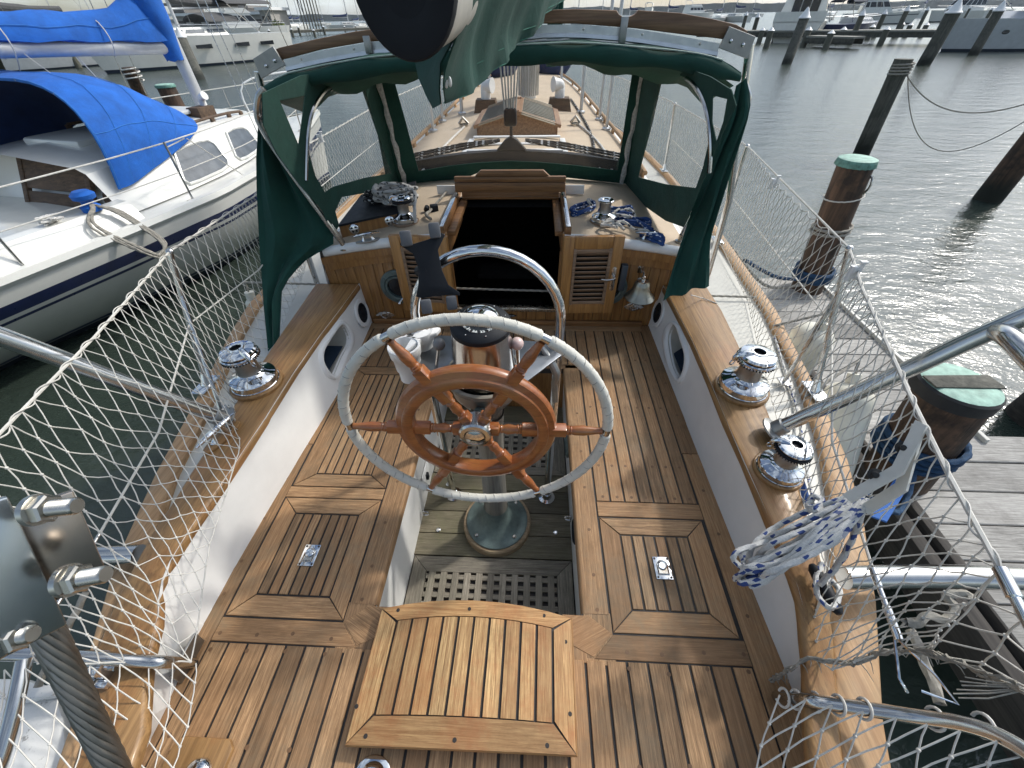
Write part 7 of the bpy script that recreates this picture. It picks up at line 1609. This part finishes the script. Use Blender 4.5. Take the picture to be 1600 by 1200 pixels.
def yacht(pos, head, L, B, fb, label, cat='sailboat', name='sailing_yacht', mats=None, stripe=None, kind='sail', group=None, **k):
    T = HT(V((pos.x, pos.y, WZ)), head); r = empty(name, (pos.x, pos.y, WZ), label, cat, group); far_hull(T, L, B, fb, mats, r, stripe=stripe)
    if kind == 'sail':
        o, lo, hi = house(T, r, 'coachroof', 'hullwhite', -.12 * L, .26 * L, .32 * B, .24 * B, fb * 1.0, fb * 1.0 + .48, .9, .1); panes(o, lo, hi, .3, .72, 3, 'tint', (0, 2))
        if k.get('canopy'): cr = k.get('crange', (-.44, -.16)); canopy(T, r, 'bimini', k['canopy'], cr[0] * L, cr[1] * L, .36 * B, fb + 1.75, 1.6)
        if k.get('hood'): canopy(T, r, 'sprayhood', k['hood'], -.2 * L, -.02 * L, .34 * B, fb + .75, .6, False, .55)
        mastrig(T, r, .08 * L, k.get('mast', L * 1.35), .38 * L, k.get('cover', 'bluedark'), fb + .3, k.get('furl'), L)
        m = MB()
        for s in (-1, 1):
            P = [T @ V((x * L, s * w * B, fb * (1 + .22 * max(0, x)) + .6)) for x, w in ((-.48, .42), (-.25, .48), (0, .48), (.25, .40), (.42, .16), (.49, .0))]; m.tube(P, .02, 5)
            for p in P[:5]: m.tube([p, p - V((0, 0, .6))], .018, 5)
        m.build('guard_rail', M['alu'], r)
        if k.get('ports'):
            for s in (-1, 1):
                for x in k['ports']: m = MB(); c = T @ V((x * L, s * B * .487, fb * .66)); m.prism([(.26 * math.cos(a), .12 * math.sin(a)) for a in [2 * PI * i / 14 for i in range(14)]] if not k.get('pw') else [(.62, .1), (-.62, .13), (-.62, -.13), (.62, -.1)], -.02, .03, frame_m(c, T.to_3x3() @ V((0, s, 0)), T.to_3x3() @ V((1, 0, 0)))); m.build('porthole', M['darkglass'], r, smooth=0)
    else:
        o, lo, hi = house(T, r, 'deckhouse', 'hullwhite', -.30 * L, .16 * L, .43 * B, .34 * B, fb, fb + 1.9, 1.6, .15); panes(o, lo, hi, .45, .85, 4, 'darkglass', (0, 1, 2))
        f2, lo2, hi2 = house(T, r, 'flybridge', 'hullwhite', -.28 * L, .07 * L, .36 * B, .32 * B, fb + 1.9, fb + 2.6, .8, .0)
        m = MB(); a = T @ V((-.24 * L, -.36 * B, fb + 2.3)); b = T @ V((-.24 * L, .36 * B, fb + 2.3)); up = V((0, 0, 1.5)); bk = T.to_3x3() @ V((-.9, 0, 0)); m.tube(spline([a, a + up * .7 + bk * .6, a.lerp(b, .2) + up + bk, a.lerp(b, .8) + up + bk, b + up * .7 + bk * .6, b], 4), .09, 8); m.build('radar_arch', M['gel'], r)
        if k.get('door'):
            q = [T @ V((-.30 * L - .03, y, z)) for y, z in ((-.26 * B, fb + .05), (.22 * B, fb + .05), (.22 * B, fb + 1.7), (-.26 * B, fb + 1.7))]
            for i in range(3): m = MB(); m.poly([q[0].lerp(q[1], (i + .04) / 3), q[0].lerp(q[1], (i + .94) / 3), q[3].lerp(q[2], (i + .94) / 3), q[3].lerp(q[2], (i + .04) / 3)]); m.build('sliding_door', M['darkglass'], r, smooth=0)
            lo, hi = tbox(T, -.5 * L, -.3 * L, .44 * B, .44 * B, fb - .1, fb + .7); m = MB(); m.grid([lo, hi], closev=True); m.build('cockpit_side', M['hullwhite'], r, smooth=0)
        if k.get('canopy'): canopy(T, r, 'canopy', k['canopy'], -.30 * L, .0 * L, .33 * B, fb + 3.5, .9)
        m = MB()
        for s in (-1, 1): m.tube([T @ V((x * L, s * w * B, fb * (1 + .22 * max(0, x)) + .7)) for x, w in ((.1, .44), (.3, .36), (.42, .16), (.5, .0))], .022, 5)
        m.build('bow_rail', M['steel'], r)
        if k.get('windows'):
            for s in (-1, 1):
                for x in k['windows']: m = MB(); c = T @ V((x * L, s * B * .47, fb * .68)); m.prism([(.5, .1), (-.5, .1), (-.5, -.1), (.5, -.1)], -.05, .06, frame_m(c, T.to_3x3() @ V((0, s, 0)), T.to_3x3() @ V((1, 0, 0)))); m.build('porthole', M['darkglass'], r, smooth=0)
    return r
def mid(u0, u1, v): return Z((u0 + u1) / 2, v, WZ)
# starboard side of the view
yacht(Z(1242, 62, WZ), math.radians(62), 14, 5.0, 1.6, 'white motor yacht moored stern on behind the right dock, dark sliding door in its cockpit', 'motor yacht', 'motor_yacht', kind='motor', door=True)
yacht(Z(1325, 58, WZ), math.radians(35), 10, 3.4, 1.2, 'dark hulled sailboat with a navy bimini behind the right dock', 'sailboat', mats='navy', canopy='navycloth', cover='navycloth')
yacht(Z(1366, 38, WZ), math.radians(-20), 12, 3.8, 1.7, 'white powerboat with a dark stripe, bow to the right, beyond the tall pilings', 'motor yacht', 'motor_yacht', kind='motor', stripe='tint')
yacht(Z(1490, 34, WZ), math.radians(195), 13, 4.2, 1.7, 'cream cabin cruiser with blue canvas on its bridge, behind the pilings at right', 'motor yacht', 'motor_yacht', kind='motor', canopy='bluedark')
yacht(Z(1606, 77, WZ), math.radians(187), 13.5, 4.2, 1.65, 'pale grey sailing yacht with round portholes and a blue bimini at the right edge', mats='greypaint', canopy='blue', crange=(-.2, .30), ports=(.36, .16, -.05), cover='blue')
yacht(Z(1085, 31, WZ), math.radians(25), 17, 5.6, 2.1, 'large white flybridge yacht behind the gallows, right of the green cover', 'motor yacht', 'motor_yacht', kind='motor')
yacht(Z(1012, 34, WZ), math.radians(70), 11, 3.6, 1.4, 'white trawler with a steel canopy frame, just right of the green cover', 'motor yacht', 'motor_yacht', kind='motor', canopy='hullwhite')
# port side
hA, hB = Z(438, 90, WZ), Z(215, 111, WZ); hd = math.atan2(hB.y - hA.y, hB.x - hA.x)
yacht(hA.lerp(hB, .56), hd, 14.5, 4.4, 1.75, 'long white sailing yacht with dark hull windows and a grey cockpit canopy, at upper left', ports=(.28, .08, -.14, -.3), pw=2.2, hood='greytan', canopy='greytan', cover='greytan', mast=19)
yacht(Z(70, 108, WZ), hd, 11, 4, 1.6, 'pale grey hull lying behind the blue boom cover at far left', mats='greypaint', stripe='antifoul', cover='greytan', mast=15)
yacht(Z(395, 62, WZ), math.radians(40), 13, 4.4, 1.7, 'white motor yacht behind the grey canopied sailing yacht', 'motor yacht', 'motor_yacht', kind='motor', canopy='greytan')
yacht(Z(470, 46, WZ), math.radians(80), 11, 3.5, 1.3, 'white sailboat with a blue furled headsail near the shed on posts', furl='bluedark', mast=15)
yacht(Z(585, 40, WZ), math.radians(12), 14, 4.0, 1.3, 'low white boat left of the black boom end', 'motor yacht', 'motor_yacht', kind='motor')
# rows of distant yachts: copies of one
far0 = yacht(V((-40, 150, 0)), 1.4, 11, 3.5, 1.2, 'distant white sailboat with a bare mast in the rows beyond the docks', 'sailboat', 'distant_sailboat', group='distant sailboats')
random.seed(44); first = True; FB = V((-40, 150, 0))
for i in range(26):
    u = [20, 95, 150, 215, 245, 300, 330, 372, 430, 455, 505, 540, 560, 600, 905, 940, 985, 1045, 1125, 1150, 1176, 1296, 1345, 1405, 1440, 1560][i]; v = 38 - .018 * (u - 500) + random.uniform(-3, 3); p = Z(u, v, WZ)
    if p.y > 320 or p.y < 60: p = CAM + (p - CAM) * (170 / p.y); p.z = WZ
    if i == 0: far0.location = (p.x, p.y, WZ); far0.rotation_euler = (0, 0, random.uniform(-.6, .6))
    else: copy_tree(far0, (p.x, p.y, WZ), rotz=random.uniform(-.8, .8), scale=random.uniform(.8, 1.25))
# docks and white capped pilings
def far_dock(a, b, w, label, zt=-1.55):
    d = empty('dock', (a + b) / 2, label, 'dock', 'far docks'); ax = (b - a).normalized(); nn = V((-ax.y, ax.x, 0)); L = (b - a).length; Rm = Matrix((ax, nn, V((0, 0, 1)))).transposed(); c = (a + b) / 2
    m = MB(); m.box(V((c.x, c.y, zt)), (L, w, .12), Rm); m.build('dock_deck', M['dockwoodfar'], d); m = MB(); m.box(V((c.x, c.y, zt - .26)) - nn * (w / 2 - .1), (L, .12, .36), Rm); m.box(V((c.x, c.y, zt - .26)) + nn * (w / 2 - .1), (L, .12, .36), Rm); m.build('dock_beam', M['pilegrey'], d)
M['dockwoodfar'] = wood('far_dock_boards', (.16, .155, .13), (.32, .31, .27), 1, .3, .85)
far_dock(Z(1090, 66, WZ), Z(1520, 69, WZ), 2.4, 'long grey timber dock across the right background'); far_dock(Z(1262, 73, WZ), Z(1336, 76, WZ), 1.6, 'short finger of the far right dock', -1.75)
far_dock(Z(-120, 108, WZ), Z(70, 100, WZ), 2.2, 'dark timber dock behind the blue boom cover at left'); far_dock(Z(420, 58, WZ), Z(620, 48, WZ), 2.2, 'pale dock beyond the port end of the gallows')
M['pilefar'] = wood('far_piling', (.06, .06, .045), (.16, .155, .12), 2, .3, .85)
pz0 = None
for i, (u, vt, vb) in enumerate(((1166, 24, 52), (1184, 27, 60), (1191, 49, 68), (1205, 48, 75), (1240, 48, 62), (1264, 47, 73), (1299, 52, 77), (1317, 50, 68), (1347, 24, 68), (1362, 46, 62), (1386, 46, 71), (1382, 22, 58), (1410, 38, 58), (1417, 17, 58), (1421, 43, 58), (1446, 43, 58), (1449, 16, 44), (1483, 14, 40), (1504, 41, 56), (1516, 13, 36), (1550, 15, 40), (405, 52, 70), (455, 46, 58), (466, 43, 56), (490, 48, 58), (505, 42, 54), (538, 42, 50), (555, 41, 49), (590, 40, 48), (420, 48, 62), (70, 88, 108), (110, 84, 106))):
    b = Z(u - (800 - u) * -.0, vb, WZ); t = Y(u, vt, b.y); b.x = t.x; h = max(1.0, t.z - WZ)
    if pz0 is None: pz0 = piling(b, t, .24, M['pilefar'], 'white cone capped dock piling in the far marina', 'cone', 'piling', 'white capped pilings of the far docks', 10); H0 = h
    else: c = copy_tree(pz0, (b.x, b.y, WZ)); c.scale = (1, 1, h / H0)
# shed on posts, low buildings, shrubs
sp = Z(487, 50, WZ); sh = empty('boat_shed', sp, 'small roofed shed on tall posts beyond the port end of the gallows', 'shed'); k = sp.y * .0105
m = MB()
for i in range(5):
    for j in (0, 1): x = sp.x + (i - 2) * .55 * k; m.tube([V((x, sp.y + j * 4, WZ)), V((x, sp.y + j * 4, WZ + 5.2 * k))], .1 * k, 6)
m.build('post', M['pilefar'], sh); m = MB(); m.prism([(-1.9, 0), (1.5, 0), (1.3, .35), (-.9, .5)], -3, 3, Matrix.Translation(V((sp.x, sp.y + 2, WZ + 5.2 * k))) @ Matrix.Scale(k, 4) @ rot('X', 90)); m.build('roof', M['roofgrey'], sh, smooth=0)
def bld(u0, u1, vt, y, mat, label, roof=True):
    a, b = Y(u0, vt, y), Y(u1, vt, y); o = empty('marina_building', V(((a.x + b.x) / 2, y, WZ)), label, 'building', 'marina buildings'); w = b.x - a.x; h = (a.z + b.z) / 2 - WZ; m = MB(); m.box(V(((a.x + b.x) / 2, y + 5, WZ + h / 2)), (w, 10, h)); m.build('wall', M[mat], o, smooth=0)
    m = MB(); m.box(V(((a.x + b.x) / 2, y + 5, WZ + h + .3)), (w + 1.4, 11.4, .6)); m.build('roof', M['gel'] if roof else M['roofgrey'], o, smooth=0); n = max(2, int(w / 4))
    for i in range(n): m = MB(); m.box(V((lerp(a.x, b.x, (i + .5) / n), y - .03, WZ + h * .62)), (w / n * .5, .1, h * .28)); m.build('window', M['darkglass'], o, smooth=0)
bld(268, 412, 24, 150, 'wallgrey', 'long tan building with a pale roof behind the white sailing yacht'); bld(362, 386, 13, 155, 'roofgrey', 'dark box on the roof line of the tan building', False); bld(404, 420, 16, 140, 'wallgrey', 'slim tan tower at the right end of the tan building'); bld(262, 284, 9, 160, 'roofgrey', 'brown block beside the blue mast collar', False)
def shrub(u, v, r, label):
    p = Z(u, v, WZ); o = empty('shrub', V((p.x, p.y, WZ + .6)), label, 'shrub'); m = MB(); random.seed(2)
    for i in range(420):
        a, b = random.uniform(0, 2 * PI), math.acos(random.uniform(-.2, 1)); q = V((p.x, p.y, WZ + 1.0)) + V((math.cos(a) * math.sin(b), math.sin(a) * math.sin(b), math.cos(b))) * r * random.uniform(.6, 1.0) * (1 + .2 * math.sin(3 * a)); d = V((random.uniform(-1, 1), random.uniform(-1, 1), random.uniform(-1, 1))) * r * .2; e = d.orthogonal().normalized() * r * .14; m.poly([q - d, q + e, q + d, q - e])
    m.build('leaves', M['leaf'], o, smooth=0); m = MB(); m.tube([V((p.x, p.y, WZ)), V((p.x, p.y, WZ + 1.6))], .12, 6); m.build('stem', M['pilefar'], o)
M['leaf'] = plain('shrub_leaves', (.10, .13, .025), .7, 0, .4, 1.0)
shrub(438, 56, 1.5, 'yellow green shrub by the dock at upper left')
# wooded far shore
def ridge(x0, x1, y, h, seed, n=170, curve=0):
    m = MB(); random.seed(seed); rows = [[], [], []]
    for i in range(n + 1):
        x = lerp(x0, x1, i / n); hh = h * (.65 + .5 * noise.noise(V((x * .0045, seed, 0))) + .16 * noise.noise(V((x * .03, seed, 3))) + .12 * noise.noise(V((x * .12, seed, 5)))); yy = y + curve * (i / n - .5) ** 2
        rows[0].append(V((x, yy, WZ - .5))); rows[1].append(V((x, yy + 6, WZ + max(.8, hh)))); rows[2].append(V((x, yy + 160, WZ + max(.8, hh) * .9)))
    m.grid(rows, flip=True); struct(tag(m.build('hills', M['hills'], None, smooth=0), 'low wooded far shore', None))
ridge(-2600, 300, 1300, 17, 1, 260); ridge(150, 2600, 1000, 16, 2, 260); ridge(-400, 900, 1700, 22, 3, 160)
m = MB(); m.poly([(-3000, -3000, WZ), (3000, -3000, WZ), (3000, 3000, WZ), (-3000, 3000, WZ)]); struct(tag(m.build('water', M['water'], None, smooth=0), 'rippled grey green harbour water', None))
def haze():
    t = NT('haze_air'); t.t.nodes.remove(t.b); v = t.n('ShaderNodeVolumePrincipled'); v.inputs['Color'].default_value = (.86, .92, 1.0, 1); v.inputs['Density'].default_value = .00013; v.inputs['Anisotropy'].default_value = .3; t.l(v.outputs[0], t.out.inputs['Volume'])
    m = MB(); m.box((0, 700, 15), (7000, 4000, 40)); o = m.build('haze', t.m, None, smooth=0); tag(o, 'thin summer haze over the harbour', None, kind='stuff')
haze()
# ------------------------------------------------------------------ camera, light, sky
cd = bpy.data.cameras.new('camera'); co = bpy.data.objects.new('camera', cd); COL.objects.link(co)
cd.sensor_width = 36.0; cd.sensor_fit = 'HORIZONTAL'; cd.lens = F / 1600 * 36; cd.clip_start = .01; cd.clip_end = 6000
Mx = Matrix(((_r.x, -_r.y, -_r.z, CX), (_f.x, -_f.y, -_f.z, 0), (_up.x, -_up.y, -_up.z, 0), (0, 0, 0, 1)))
co.matrix_world = Mx; SC.camera = co
EL, AZ = math.radians(42.5), math.radians(55)      # sun height; bearing clockwise from the bow
sd = V((math.sin(AZ) * math.cos(EL), math.cos(AZ) * math.cos(EL), math.sin(EL)))
sl = bpy.data.lights.new('sun', 'SUN'); so = bpy.data.objects.new('sun', sl); COL.objects.link(so)
sl.energy = 2.2; sl.angle = math.radians(3.5); sl.color = (1.0, .95, .87); so.rotation_euler = sd.to_track_quat('Z', 'Y').to_euler()
W = bpy.data.worlds.new('World'); SC.world = W; W.use_nodes = True; nt = W.node_tree; nt.nodes.clear()
ou = nt.nodes.new('ShaderNodeOutputWorld'); bg = nt.nodes.new('ShaderNodeBackground'); sk = nt.nodes.new('ShaderNodeTexSky')
sk.sky_type = 'NISHITA'; sk.sun_disc = False; sk.sun_elevation = EL; sk.sun_rotation = AZ; sk.air_density = 1.0; sk.dust_density = 1.0; sk.ozone_density = 1.0
tc = nt.nodes.new('ShaderNodeTexCoord'); mp = nt.nodes.new('ShaderNodeMapping'); mp.inputs['Scale'].default_value = (1, 1, 3.2); nt.links.new(tc.outputs['Generated'], mp.inputs[0])
nz = nt.nodes.new('ShaderNodeTexNoise'); nz.inputs['Scale'].default_value = 2.6; nz.inputs['Detail'].default_value = 6; nz.inputs['Roughness'].default_value = .6; nt.links.new(mp.outputs[0], nz.inputs['Vector'])
rp = nt.nodes.new('ShaderNodeValToRGB'); rp.color_ramp.elements[0].position = .46; rp.color_ramp.elements[1].position = .76; nt.links.new(nz.outputs['Fac'], rp.inputs[0])
mx = nt.nodes.new('ShaderNodeMix'); mx.data_type = 'RGBA'; hf = nt.nodes.new('ShaderNodeMath'); hf.operation = 'MULTIPLY'; hf.inputs[1].default_value = .8; nt.links.new(rp.outputs[0], hf.inputs[0]); nt.links.new(hf.outputs[0], mx.inputs[0]); nt.links.new(sk.outputs[0], mx.inputs[6]); mx.inputs[7].default_value = (10.5, 11.8, 13.0, 1)
vm = nt.nodes.new('ShaderNodeVectorMath'); vm.operation = 'DOT_PRODUCT'; nm = nt.nodes.new('ShaderNodeVectorMath'); nm.operation = 'NORMALIZE'; nt.links.new(tc.outputs['Generated'], nm.inputs[0]); nt.links.new(nm.outputs[0], vm.inputs[0]); vm.inputs[1].default_value = sd
pw = nt.nodes.new('ShaderNodeMath'); pw.operation = 'POWER'; pw.use_clamp = False; cl = nt.nodes.new('ShaderNodeMath'); cl.operation = 'MAXIMUM'; cl.inputs[1].default_value = 0; nt.links.new(vm.outputs['Value'], cl.inputs[0]); nt.links.new(cl.outputs[0], pw.inputs[0]); pw.inputs[1].default_value = 11
gl_ = nt.nodes.new('ShaderNodeVectorMath'); gl_.operation = 'SCALE'; gl_.inputs[0].default_value = (32, 32, 31); nt.links.new(pw.outputs[0], gl_.inputs['Scale'])   # hazy glow of thin cloud round the sun
ad = nt.nodes.new('ShaderNodeVectorMath'); ad.operation = 'ADD'; nt.links.new(mx.outputs[2], ad.inputs[0]); nt.links.new(gl_.outputs[0], ad.inputs[1]); nt.links.new(ad.outputs[0], bg.inputs['Color']); bg.inputs['Strength'].default_value = .10; nt.links.new(bg.outputs[0], ou.inputs[0])
SC.view_settings.view_transform = 'Standard'; SC.view_settings.look = 'None'; SC.view_settings.exposure = 0.3; SC.view_settings.gamma = 1.0
SC.cycles.use_denoising = True; SC.cycles.max_bounces = 8; SC.cycles.transparent_max_bounces = 24; SC.cycles.caustics_reflective = False; SC.cycles.caustics_refractive = False; SC.cycles.sample_clamp_indirect = 6
